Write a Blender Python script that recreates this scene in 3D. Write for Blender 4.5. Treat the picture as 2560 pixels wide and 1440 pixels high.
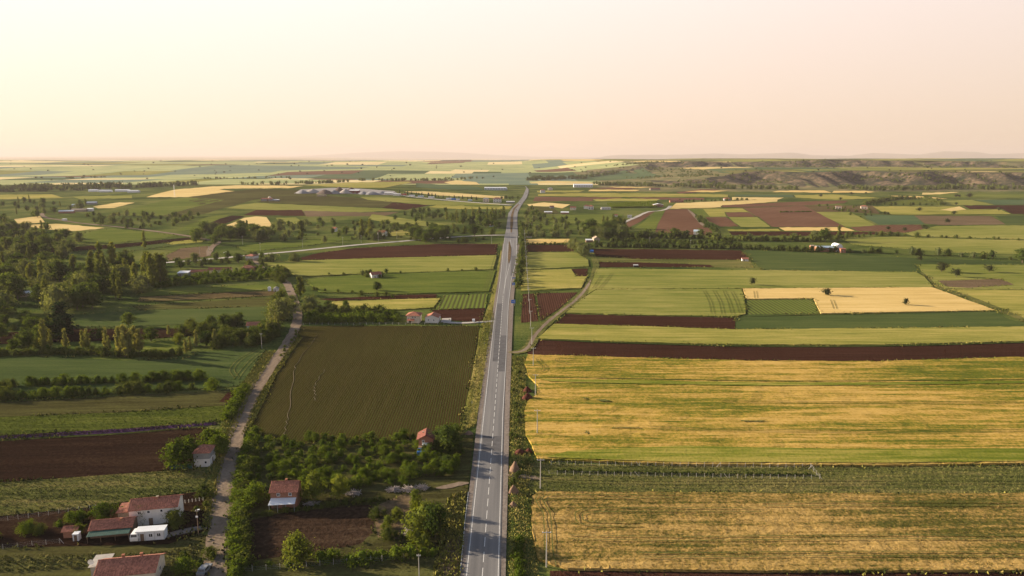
import bpy, bmesh, math, random
import numpy as np
from mathutils import Vector, Matrix
from mathutils.geometry import delaunay_2d_cdt

SC = bpy.context.scene
COL = SC.collection
for _o in list(bpy.data.objects):
    bpy.data.objects.remove(_o)

# ------------------------------------------------------------------ camera
H = 90.0                                   # flight height of the camera above the road, metres
FPX = 1762.0                               # focal length in pixels of a 2560 pixel wide frame
PITCH = math.atan((720 - 388) / FPX)
cam = bpy.data.cameras.new('camera')
cam.sensor_width = 36.0
cam.lens = FPX / 2560 * 36.0
cam.clip_start = 1.0
cam.clip_end = 200000.0
cam_o = bpy.data.objects.new('camera', cam)
cam_o.location = (0, 0, H)
cam_o.rotation_euler = (math.pi / 2 - PITCH, 0, 0)
COL.objects.link(cam_o)
SC.camera = cam_o

# ------------------------------------------------------------------ sun, sky, exposure
SUN_EL = math.radians(14.5)
SUN_AZ = math.radians(-72.0)               # clockwise from the view direction: low on the left
SKY_STRENGTH = 0.06
sun = bpy.data.lights.new('sun', 'SUN')
sun.energy = 5.0
sun.angle = math.radians(0.6)
sun.color = (1.0, 0.81, 0.585)
sun_o = bpy.data.objects.new('sun', sun)
to_sun = Vector((math.sin(SUN_AZ) * math.cos(SUN_EL), math.cos(SUN_AZ) * math.cos(SUN_EL), math.sin(SUN_EL)))
sun_o.rotation_euler = to_sun.to_track_quat('Z', 'Y').to_euler()
sun_o.location = (-400, 130, 300)
COL.objects.link(sun_o)

world = bpy.data.worlds.new('World')
SC.world = world
world.use_nodes = True
wn, wl = world.node_tree.nodes, world.node_tree.links
wn.clear()
w_out = wn.new('ShaderNodeOutputWorld')
w_bg = wn.new('ShaderNodeBackground')
w_bg.inputs['Strength'].default_value = SKY_STRENGTH
sky = wn.new('ShaderNodeTexSky')
sky.sky_type = 'NISHITA'
sky.sun_disc = False
sky.sun_elevation = SUN_EL
sky.sun_rotation = SUN_AZ % (2 * math.pi)
sky.altitude = 900
sky.air_density = 1.0
sky.dust_density = 3.0
sky.ozone_density = 1.0
# dusty summer evening: a warm veil that is thick near the horizon and thins towards the blue zenith
w_mix = wn.new('ShaderNodeMix'); w_mix.data_type = 'RGBA'
w_veil = wn.new('ShaderNodeMix'); w_veil.data_type = 'RGBA'
w_veil.inputs[6].default_value = (4.9, 3.66, 2.68, 1)     # low down
w_veil.inputs[7].default_value = (5.4, 4.56, 4.12, 1)      # from about twelve degrees up
w_tc = wn.new('ShaderNodeTexCoord'); w_sep = wn.new('ShaderNodeSeparateXYZ'); w_map = wn.new('ShaderNodeMapRange')
wl.new(w_tc.outputs['Generated'], w_sep.inputs[0]); w_m2 = wn.new('ShaderNodeMapRange'); w_m2.inputs['From Min'].default_value = 0.0; w_m2.inputs['From Max'].default_value = 0.2; wl.new(w_sep.outputs[2], w_m2.inputs['Value']); wl.new(w_m2.outputs[0], w_veil.inputs[0]);
# the veil scatters more light towards the sun's side
w_dot = wn.new('ShaderNodeVectorMath'); w_dot.operation = 'DOT_PRODUCT'; w_dot.inputs[1].default_value = tuple(to_sun)
wl.new(w_tc.outputs['Generated'], w_dot.inputs[0])
w_m3 = wn.new('ShaderNodeMapRange'); w_m3.inputs['From Min'].default_value = -0.35; w_m3.inputs['From Max'].default_value = 1.0; w_m3.inputs['To Min'].default_value = 0.91; w_m3.inputs['To Max'].default_value = 1.27
wl.new(w_dot.outputs['Value'], w_m3.inputs['Value'])
w_sc = wn.new('ShaderNodeVectorMath'); w_sc.operation = 'SCALE'; wl.new(w_veil.outputs[2], w_sc.inputs[0]); wl.new(w_m3.outputs[0], w_sc.inputs['Scale'])
wl.new(w_sc.outputs[0], w_mix.inputs[7])
wl.new(w_sep.outputs[2], w_map.inputs['Value'])
w_map.inputs['From Min'].default_value = 0.20; w_map.inputs['From Max'].default_value = 0.5
w_map.inputs['To Min'].default_value = 0.95; w_map.inputs['To Max'].default_value = 0.0
wl.new(w_map.outputs[0], w_mix.inputs[0])
wl.new(sky.outputs[0], w_mix.inputs[6])
wl.new(w_mix.outputs[2], w_bg.inputs['Color'])
wl.new(w_bg.outputs[0], w_out.inputs['Surface'])

SC.view_settings.view_transform = 'Standard'
SC.view_settings.look = 'None'
SC.view_settings.gamma = 1.0
SC.view_settings.use_curve_mapping = False
SC.view_settings.exposure = 1.75
SC.render.engine = 'CYCLES'
SC.cycles.use_denoising = True
SC.cycles.max_bounces = 6
SC.cycles.diffuse_bounces = 3
SC.cycles.transmission_bounces = 4
SC.cycles.volume_bounces = 1
SC.cycles.transparent_max_bounces = 6

# ------------------------------------------------------------------ terrain shape
def sst(a, b, x):
    t = np.clip((x - a) / (b - a), 0, 1)
    return t * t * (3 - 2 * t)

def fold(x, y, s, p):
    return np.abs(np.sin(x / s + p + 0.9 * np.sin(y / (s * 3.1) + p * 2) + 0.7 * np.sin(x / (s * 2.7))))

def scarp(t):
    t = np.clip(t, 0, 1)
    return 0.35 * t + 0.65 * t ** 2.2 * (1.0 + 0 * t)

def hgt(x, y):
    x = np.asarray(x, float); y = np.asarray(y, float)
    ramp = sst(2100, 3200, y)
    z = 40 * sst(2150, 5400, y) * (1 - 0.75 * sst(5600, 11000, y))
    z = z + ramp * (1 - sst(9000, 12000, y)) * (6.5 * np.sin(y / 250 + x / 800 + 1.0 + 0.8 * np.sin(x / 900)) + 3.2 * np.sin(x / 390 + y / 800) + 2.0 * np.sin(x / 170 - y / 420 + 1) + 1.2 * np.sin(y / 150 + x / 600))
    z = z + 16 * sst(880, 1050, y) * np.exp(-((x + 470) / 340) ** 2 - ((y - 1650) / 330) ** 2)
    # terraced hills on the right, cut by gullies
    m = sst(260, 900, x + 0.12 * (y - 2400)) * (1 - sst(5200, 7000, y))
    gu = 0.75 * fold(x, y, 88, 0.4) + 0.25 * fold(x, y, 27, 1.9) + 0.3 * np.sin(x / 210 + 0.7)
    low = scarp((y - 2010 + 260 * (gu - 0.5)) / 290)
    g2 = 0.7 * fold(x, y, 110, 2.2) + 0.3 * fold(x, y, 29, 0.3) + 0.3 * np.sin(x / 250)
    up = scarp((y - 3000 + 330 * (g2 - 0.5)) / 200)
    hill = 38 * low + 3.0 * sst(2500, 3000, y) + 23 * up
    hill = hill + 1.6 * low * np.sin(x / 140 + y / 200) + up * (3.2 * np.sin(x / 230 + 1.0) + 1.8 * np.sin(x / 97))
    return np.maximum(z * (1 - m), 0) + m * hill

def rays(px, py):
    px = np.asarray(px, float); py = np.asarray(py, float)
    u = (px - 1280) / FPX; v = (py - 720) / FPX
    cp, sp = math.cos(PITCH), math.sin(PITCH)
    return u, cp - sp * v, -sp - cp * v

def ground(px, py):
    """points where the lines of sight meet the terrain (arrays in, x and y arrays out)"""
    px = np.atleast_1d(np.asarray(px, float)); py = np.atleast_1d(np.asarray(py, float))
    dx, dy, dz = rays(px, py)
    tf = H / np.maximum(-dz, 1e-6)
    if (dy * tf < 900).all():
        return dx * tf, dy * tf
    t0 = np.full(px.shape, 60.0); hit = np.zeros(px.shape, bool); res = np.full(px.shape, 30000.0)
    t = 60.0
    while t < 45000 and not hit.all():
        t2 = t * 1.006 + 1.0
        below = (H + dz * t2 < hgt(dx * t2, dy * t2)) & ~hit
        if below.any():
            lo = np.full(px.shape, t); hi = np.full(px.shape, t2)
            for _ in range(22):
                mid = (lo + hi) / 2
                b = H + dz * mid < hgt(dx * mid, dy * mid)
                hi = np.where(b, mid, hi); lo = np.where(b, lo, mid)
            res = np.where(below, hi, res); hit |= below
        t = t2
    return dx * res, dy * res

def at(px, py):
    x, y = ground([px], [py])
    return float(x[0]), float(y[0])

def ppm(y):
    """pixels of the 2560 frame per metre, across, at distance y on the ground"""
    return FPX / (y * math.cos(PITCH) + H * math.sin(PITCH))

# ------------------------------------------------------------------ object helpers
def link(o, parent=None):
    COL.objects.link(o)
    if parent is not None:
        o.parent = parent
    return o

def mesh_obj(name, verts, faces, mats, parent=None, mat_idx=None, smooth=False):
    me = bpy.data.meshes.new(name)
    me.from_pydata([tuple(v) for v in verts], [], faces)
    for m in (mats if isinstance(mats, (list, tuple)) else [mats]):
        me.materials.append(m)
    if mat_idx is not None:
        me.polygons.foreach_set('material_index', mat_idx)
    if smooth:
        me.polygons.foreach_set('use_smooth', [True] * len(me.polygons))
    me.update()
    return link(bpy.data.objects.new(name, me), parent)

def np_mesh(name, V, nper, mats, mat_idx=None, smooth=False):
    """mesh of separate polygons with nper corners each from an (n*nper, 3) array"""
    V = np.ascontiguousarray(V, dtype=np.float32)
    nv = len(V); nf = nv // nper
    me = bpy.data.meshes.new(name)
    me.vertices.add(nv); me.vertices.foreach_set('co', V.ravel())
    me.loops.add(nv); me.loops.foreach_set('vertex_index', np.arange(nv, dtype=np.int32))
    me.polygons.add(nf)
    me.polygons.foreach_set('loop_start', np.arange(0, nv, nper, dtype=np.int32))
    me.polygons.foreach_set('loop_total', np.full(nf, nper, dtype=np.int32))
    for m in (mats if isinstance(mats, (list, tuple)) else [mats]):
        me.materials.append(m)
    if mat_idx is not None:
        me.polygons.foreach_set('material_index', np.asarray(mat_idx, dtype=np.int32))
    me.update(calc_edges=True)
    return me

def tag(o, label=None, cat=None, group=None, kind=None):
    if label: o['label'] = label
    if cat: o['category'] = cat
    if group: o['group'] = group
    if kind: o['kind'] = kind
    return o

def empty(name, loc, rz=0.0, scale=1.0):
    o = bpy.data.objects.new(name, None)
    o.empty_display_size = 0.5
    o.location = loc; o.rotation_euler = (0, 0, rz)
    o.scale = scale if isinstance(scale, (tuple, list)) else (scale,) * 3
    return link(o)

# ------------------------------------------------------------------ materials
MATS = {}
def new_mat(name):
    m = bpy.data.materials.new(name); m.use_nodes = True
    n = m.node_tree.nodes; n.clear()
    return m, n, m.node_tree.links

def principled(n, l, rough=0.9, spec=0.15):
    out = n.new('ShaderNodeOutputMaterial'); b = n.new('ShaderNodeBsdfPrincipled')
    b.inputs['Roughness'].default_value = rough
    b.inputs['Specular IOR Level'].default_value = spec
    l.new(b.outputs[0], out.inputs['Surface'])
    return b

def ramp(n, l, fac, stops):
    r = n.new('ShaderNodeValToRGB')
    e = r.color_ramp.elements
    while len(e) < len(stops): e.new(0.5)
    for k, (p, c) in enumerate(stops):
        e[k].position = p; e[k].color = (*c, 1)
    l.new(fac, r.inputs[0])
    return r.outputs[0]

def math_node(n, l, op, a, b=None, c=None):
    m = n.new('ShaderNodeMath'); m.operation = op
    for i, s in enumerate((a, b, c)):
        if s is None: continue
        if isinstance(s, (int, float)): m.inputs[i].default_value = s
        else: l.new(s, m.inputs[i])
    return m.outputs[0]

def noise(n, l, vec, scale, detail=3.0, rough=0.55):
    t = n.new('ShaderNodeTexNoise'); t.inputs['Scale'].default_value = scale
    t.inputs['Detail'].default_value = detail; t.inputs['Roughness'].default_value = rough
    l.new(vec, t.inputs['Vector'])
    return t.outputs[0]

def mapping(n, l, vec, ang, scale):
    r = n.new('ShaderNodeVectorRotate'); r.rotation_type = 'Z_AXIS'; r.inputs['Angle'].default_value = -ang
    l.new(vec, r.inputs['Vector'])
    m = n.new('ShaderNodeVectorMath'); m.operation = 'MULTIPLY'; m.inputs[1].default_value = scale
    l.new(r.outputs[0], m.inputs[0])
    return m.outputs[0]

def mat_field(name, cols, ang=0.0, streak=0.6, row=None, row_col=None, row_amt=0.5, bump=0.25, fine=1.0, grain=0.35, big=0.006, bigw=1.0, wide=1.2):
    """soil or crop: colours run dark -> light; streaks lie along `ang`; rows are drilled lines `row` metres apart"""
    if name in MATS: return MATS[name]
    m, n, l = new_mat(name)
    b = principled(n, l, 1.0, 0.0)
    geo = n.new('ShaderNodeNewGeometry'); P = geo.outputs['Position']
    v1 = mapping(n, l, P, ang, (0.008, 0.11, 0.02))
    v2 = mapping(n, l, P, ang, (0.05, 0.75, 0.1))
    n1 = noise(n, l, v1, 1.0, 4); n2 = noise(n, l, v2, 1.0, 3)
    n3 = noise(n, l, P, big, 4); n4 = noise(n, l, P, 0.9 * fine, 4, 0.7)
    n5 = noise(n, l, mapping(n, l, P, ang, (0.02, 0.3, 0.05)), 1.0, 4, 0.65)
    s = math_node(n, l, 'MULTIPLY_ADD', n1, streak * wide, 0.5 - 0.5 * wide * streak)
    s = math_node(n, l, 'MULTIPLY_ADD', math_node(n, l, 'SUBTRACT', n2, 0.5), 1.05 * streak, s)
    s = math_node(n, l, 'MULTIPLY_ADD', math_node(n, l, 'SUBTRACT', n5, 0.5), 1.3 * streak, s)
    s = math_node(n, l, 'MULTIPLY_ADD', math_node(n, l, 'SUBTRACT', n3, 0.5), bigw, s)
    s = math_node(n, l, 'MULTIPLY_ADD', math_node(n, l, 'SUBTRACT', n4, 0.5), grain * 2, s)
    k = len(cols)
    col = ramp(n, l, s, [(0.22 + 0.56 * i / max(1, k - 1), c) for i, c in enumerate(cols)])
    height = n4
    if row:
        v = mapping(n, l, P, ang, (0.0, 2 * math.pi / row, 0.0))
        sep = n.new('ShaderNodeSeparateXYZ'); l.new(v, sep.inputs[0])
        wob = math_node(n, l, 'MULTIPLY_ADD', math_node(n, l, 'SUBTRACT', n4, 0.5), 0.9, sep.outputs[1])
        w = math_node(n, l, 'MULTIPLY_ADD', math_node(n, l, 'SINE', wob), 0.5, 0.5)
        amt = math_node(n, l, 'MULTIPLY', w, math_node(n, l, 'MULTIPLY', math_node(n, l, 'ADD', n3, math_node(n, l, 'MULTIPLY', n2, 0.4)), row_amt * 1.6))
        mx = n.new('ShaderNodeMix'); mx.data_type = 'RGBA'
        l.new(amt, mx.inputs[0]); l.new(col, mx.inputs[6]); mx.inputs[7].default_value = (*row_col, 1)
        col = mx.outputs[2]
        height = math_node(n, l, 'MULTIPLY_ADD', w, 0.12, n4)
    l.new(col, b.inputs['Base Color'])
    bp = n.new('ShaderNodeBump'); bp.inputs['Strength'].default_value = bump; bp.inputs['Distance'].default_value = 0.5
    l.new(height, bp.inputs['Height']); l.new(bp.outputs[0], b.inputs['Normal'])
    MATS[name] = m
    return m

def mat_plain(name, col, rough=0.8, var=0.25, scale=1.5, spec=0.2, metallic=0.0, bump=0.0):
    if name in MATS: return MATS[name]
    m, n, l = new_mat(name)
    b = principled(n, l, rough, spec); b.inputs['Metallic'].default_value = metallic
    tc = n.new('ShaderNodeTexCoord')
    t = noise(n, l, tc.outputs['Object'], scale, 5, 0.65)
    c0 = tuple(c * (1 - var) for c in col); c1 = tuple(min(1, c * (1 + var)) for c in col)
    l.new(ramp(n, l, t, [(0.3, c0), (0.7, c1)]), b.inputs['Base Color'])
    if bump:
        bp = n.new('ShaderNodeBump'); bp.inputs['Strength'].default_value = bump; bp.inputs['Distance'].default_value = 0.1
        l.new(t, bp.inputs['Height']); l.new(bp.outputs[0], b.inputs['Normal'])
    MATS[name] = m
    return m

PI2 = math.pi / 2
SOIL = [(0.023, 0.0105, 0.007), (0.04, 0.0175, 0.0115), (0.066, 0.031, 0.02)]
M_GROUND = mat_field('rough_grass', [(0.028, 0.046, 0.012), (0.065, 0.088, 0.021), (0.12, 0.128, 0.036)], 0, 0.3, grain=0.7, bump=0.5, big=0.013, bigw=1.9)
M_SOIL = mat_field('red_soil', SOIL, 0.0, 0.35, grain=0.35, bump=0.6)
M_SOIL_Y = mat_field('red_soil_furrowed', SOIL, PI2, 0.35, row=1.4, row_col=(0.10, 0.05, 0.033), row_amt=0.5, bump=0.5)
M_GARDEN = mat_field('garden_soil', [(0.022, 0.014, 0.009), (0.042, 0.026, 0.017), (0.07, 0.05, 0.03)], 0.05, 0.5, grain=0.6, bump=0.7)
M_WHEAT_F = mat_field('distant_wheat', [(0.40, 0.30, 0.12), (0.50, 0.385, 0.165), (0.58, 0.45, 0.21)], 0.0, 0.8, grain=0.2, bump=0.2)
M_SOIL_D = mat_field('dark_soil', [(0.010, 0.006, 0.0045), (0.02, 0.011, 0.0075), (0.04, 0.025, 0.015)], 0.05, 0.5, grain=0.5, bump=0.7)
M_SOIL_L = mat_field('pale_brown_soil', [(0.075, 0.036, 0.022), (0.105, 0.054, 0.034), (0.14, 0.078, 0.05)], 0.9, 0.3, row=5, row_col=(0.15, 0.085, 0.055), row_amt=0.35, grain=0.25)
M_WEEDY = mat_field('weedy_soil', [(0.05, 0.035, 0.018), (0.085, 0.06, 0.03), (0.12, 0.10, 0.04)], 0, 0.4, grain=0.6, bump=0.5)
M_WHEAT = mat_field('ripe_wheat', [(0.085, 0.10, 0.014), (0.19, 0.158, 0.024), (0.35, 0.233, 0.055), (0.44, 0.295, 0.085)], 0.0, 0.95, grain=0.5, bump=0.4, big=0.012, wide=0.8)
M_WHEAT_N = mat_field('half_ripe_wheat', [(0.07, 0.07, 0.016), (0.155, 0.116, 0.031), (0.285, 0.19, 0.058), (0.37, 0.25, 0.085)], 0.0, 0.8, grain=0.75, fine=1.3, bump=0.4, big=0.02)
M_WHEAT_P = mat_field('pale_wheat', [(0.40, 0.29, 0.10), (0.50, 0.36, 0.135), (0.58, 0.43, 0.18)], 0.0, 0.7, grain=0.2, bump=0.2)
M_GWHEAT = mat_field('green_wheat', [(0.11, 0.132, 0.027), (0.175, 0.182, 0.045), (0.255, 0.232, 0.07)], 0.0, 0.8, grain=0.25, bump=0.3)
M_YGRASS = mat_field('yellow_green_crop', [(0.145, 0.155, 0.032), (0.235, 0.218, 0.052), (0.335, 0.28, 0.085)], 0.0, 0.8, grain=0.25, bump=0.3)
M_GREEN = mat_field('green_crop', [(0.055, 0.08, 0.016), (0.09, 0.115, 0.022), (0.14, 0.15, 0.035)], 0.03, 0.7, grain=0.3, bump=0.3)
M_BGREEN = mat_field('bright_green_crop', [(0.05, 0.066, 0.012), (0.078, 0.094, 0.017), (0.115, 0.12, 0.028)], 0.06, 0.7, grain=0.35, bump=0.4)
M_DGREEN = mat_field('dark_green_crop', [(0.032, 0.05, 0.016), (0.052, 0.074, 0.023), (0.08, 0.098, 0.03)], 0.0, 0.5, grain=0.3, bump=0.3)
M_ROWGREEN = mat_field('row_crop', [(0.04, 0.045, 0.018), (0.06, 0.06, 0.022), (0.08, 0.075, 0.03)], PI2, 0.4, row=2.6, row_col=(0.12, 0.16, 0.03), row_amt=0.9, grain=0.35)
M_TEAL = mat_field('blue_green_crop', [(0.045, 0.075, 0.035), (0.06, 0.095, 0.045), (0.085, 0.115, 0.05)], 0.1, 0.5, grain=0.25)
M_BROWNG = mat_field('brown_green_field', [(0.035, 0.033, 0.012), (0.06, 0.058, 0.02), (0.085, 0.088, 0.027)], 0.05, 0.7, grain=0.4, bump=0.4)
M_ROWS = mat_field('seedling_rows', [(0.024, 0.013, 0.0065), (0.037, 0.02, 0.010), (0.054, 0.03, 0.015)], math.radians(91), 0.45, row=0.9, row_col=(0.042, 0.055, 0.011), row_amt=0.8, grain=0.4, bump=0.5)
M_LAV = mat_field('purple_flower_strip', [(0.05, 0.035, 0.03), (0.09, 0.045, 0.10), (0.14, 0.07, 0.17)], 0.05, 0.4, grain=0.8)
M_VERGE = mat_field('verge_grass', [(0.09, 0.105, 0.022), (0.18, 0.17, 0.04), (0.28, 0.23, 0.075)], PI2, 0.6, grain=0.5, bump=0.5)
M_STRIP = mat_field('olive_grass_strip', [(0.055, 0.065, 0.018), (0.10, 0.105, 0.03), (0.16, 0.14, 0.05)], 0.0, 0.8, grain=0.5, bump=0.5)
M_DRY = mat_field('dry_scrub', [(0.07, 0.055, 0.03), (0.12, 0.085, 0.05), (0.17, 0.12, 0.075)], 0.0, 0.3, grain=0.6, bump=0.5)
M_DIRT = mat_field('dirt_track', [(0.125, 0.097, 0.07), (0.18, 0.14, 0.105), (0.245, 0.195, 0.145)], PI2, 0.4, grain=0.4, bump=0.3)
M_GRAVEL = mat_field('gravel', [(0.12, 0.10, 0.085), (0.17, 0.145, 0.125), (0.22, 0.19, 0.165)], PI2, 0.3, grain=0.6, bump=0.3)
# ------------------------------------------------------------------ terrain sheet
def terrain():
    az = np.radians(np.concatenate([np.linspace(-80, -42, 30)[:-1], np.linspace(-42, 42, 520), np.linspace(42, 80, 30)[1:]]))
    r = np.concatenate([[2.0, 30.0], np.geomspace(60, 1200, 40), np.linspace(1200, 3600, 200)[1:], np.geomspace(3600, 70000, 110)[1:]])
    A, R = np.meshgrid(az, r)
    X = R * np.sin(A); Y = R * np.cos(A) - 40
    Z = hgt(X, Y) - 0.05 - 0.35 * sst(1100, 1700, Y) - 4.0 * sst(6000, 12000, Y) - 70 * sst(11000, 16000, Y) * sst(-5200, -1500, X * 16000 / np.maximum(Y, 1))
    nr, na = X.shape
    V = np.stack([X.ravel(), Y.ravel(), Z.ravel()], 1)
    i = (np.arange(nr - 1)[:, None] * na + np.arange(na - 1)[None, :]).ravel()
    F = np.stack([i, i + 1, i + na + 1, i + na], 1)
    me = bpy.data.meshes.new('ground')
    me.vertices.add(len(V)); me.vertices.foreach_set('co', V.astype(np.float32).ravel())
    me.loops.add(F.size); me.loops.foreach_set('vertex_index', F.astype(np.int32).ravel())
    me.polygons.add(len(F))
    me.polygons.foreach_set('loop_start', np.arange(0, F.size, 4, dtype=np.int32))
    me.polygons.foreach_set('loop_total', np.full(len(F), 4, dtype=np.int32))
    # far plain, scrub slopes of the terraced hills, near grass
    cx = X.ravel()[F].mean(1); cy = Y.ravel()[F].mean(1)
    zc = Z.ravel()[F]
    slope = (zc.max(1) - zc.min(1)) / np.maximum(1, np.abs(Y.ravel()[F[:, 0]] - Y.ravel()[F[:, 3]]))
    idx = np.zeros(len(F), np.int32)
    hillside = (cx > 250) & (cy > 1800) & (cy < 3800)
    idx[hillside] = 1
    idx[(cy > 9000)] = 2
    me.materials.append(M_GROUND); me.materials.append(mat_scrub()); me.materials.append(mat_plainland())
    me.polygons.foreach_set('material_index', idx)
    me.polygons.foreach_set('use_smooth', np.ones(len(F), dtype=bool))
    me.update(calc_edges=True)
    tag(link(bpy.data.objects.new('ground', me)), kind='structure')

def mat_scrub():
    m, n, l = new_mat('scrub_hillside')
    b = principled(n, l, 0.95, 0.05)
    geo = n.new('ShaderNodeNewGeometry'); P = geo.outputs['Position']
    a = noise(n, l, P, 0.02, 5, 0.6); c = noise(n, l, P, 0.11, 4, 0.7)
    f = math_node(n, l, 'ADD', math_node(n, l, 'MULTIPLY', a, 0.55), math_node(n, l, 'MULTIPLY', c, 0.45))
    sep = n.new('ShaderNodeSeparateXYZ'); l.new(geo.outputs['Normal'], sep.inputs[0])
    flat = math_node(n, l, 'MULTIPLY', math_node(n, l, 'SUBTRACT', sep.outputs[2], 0.9905), 210.0)
    flat.node.use_clamp = True
    steep = ramp(n, l, f, [(0.40, (0.012, 0.019, 0.012)), (0.49, (0.04, 0.036, 0.022)), (0.58, (0.13, 0.095, 0.062))])  # dark scrub; the tan end puts sunlit spurs into the slope colour
    grass = ramp(n, l, a, [(0.35, (0.065, 0.08, 0.028)), (0.52, (0.12, 0.115, 0.045)), (0.65, (0.21, 0.16, 0.075))])
    mx = n.new('ShaderNodeMix'); mx.data_type = 'RGBA'
    l.new(flat, mx.inputs[0]); l.new(steep, mx.inputs[6]); l.new(grass, mx.inputs[7])
    l.new(mx.outputs[2], b.inputs['Base Color'])
    bp = n.new('ShaderNodeBump'); bp.inputs['Strength'].default_value = 0.8; bp.inputs['Distance'].default_value = 4.0
    l.new(c, bp.inputs['Height']); l.new(bp.outputs[0], b.inputs['Normal'])
    return m

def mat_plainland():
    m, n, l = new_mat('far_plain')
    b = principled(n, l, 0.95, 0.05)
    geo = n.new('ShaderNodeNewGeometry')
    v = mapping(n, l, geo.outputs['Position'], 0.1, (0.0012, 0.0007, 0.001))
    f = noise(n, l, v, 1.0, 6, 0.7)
    l.new(ramp(n, l, f, [(0.35, (0.10, 0.11, 0.06)), (0.5, (0.3, 0.24, 0.13)), (0.62, (0.45, 0.33, 0.18))]), b.inputs['Base Color'])  # base tones raised so the plain's own colour carries some haze
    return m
terrain()

# ------------------------------------------------------------------ fields
RNG = np.random.default_rng(7)
LAYER = [0]
FIELD_XY = {}
EDGES = []
def poly_world(pts, step=30.0, jit=0.7):
    q = []
    n = len(pts)
    for i in range(n):
        a = np.array(pts[i], float); b = np.array(pts[(i + 1) % n], float)
        k = max(1, int(np.hypot(*(b - a)) / step))
        for j in range(k):
            p = a + (b - a) * j / k
            if j: p = p + RNG.normal(0, jit, 2) * (1.0, 0.45)
            q.append(p)
    q = np.array(q)
    x, y = ground(q[:, 0], q[:, 1])
    return np.stack([x, y], 1)

def inside(P, poly):
    x, y = P[:, 0], P[:, 1]; c = np.zeros(len(P), bool)
    x1, y1 = poly[:, 0], poly[:, 1]; x2, y2 = np.roll(x1, -1), np.roll(y1, -1)
    for i in range(len(poly)):
        if y1[i] == y2[i]: continue
        s = ((y1[i] > y) != (y2[i] > y)) & (x < (x2[i] - x1[i]) * (y - y1[i]) / (y2[i] - y1[i]) + x1[i])
        c ^= s
    return c

def sheet(name, W, mat, lift=0.0, thick=0.0, dense=None, wob=0.0):
    """ground sheet over outline W (n,2); thick > 0 gives a standing crop with real sides"""
    LAYER[0] += 1
    base = 0.02 + 0.0012 * LAYER[0] + lift
    P = [tuple(p) for p in W]
    n = len(P)
    lo, hi = W.min(0), W.max(0)
    sp = dense
    if sp is None and hi[1] > 1150: sp = max(25.0, 0.02 * lo[1])
    if sp:
        gx = np.arange(lo[0] + sp / 2, hi[0], sp); gy = np.arange(lo[1] + sp / 2, hi[1], sp)
        if len(gx) * len(gy) > 30000:
            sp2 = math.sqrt((hi[0] - lo[0]) * (hi[1] - lo[1]) / 30000)
            gx = np.arange(lo[0] + sp2 / 2, hi[0], sp2); gy = np.arange(lo[1] + sp2 / 2, hi[1], sp2)
        G = np.stack(np.meshgrid(gx, gy), -1).reshape(-1, 2)
        if len(G):
            G = G + RNG.uniform(-0.2, 0.2, G.shape) * sp
            G = G[inside(G, W)]
            P += [tuple(g) for g in G]
    r = delaunay_2d_cdt([Vector(p) for p in P], [(i, (i + 1) % n) for i in range(n)], [], 1, 1e-4)
    v2 = np.array([(v.x, v.y) for v in r[0]]); faces = [tuple(f) for f in r[2]]
    z = hgt(v2[:, 0], v2[:, 1]) + base + 0.1 * sst(1100, 1700, v2[:, 1])
    if wob: z = z + RNG.uniform(-wob, wob, len(z))
    V = np.column_stack([v2, z + thick])
    F = list(faces)
    if thick:
        cnt = {}
        for f in faces:
            for a, b in zip(f, f[1:] + f[:1]):
                cnt[(a, b)] = 1
        k = len(V); low = V.copy(); low[:, 2] -= thick + 0.05
        V = np.vstack([V, low])
        F += [(b, a, a + k, b + k) for (a, b) in cnt if (b, a) not in cnt]
    o = mesh_obj(name, V, F, mat)
    tag(o, kind='structure')
    return o

def field(name, mat, pts, thick=0.0, lift=0.0, dense=None, wob=0.0, key=None, step=11.0):
    W = poly_world(pts, step)
    EDGES.append((W, mat, max(p[1] for p in pts)))
    if key: FIELD_XY[key] = (W, hgt(0, 0))
    return sheet(name, W, mat, lift, thick, dense, wob)

def fs(name, mat, *polys):
    for p in polys: field(name, mat, p)

M_YBAND = mat_field('unripe_wheat', [(0.09, 0.115, 0.014), (0.155, 0.165, 0.024), (0.26, 0.225, 0.05)], 0.0, 1.2, grain=0.35, bump=0.4)
# --- right-hand side, near to far (pixel corners of the field edges, met with the ground)
field('ploughed_field', M_SOIL, [(1375, 1427), (1900, 1433), (2680, 1431), (2700, 1640), (1380, 1640)])
field('grass_strip', M_STRIP, [(1322, 1158), (1700, 1164), (2200, 1166), (2680, 1162), (2680, 1238), (2000, 1236), (1345, 1232), (1318, 1245), (1300, 1200)])
field('wheat_field', M_WHEAT_N, [(1330, 1245), (1348, 1233), (2000, 1237), (2680, 1237), (2680, 1430), (1900, 1432), (1420, 1426), (1345, 1402), (1330, 1330)], thick=0.55, dense=2.0, wob=0.1, key='wheat_near')
field('wheat_field', M_WHEAT, [(1320, 889), (1600, 897), (1900, 905), (2200, 906), (2700, 890), (2700, 1160), (2200, 1166), (1700, 1164), (1345, 1151), (1336, 1134), (1328, 1112), (1314, 1090), (1311, 1030), (1320, 1005), (1342, 990), (1344, 966), (1320, 942), (1312, 910)], thick=0.6, dense=4.0, wob=0.1, key='wheat_big', step=14)
field('ploughed_field', M_SOIL, [(1318, 881), (1345, 850), (1520, 857), (1850, 866), (2200, 866), (2700, 852), (2700, 889), (2200, 905), (1900, 903), (1600, 895), (1320, 887)])
field('crop_field', M_YGRASS, [(1345, 846), (1385, 811), (1600, 817), (1840, 825), (2200, 822), (2700, 816), (2700, 851), (2200, 863), (1850, 863), (1520, 855), (1360, 848)], thick=0.4)
field('ploughed_field', M_SOIL, [(1385, 810), (1415, 785), (1600, 790), (1838, 794), (1838, 823), (1600, 816)])
field('crop_field', M_DGREEN, [(1839, 794), (1850, 786), (2050, 787), (2488, 778), (2520, 798), (2600, 815), (2200, 821), (1840, 824)])
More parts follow.
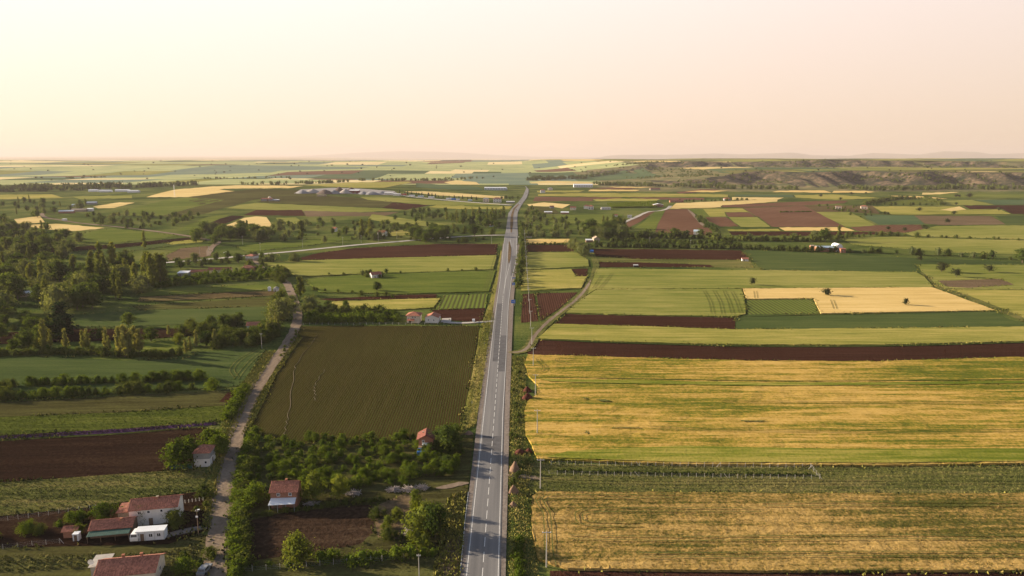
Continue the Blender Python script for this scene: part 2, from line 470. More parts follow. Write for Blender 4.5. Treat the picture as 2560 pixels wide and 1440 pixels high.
field('crop_field', M_GWHEAT, [(1415, 783), (1455, 748), (1490, 725), (1853, 723), (1860, 742), (1864, 786), (1838, 792), (1600, 789)], thick=0.4)
field('row_crop_field', M_ROWGREEN, [(1867, 750), (2030, 748), (2049, 784), (1867, 786)])
field('wheat_field', M_WHEAT_P, [(1857, 723), (2330, 720), (2400, 745), (2488, 777), (2052, 785), (2033, 747), (1866, 749)], thick=0.5)
field('crop_field', M_GWHEAT, [(1492, 672), (1900, 677), (2288, 681), (2310, 692), (2333, 719), (1855, 722), (1490, 724), (1468, 738), (1485, 695)], thick=0.4)
field('crop_field', M_DGREEN, [(1858, 624), (1910, 627), (2290, 645), (2580, 655), (2580, 663), (2290, 660), (2296, 680), (1905, 676), (1880, 650)])
field('meadow', M_GWHEAT, [(2296, 661), (2700, 663), (2700, 725), (2345, 721), (2305, 682)])
field('scrub_patch', M_DRY, [(2345, 702), (2500, 697), (2535, 712), (2420, 720), (2365, 716)])
field('meadow', M_YGRASS, [(2350, 723), (2700, 726), (2700, 815), (2560, 803), (2500, 772), (2430, 744)])
fs('path', M_STRIP, [(2298, 680), (2306, 680), (2345, 714), (2425, 740), (2502, 770), (2640, 828), (2620, 830), (2495, 778), (2415, 746), (2338, 718)])
field('ploughed_field', M_SOIL, [(1478, 622), (1700, 624), (1852, 626), (1876, 650), (1600, 648), (1488, 641)])
field('ploughed_field', M_SOIL, [(1490, 656), (1600, 656), (1775, 662), (1785, 668), (1492, 668)])
field('weedy_strip', M_STRIP, [(1488, 641), (1600, 648), (1876, 650), (1885, 670), (1785, 668), (1775, 662), (1600, 656), (1490, 655)])
field('ploughed_field', M_SOIL, [(1310, 612), (1428, 612), (1436, 629), (1306, 630)])
field('wheat_field', M_WHEAT_P, [(1312, 599), (1424, 598), (1424, 608), (1311, 610)], thick=0.4)
field('crop_field', M_GWHEAT, [(1304, 632), (1440, 631), (1470, 650), (1472, 667), (1305, 675)], thick=0.4)
field('crop_field', M_YGRASS, [(1305, 677), (1428, 674), (1440, 692), (1468, 692), (1452, 722), (1420, 722), (1303, 728)], thick=0.4)
field('ploughed_field', M_SOIL, [(1427, 673), (1470, 671), (1467, 690), (1440, 691)])
field('ploughed_field', M_SOIL_Y, [(1307, 735), (1336, 734), (1346, 803), (1303, 807)])
field('ploughed_field', M_SOIL_Y, [(1342, 733), (1444, 731), (1400, 770), (1352, 802)])
# green lower margin of the big wheat field, lying on the crop
field('unripe_band', M_YBAND, [(1420, 1133), (1700, 1120), (2100, 1128), (2680, 1126), (2680, 1157), (2200, 1163), (1700, 1161), (1362, 1149)], lift=0.76)
field('unripe_band', M_YBAND, [(1345, 952), (1600, 955), (1900, 961), (2300, 960), (2680, 956), (2680, 961), (2200, 967), (1900, 969), (1600, 964), (1380, 958)], lift=0.76)
for _p in ([(1490, 1004), (1512, 1003), (1530, 1008), (1502, 1009)], [(1458, 998), (1472, 1001), (1460, 1003)], [(1528, 1074), (1600, 1073), (1598, 1075), (1532, 1076)], [(1465, 1080), (1471, 1089), (1463, 1089)], [(1850, 1056), (1915, 1057), (1900, 1060), (1856, 1059)]):
    field('lodged_patch', M_STRIP, _p, lift=0.8)
# right, second distance
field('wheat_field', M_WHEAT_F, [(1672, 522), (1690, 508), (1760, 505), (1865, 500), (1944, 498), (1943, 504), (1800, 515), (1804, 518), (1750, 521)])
field('ploughed_field', M_SOIL_L, [(1804, 513), (1950, 506), (2085, 502), (2120, 502), (2110, 508), (2000, 514), (1850, 519), (1806, 518)])
field('ploughed_field', M_SOIL_L, [(1857, 520), (2010, 514), (2042, 530), (2112, 567), (1930, 567), (1897, 542), (1890, 541), (1874, 530)])
field('crop_field', M_YGRASS, [(1757, 522), (1855, 521), (1871, 530), (1811, 530), (1815, 541), (1774, 541)])
field('crop_field', M_GREEN, [(1722, 523), (1757, 522), (1774, 541), (1755, 543), (1735, 532)])
field('ploughed_field', M_SOIL_L, [(1764, 543), (1815, 543), (1847, 566), (1802, 567), (1772, 553)])
field('ploughed_field', M_SOIL_L, [(1813, 531), (1873, 531), (1888, 542), (1821, 542)])
field('crop_field', M_GWHEAT, [(1822, 543), (1893, 543), (1926, 567), (1852, 567), (1832, 553)])
field('ploughed_field', M_SOIL_L, [(1665, 524), (1717, 523), (1745, 548), (1772, 568), (1785, 590), (1638, 582), (1645, 560)])
field('crop_field', M_GREEN, [(1640, 528), (1664, 524), (1644, 560), (1636, 578), (1582, 572), (1605, 558), (1625, 542)])
field('ploughed_field', M_SOIL_L, [(1563, 566), (1570, 553), (1625, 528), (1638, 528), (1600, 555), (1567, 571)])
field('weedy_ground', M_WEEDY, [(2012, 514), (2182, 514), (2200, 535), (2150, 532), (2126, 529), (2044, 530)])
field('crop_field', M_GWHEAT, [(2040, 530), (2125, 530), (2160, 548), (2195, 567), (2114, 567)])
field('crop_field', M_TEAL, [(2158, 537), (2284, 539), (2312, 561), (2196, 562), (2166, 547)])
field('ploughed_field', M_SOIL_L, [(2125, 568), (2198, 563), (2302, 562), (2308, 574), (2262, 582), (2142, 577)])
field('wheat_field', M_WHEAT_P, [(1947, 569), (2108, 568), (2137, 577), (1962, 577)])
field('crop_field', M_YGRASS, [(1818, 574), (1945, 572), (1952, 578), (1822, 578)])
field('ploughed_field', M_SOIL, [(1822, 579), (1960, 579), (2180, 580), (2240, 585), (1990, 590), (1830, 588)])
field('crop_field', M_YGRASS, [(2182, 516), (2400, 517), (2415, 524), (2500, 524), (2528, 535), (2232, 537), (2202, 528)])
field('wheat_field', M_WHEAT_F, [(2350, 525), (2398, 516), (2416, 524), (2380, 528)])
field('ploughed_field', M_SOIL, [(2408, 514), (2700, 512), (2700, 535), (2532, 535), (2505, 522), (2425, 523)])
field('weedy_ground', M_DRY, [(2286, 539), (2478, 540), (2514, 561), (2352, 563), (2312, 559)])
field('crop_field', M_DGREEN, [(2488, 540), (2700, 536), (2700, 563), (2516, 562)])
field('crop_field', M_GWHEAT, [(2262, 583), (2342, 565), (2700, 563), (2700, 602), (2400, 594), (2282, 590)])
field('crop_field', M_GWHEAT, [(2095, 592), (2282, 592), (2400, 597), (2700, 604), (2700, 640), (2400, 632), (2132, 612)])
field('crop_field', M_BGREEN, [(2180, 507), (2215, 500), (2260, 499), (2310, 502), (2330, 508), (2290, 511), (2200, 511)])
field('crop_field', M_GWHEAT, [(2330, 502), (2430, 500), (2485, 512), (2360, 513)])
field('crop_field', M_TEAL, [(2436, 500), (2700, 499), (2700, 511), (2488, 512)])
field('wheat_field', M_WHEAT_P, [(2215, 489), (2290, 490), (2370, 497), (2310, 497), (2250, 493)])
field('crop_field', M_GREEN, [(2300, 484), (2700, 486), (2700, 494), (2390, 495), (2330, 490)])
field('wheat_field', M_WHEAT_P, [(2085, 477), (2160, 477), (2188, 480), (2172, 482), (2080, 482)])
field('wheat_field', M_WHEAT_F, [(2306, 482), (2400, 480), (2350, 486), (2305, 487)])
field('wheat_field', M_WHEAT_P, [(1945, 477), (2060, 476), (2080, 482), (1930, 480)])
field('crop_field', M_YGRASS, [(1985, 488), (2080, 486), (2200, 495), (2090, 500), (1990, 494)])
field('wheat_field', M_WHEAT_F, [(1830, 493), (1960, 494), (1945, 499), (1830, 500)])
field('crop_field', M_TEAL, [(1840, 487), (1980, 487), (1985, 493), (1835, 491)])
field('ploughed_field', M_SOIL_L, [(1690, 481), (1750, 473), (1800, 474), (1765, 480), (1700, 484)])
field('wheat_field', M_WHEAT_P, [(1712, 479), (1755, 476), (1820, 477), (1780, 481)])
# strips beyond the crossing, right of the road
field('crop_field', M_YGRASS, [(1345, 486), (1440, 483), (1760, 485), (1820, 487), (1820, 492), (1550, 493), (1345, 490)])
field('ploughed_field', M_SOIL_L, [(1332, 503), (1338, 492), (1555, 494), (1548, 497), (1480, 499), (1482, 503)])
field('ploughed_field', M_SOIL_L, [(1556, 493), (1760, 495), (1760, 500), (1650, 499)])
field('crop_field', M_YGRASS, [(1482, 499), (1550, 496), (1650, 498), (1638, 503), (1492, 503)])
field('wheat_field', M_WHEAT_F, [(1318, 511), (1360, 506), (1426, 511), (1406, 521), (1376, 516), (1322, 515)])
field('crop_field', M_YGRASS, [(1342, 477), (1462, 476), (1446, 481), (1344, 481)])
field('wheat_field', M_WHEAT_P, [(1476, 474), (1600, 475), (1590, 478), (1470, 478)])
field('ploughed_field', M_SOIL_L, [(1470, 472), (1520, 469), (1600, 470), (1560, 473)])
field('wheat_field', M_WHEAT_P, [(1520, 467), (1640, 467), (1602, 470), (1540, 469)])
field('wheat_field', M_WHEAT_F, [(1322, 457), (1370, 452), (1470, 455), (1490, 458), (1330, 458)])
# --- left of the road
field('seedling_field', M_ROWS, [(757, 816), (960, 815), (1200, 815), (1194, 850), (1175, 960), (1150, 1068), (1080, 1095), (900, 1112), (720, 1112), (622, 1078), (645, 1035), (690, 935), (728, 855)], step=18)
field('verge', M_VERGE, [(1202, 812), (1222, 760), (1240, 690), (1252, 625), (1262, 640), (1256, 690), (1236, 790), (1215, 920), (1190, 1060), (1150, 1080), (1176, 960), (1196, 850)], step=18)
field('garden_soil', M_BROWNG, [(600, 1105), (900, 1112), (1150, 1075), (1185, 1090), (1160, 1300), (1140, 1600), (545, 1600), (570, 1300)])
field('ploughed_field', M_GARDEN, [(612, 1305), (700, 1285), (850, 1268), (930, 1262), (936, 1330), (900, 1362), (760, 1385), (610, 1405)])
field('dry_ground', M_DRY, [(930, 1270), (1010, 1235), (1050, 1245), (1040, 1300), (1010, 1350), (945, 1345)])
field('dry_grass', M_DRY, [(1095, 1400), (1120, 1350), (1150, 1340), (1135, 1600), (1080, 1600)])
field('bare_ground', M_BROWNG, [(-80, 1372), (420, 1362), (500, 1335), (520, 1340), (500, 1600), (-120, 1600)])
field('yard', M_SOIL_D, [(-60, 1296), (230, 1270), (440, 1236), (512, 1228), (520, 1325), (420, 1362), (-80, 1372)])
field('driveway', M_GRAVEL, [(412, 1336), (450, 1325), (520, 1312), (518, 1322), (450, 1338), (414, 1346)])
field('meadow', M_STRIP, [(-60, 1212), (380, 1181), (508, 1173), (518, 1190), (505, 1222), (440, 1234), (230, 1268), (-60, 1297)])
field('ploughed_field', M_SOIL_D, [(-60, 1107), (300, 1086), (510, 1068), (540, 1080), (500, 1166), (380, 1180), (-60, 1211)])
field('flower_strip', M_LAV, [(-60, 1094), (300, 1074), (540, 1057), (545, 1062), (300, 1083), (-60, 1101)])
field('crop_field', M_BGREEN, [(-60, 1046), (300, 1032), (560, 1015), (556, 1050), (540, 1056), (300, 1073), (-60, 1093)])
field('crop_field', M_BROWNG, [(-60, 1010), (300, 990), (560, 976), (590, 974), (562, 1014), (300, 1031), (-60, 1045)])
field('ploughed_field', M_SOIL, [(548, 1005), (568, 982), (590, 976), (570, 1008)])
field('crop_field', M_DGREEN, [(-60, 896), (150, 893), (310, 902), (470, 896), (500, 880), (640, 873), (664, 872), (640, 915), (600, 966), (300, 985), (-60, 1005)])
field('grass_strip', M_GREEN, [(330, 868), (400, 850), (460, 852), (480, 872), (420, 884), (350, 884)])
field('flower_strip', M_LAV, [(497, 848), (545, 842), (562, 846), (540, 856), (500, 856)])
field('soil_strip', M_SOIL_D, [(-40, 835), (180, 822), (420, 822), (500, 820), (510, 838), (330, 850), (-40, 862)])
field('crop_field', M_DGREEN, [(180, 788), (350, 776), (560, 770), (688, 764), (690, 775), (670, 800), (560, 806), (300, 818), (195, 818)])
field('crop_field', M_BROWNG, [(330, 766), (440, 758), (700, 742), (702, 752), (690, 766), (560, 769), (350, 775)])
field('weedy_strip', M_WEEDY, [(350, 743), (560, 732), (702, 727), (702, 739), (440, 752), (345, 754)])
field('crop_field', M_GREEN, [(355, 726), (560, 716), (692, 711), (702, 724), (560, 731), (350, 741)])
field('ploughed_field', M_SOIL, [(745, 646), (800, 632), (890, 620), (1100, 610), (1244, 610), (1241, 637), (1000, 644), (760, 651)])
field('crop_field', M_GWHEAT, [(650, 656), (760, 652), (1000, 645), (1241, 639), (1234, 674), (1100, 680), (900, 686), (750, 692), (690, 672)], thick=0.4)
field('crop_field', M_GREEN, [(760, 700), (900, 688), (1240, 677), (1222, 730), (1000, 736), (800, 732)], thick=0.4)
field('soil_strip', M_SOIL, [(795, 748), (1000, 738), (1092, 736), (1090, 745), (830, 752)])
field('crop_field', M_YGRASS, [(828, 756), (1000, 750), (1100, 747), (1084, 770), (1000, 776), (850, 776)], thick=0.4)
field('row_crop_field', M_ROWGREEN, [(1110, 738), (1220, 735), (1214, 770), (1085, 775)])
field('ploughed_field', M_SOIL, [(1078, 776), (1213, 771), (1204, 807), (1110, 800), (1090, 788)])
# left, second distance
field('wheat_field', M_WHEAT_F, [(366, 493), (400, 483), (440, 474), (520, 467), (600, 463), (760, 465), (720, 471), (560, 472), (548, 474), (586, 478), (540, 484), (470, 493)])
field('crop_field', M_DGREEN, [(548, 474), (600, 470), (750, 470), (760, 475), (640, 473), (590, 478)])
field('ploughed_field', M_BROWNG, [(586, 478), (640, 474), (752, 476), (764, 486), (700, 494), (620, 500), (500, 512), (470, 504), (470, 494), (540, 484)])
field('crop_field', M_GREEN, [(310, 526), (380, 508), (420, 500), (470, 494), (560, 500), (500, 515), (450, 528), (400, 541), (320, 540)])
field('wheat_field', M_WHEAT_F, [(232, 516), (300, 506), (337, 507), (285, 520), (245, 521)])
field('ploughed_field', M_BROWNG, [(400, 541), (450, 528), (500, 515), (565, 500), (640, 498), (560, 520), (510, 535), (450, 540)])
field('crop_field', M_GWHEAT, [(565, 521), (600, 512), (640, 507), (760, 513), (960, 521), (1005, 525), (900, 531), (700, 527), (640, 524)])
field('weedy_ground', M_BROWNG, [(640, 505), (690, 495), (760, 483), (800, 487), (960, 500), (1000, 510), (960, 520), (760, 512)])
field('ploughed_field', M_SOIL, [(955, 520), (982, 506), (1030, 510), (1072, 513), (1040, 520), (1015, 525)])
field('ploughed_field', M_SOIL, [(608, 538), (640, 525), (755, 525), (763, 540)])
field('scrub_ground', M_DRY, [(758, 527), (900, 531), (1000, 530), (960, 540), (765, 541)])
field('ploughed_field', M_SOIL_D, [(500, 563), (540, 550), (580, 539), (612, 541), (545, 566), (510, 575)])
field('wheat_field', M_WHEAT_F, [(556, 568), (610, 545), (640, 541), (666, 543), (682, 566), (630, 577)])
field('crop_field', M_GREEN, [(440, 580), (470, 562), (520, 542), (575, 537), (530, 555), (490, 572)])
field('crop_field', M_GWHEAT, [(690, 545), (740, 544), (765, 560), (700, 562)])
field('crop_field', M_YGRASS, [(1070, 518), (1095, 511), (1160, 514), (1280, 516), (1272, 523), (1150, 523)])
field('crop_field', M_GREEN, [(1090, 511), (1160, 512), (1260, 515), (1240, 520), (1160, 518)])
field('crop_field', M_GWHEAT, [(900, 493), (1000, 494), (1100, 502), (1250, 509), (1250, 513), (1060, 512), (980, 505), (920, 500)])
field('wheat_field', M_WHEAT_F, [(1010, 479), (1060, 478), (1200, 487), (1260, 491), (1260, 497), (1100, 489)])
field('crop_field', M_TEAL, [(1040, 458), (1100, 462), (1195, 467), (1210, 475), (1120, 474), (1040, 468)])
field('crop_field', M_YGRASS, [(880, 456), (1020, 454), (1030, 456), (960, 470), (890, 470), (760, 463)])
field('wheat_field', M_WHEAT_F, [(1110, 456), (1140, 451), (1190, 455), (1200, 462), (1130, 461)])
field('crop_field', M_GWHEAT, [(930, 536), (1000, 545), (1120, 562), (1080, 566), (990, 560), (920, 548)])
field('crop_field', M_YGRASS, [(945, 578), (1020, 575), (1030, 588), (950, 592)])
field('wheat_field', M_WHEAT_F, [(35, 548), (100, 540), (112, 556), (45, 560)])
field('wheat_field', M_WHEAT_F, [(40, 563), (150, 560), (262, 570), (190, 578), (120, 574)])
field('crop_field', M_GREEN, [(145, 592), (280, 571), (450, 590), (300, 607), (150, 612)])
field('ploughed_field', M_SOIL_D, [(85, 624), (300, 610), (470, 594), (500, 598), (300, 620), (90, 634)])
field('crop_field', M_DGREEN, [(85, 637), (300, 621), (470, 602), (505, 606), (300, 632), (90, 644)])
field('crop_field', M_YGRASS, [(410, 608), (470, 600), (512, 600), (505, 606), (430, 612)])
field('stony_yard', M_DRY, [(415, 640), (450, 622), (520, 615), (530, 640), (420, 652)])
field('meadow', M_GREEN, [(590, 618), (700, 602), (900, 590), (880, 600), (740, 618), (620, 630)])
field('meadow', M_GREEN, [(1310, 540), (1380, 538), (1560, 535), (1540, 570), (1320, 575)])
field('meadow', M_BROWNG, [(1320, 516), (1380, 518), (1400, 534), (1310, 538)])
field('meadow', M_YGRASS, [(-60, 487), (130, 486), (160, 495), (60, 498), (-60, 498)])
field('crop_field', M_GWHEAT, [(180, 492), (330, 488), (330, 496), (200, 498)])

# --- the rolling patchwork on the far slopes: strips sharing their edges
def patchwork():
    rnd = random.Random(21)
    M_PALE = mat_field('hazed_straw', [(0.46, 0.38, 0.19), (0.58, 0.48, 0.25), (0.66, 0.55, 0.30)], 0, 0.6)  # straw, green and blue-green lightened to put distance haze into the colour
    M_FG = mat_field('hazed_green', [(0.20, 0.245, 0.115), (0.28, 0.31, 0.14), (0.38, 0.38, 0.17)], 0, 0.6)
    M_FT = mat_field('hazed_blue_green', [(0.09, 0.135, 0.10), (0.12, 0.17, 0.125), (0.165, 0.205, 0.13)], 0, 0.6)
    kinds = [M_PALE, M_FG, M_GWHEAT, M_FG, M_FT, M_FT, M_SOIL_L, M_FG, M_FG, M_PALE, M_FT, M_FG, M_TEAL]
    V, F, MI = [], [], []
    ys = [2240.0]
    while ys[-1] < 9500: ys.append(ys[-1] + rnd.uniform(110, 330) * (ys[-1] / 2600) ** 1.1)
    ph = [rnd.uniform(0, 6) for _ in ys]
    def yb(i, x):
        return ys[i] + 0.30 * (ys[min(i + 1, len(ys) - 1)] - ys[i] + 30) * math.sin(x / 520 + ph[i]) + 0.05 * x
    NX = 8
    for i in range(len(ys) - 1):
        half = ys[i] * 0.82
        x = -half
        prev = -1
        while x < half:
            w = rnd.uniform(110, 330) * (ys[i] / 2800) ** 0.8
            x2 = x + w
            sk = rnd.uniform(-0.4, 0.4)
            k = rnd.choice([q for q in range(len(kinds)) if q != prev]); prev = k
            right_hill = x2 > 300 + (0 if ys[i] > 3600 else 0) and ys[i] < 5200
            if right_hill and x > 200 + 0.1 * (ys[i] - 2200):
                x = x2; continue
            b0 = len(V); NF = len(F)
            NY = 4
            for a in range(NY + 1):
                for b in range(NX + 1):
                    xx = x + (x2 - x) * b / NX
                    y0, y1 = yb(i, xx), yb(i + 1, xx)
                    yy = y0 + (y1 - y0) * a / NY
                    V.append((xx, yy))
            for a in range(NY):
                for b in range(NX):
                    q = b0 + a * (NX + 1) + b
                    F.append((q, q + 1, q + NX + 2, q + NX + 1)); MI.append(k)
            x = x2
    A = np.array(V)
    Z = hgt(A[:, 0], A[:, 1]) + 0.0
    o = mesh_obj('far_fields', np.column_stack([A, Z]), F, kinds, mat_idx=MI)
    tag(o, kind='structure')
patchwork()

def bench_fields():
    rnd = random.Random(8)
    kinds = [M_STRIP, M_GWHEAT, M_YGRASS, M_WHEAT_F, M_GWHEAT, M_TEAL, M_STRIP]
    for y0, y1, rows in ((2250, 2950, 4), (3150, 5000, 6)):
        V, F, MI = [], [], []
        for r in range(rows):
            a, b = y0 + (y1 - y0) * r / rows, y0 + (y1 - y0) * (r + 1) / rows
            x = 330.0; prev = -1
            while x < 3300:
                w = rnd.uniform(160, 520); k = rnd.choice([q for q in range(7) if q != prev]); prev = k
                nx, ny = max(2, int(w / 14)), max(2, int((b - a) / 14))
                b0 = len(V)
                for j in range(ny + 1):
                    for i in range(nx + 1):
                        xx = x + w * i / nx
                        V.append((xx, a + (b - a) * j / ny + 25 * math.sin(xx / 330 + r)))
                for j in range(ny):
                    for i in range(nx):
                        q = b0 + j * (nx + 1) + i
                        F.append((q, q + 1, q + nx + 2, q + nx + 1)); MI.append(k)
                x += w
        A = np.array(V); z = hgt(A[:, 0], A[:, 1])
        sl = np.hypot(hgt(A[:, 0] + 5, A[:, 1]) - z, hgt(A[:, 0], A[:, 1] + 5) - z) / 5
        FA = np.array(F); ok = (sl[FA].max(1) < 0.07) & (z[FA].min(1) > 14)
        keep = np.nonzero(ok)[0]
        used = np.unique(FA[keep]); remap = np.full(len(A), -1); remap[used] = np.arange(len(used))
        o = mesh_obj('hill_fields', np.column_stack([A, z + 0.25])[used], [tuple(remap[f]) for f in FA[keep]], kinds, mat_idx=[MI[k] for k in keep])
        tag(o, kind='structure')
bench_fields()

# bench and top fields of the terraced hills

# --- mountains on the skyline
def mountains(pts, dist, base_drop):
    V, F = [], []
    px = np.arange(pts[0][0], pts[-1][0] + 1, 8.0)
    top = np.interp(px, [p[0] for p in pts], [p[1] for p in pts])
    rr = np.random.default_rng(int(dist))
    top = top + np.convolve(rr.normal(0, 0.9, len(px) + 6), np.ones(7) / 7, 'valid')
    for k in range(len(px)):
        dx, dy, dz = rays(px[k], top[k]); t = dist / dy
        z = H + dz * t
        x = dx * t
        V += [(x * 0.93, dist * 0.93, -60), (x * 0.97, dist * 0.97, z * 0.55 + rr.normal(0, 12)), (x, dist, z), (x * 1.06, dist * 1.06, -60)]
    for k in range(len(px) - 1):
        a = 4 * k
        for j in range(3): F.append((a + j, a + 4 + j, a + 5 + j, a + 1 + j))
    o = mesh_obj('mountain_range', V, F, M_SCRUBFAR, smooth=True)
    tag(o, kind='structure')
M_SCRUBFAR = mat_plain('mountain_scrub', (0.10, 0.09, 0.06), 0.95, 0.3, 0.002)
mountains([(700, 392), (800, 388), (930, 380), (1000, 378), (1100, 379), (1200, 384), (1300, 390), (1420, 395), (1600, 396)], 42000, 0)
mountains([(1440, 400), (1490, 396), (1520, 389), (1560, 387), (1700, 387), (1780, 384), (1870, 386), (1980, 381), (2030, 388), (2120, 390), (2180, 383), (2300, 386), (2360, 378), (2440, 380), (2480, 386), (2560, 383), (2700, 380), (2900, 386), (3200, 380)], 30000, 0)

# --- haze: one closed box of even air round camera and land
HAZE = 5.0e-5
def haze():
    m = bpy.data.materials.new('haze_air'); m.use_nodes = True
    n, l = m.node_tree.nodes, m.node_tree.links; n.clear()
    out = n.new('ShaderNodeOutputMaterial'); v = n.new('ShaderNodeVolumePrincipled')
    v.inputs['Color'].default_value = (0.52, 0.48, 0.49, 1)
    v.inputs['Density'].default_value = HAZE
    v.inputs['Anisotropy'].default_value = 0.1
    l.new(v.outputs[0], out.inputs['Volume'])
    x, y0, y1, z0, z1 = 90000, -2000, 90000, -70, 420
    V = [(-x, y0, z0), (x, y0, z0), (x, y1, z0), (-x, y1, z0), (-x, y0, z1), (x, y0, z1), (x, y1, z1), (-x, y1, z1)]
    F = [(0, 3, 2, 1), (4, 5, 6, 7), (0, 1, 5, 4), (1, 2, 6, 5), (2, 3, 7, 6), (3, 0, 4, 7)]
    tag(mesh_obj('haze', V, F, m), kind='stuff')
haze()
# ------------------------------------------------------------------ roads
ROAD_Z = 0.27
def interp_px(pts, ys):
    p = sorted(pts, key=lambda q: q[1])
    return np.interp(ys, [q[1] for q in p], [q[0] for q in p])

def ribbon_px(name, left, right, mat, z, parent=None, n=90, kind='structure'):
    """ribbon between two pixel polylines, each given near to far with the same rows"""
    ys0, ys1 = left[0][1], left[-1][1]
    ys = 388 + np.geomspace(ys0 - 388, ys1 - 388, n)
    xl = interp_px(left, ys); xr = interp_px(right, ys)
    lx, ly = ground(xl, ys); rx, ry = ground(xr, ys)
    V = []
    for k in range(n):
        V += [(lx[k], ly[k], hgt(lx[k], ly[k]) + z), (rx[k], ry[k], hgt(rx[k], ry[k]) + z)]
    F = [(2 * k, 2 * k + 1, 2 * k + 3, 2 * k + 2) for k in range(n - 1)]
    o = mesh_obj(name, V, F, mat, parent)
    if parent is None: tag(o, kind=kind)
    return o

def smooth_line(pts, per=8):
    P = [np.array(p, float) for p in pts]
    P = [2 * P[0] - P[1]] + P + [2 * P[-1] - P[-2]]
    out = []
    for i in range(1, len(P) - 2):
        for j in range(per):
            t = j / per
            a, b, c, d = P[i - 1], P[i], P[i + 1], P[i + 2]
            out.append(0.5 * ((2 * b) + (c - a) * t + (2 * a - 5 * b + 4 * c - d) * t * t + (3 * b - a - 3 * c + d) * t ** 3))
    out.append(P[-2])
    return np.array(out)

def track(name, pts_px, width, mat, z, parent=None, per=8, taper=None, kind='structure'):
    x, y = ground([p[0] for p in pts_px], [p[1] for p in pts_px])
    L = smooth_line(np.stack([x, y], 1), per)
    d = np.gradient(L, axis=0); d /= np.linalg.norm(d, axis=1)[:, None] + 1e-9
    nrm = np.stack([-d[:, 1], d[:, 0]], 1)
    w = np.full(len(L), width) * (1 + 0.08 * np.sin(np.arange(len(L)) * 1.7) + 0.06 * np.sin(np.arange(len(L)) * 0.63)) if parent is None else np.full(len(L), width)
    if parent is None and mat is not M_CONC:
        e = np.minimum(np.arange(len(L)), np.arange(len(L))[::-1]) / 5.0
        w = w * np.clip(0.35 + 0.65 * e, 0, 1)
    A = L + nrm * w[:, None] / 2; B = L - nrm * w[:, None] / 2
    V = []
    for k in range(len(L)):
        V += [(A[k, 0], A[k, 1], hgt(*A[k]) + z), (B[k, 0], B[k, 1], hgt(*B[k]) + z)]
    F = [(2 * k + 1, 2 * k, 2 * k + 2, 2 * k + 3)[::-1] for k in range(len(L) - 1)]
    o = mesh_obj(name, V, F, mat, parent)
    if parent is None: tag(o, kind=kind)
    return o

def mat_asphalt():
    m, n, l = new_mat('asphalt')
    b = principled(n, l, 0.75, 0.35)
    geo = n.new('ShaderNodeNewGeometry'); P = geo.outputs['Position']
    v = mapping(n, l, P, PI2, (0.012, 0.9, 0.1))
    tracks = noise(n, l, v, 1.0, 3); patch = noise(n, l, mapping(n, l, P, PI2, (0.01, 0.15, 0.1)), 1.0, 2); fine = noise(n, l, P, 6.0, 3, 0.7)
    s = math_node(n, l, 'MULTIPLY_ADD', tracks, 0.5, math_node(n, l, 'MULTIPLY_ADD', fine, 0.25, math_node(n, l, 'MULTIPLY', patch, 0.3)))
    l.new(ramp(n, l, s, [(0.36, (0.085, 0.084, 0.085)), (0.52, (0.125, 0.123, 0.122)), (0.68, (0.175, 0.17, 0.163))]), b.inputs['Base Color'])
    return m
M_ASPHALT = mat_asphalt()
M_LINE = mat_plain('road_paint', (0.48, 0.48, 0.465), 0.7, 0.3, 3.0)
M_CONC = mat_plain('concrete', (0.33, 0.31, 0.28), 0.85, 0.2, 0.8)

# shoulders and embankment edge
ribbon_px('road_shoulder', [(1128, 1640), (1148, 1440), (1197, 1020), (1228, 800), (1245, 700), (1257, 610)],
          [(1264, 1640), (1264, 1440), (1275, 1000), (1280, 850), (1285, 740), (1300, 610)], M_GRAVEL, ROAD_Z - 0.06)
road = ribbon_px('road', [(1137, 1640), (1160, 1440), (1208, 1020), (1237, 795), (1249, 700), (1257.5, 620), (1261, 597)],
                 [(1246, 1640), (1250, 1440), (1260, 1020), (1271, 770), (1279.5, 700), (1288, 668), (1293, 640), (1294, 597)], M_ASPHALT, ROAD_Z, n=120)
ribbon_px('road', [(1261, 597), (1262, 588), (1265, 575), (1268, 552), (1271, 533), (1284, 517), (1296, 505), (1307, 491), (1312, 479), (1316, 470), (1312, 466)],
          [(1294, 597), (1295, 588), (1294, 575), (1293, 552), (1294, 533), (1298, 523), (1307, 508), (1317, 494), (1321, 482), (1321.5, 473), (1316, 467.5)], M_ASPHALT, ROAD_Z, n=90)
# median island
isl = ribbon_px('traffic_island', [(1271.5, 660), (1270, 650), (1270, 640), (1271, 625), (1272, 605)],
                [(1272.5, 660), (1276, 650), (1278, 635), (1278.5, 622), (1274, 605)], M_DRY, ROAD_Z + 0.15, n=20)
ribbon_px('median_strip', [(1276.5, 582), (1275.5, 560), (1277, 540), (1283, 522), (1295, 511)],
          [(1279.5, 582), (1283, 560), (1283, 540), (1286.5, 524), (1297.5, 512)], M_DRY, ROAD_Z + 0.12, n=30)

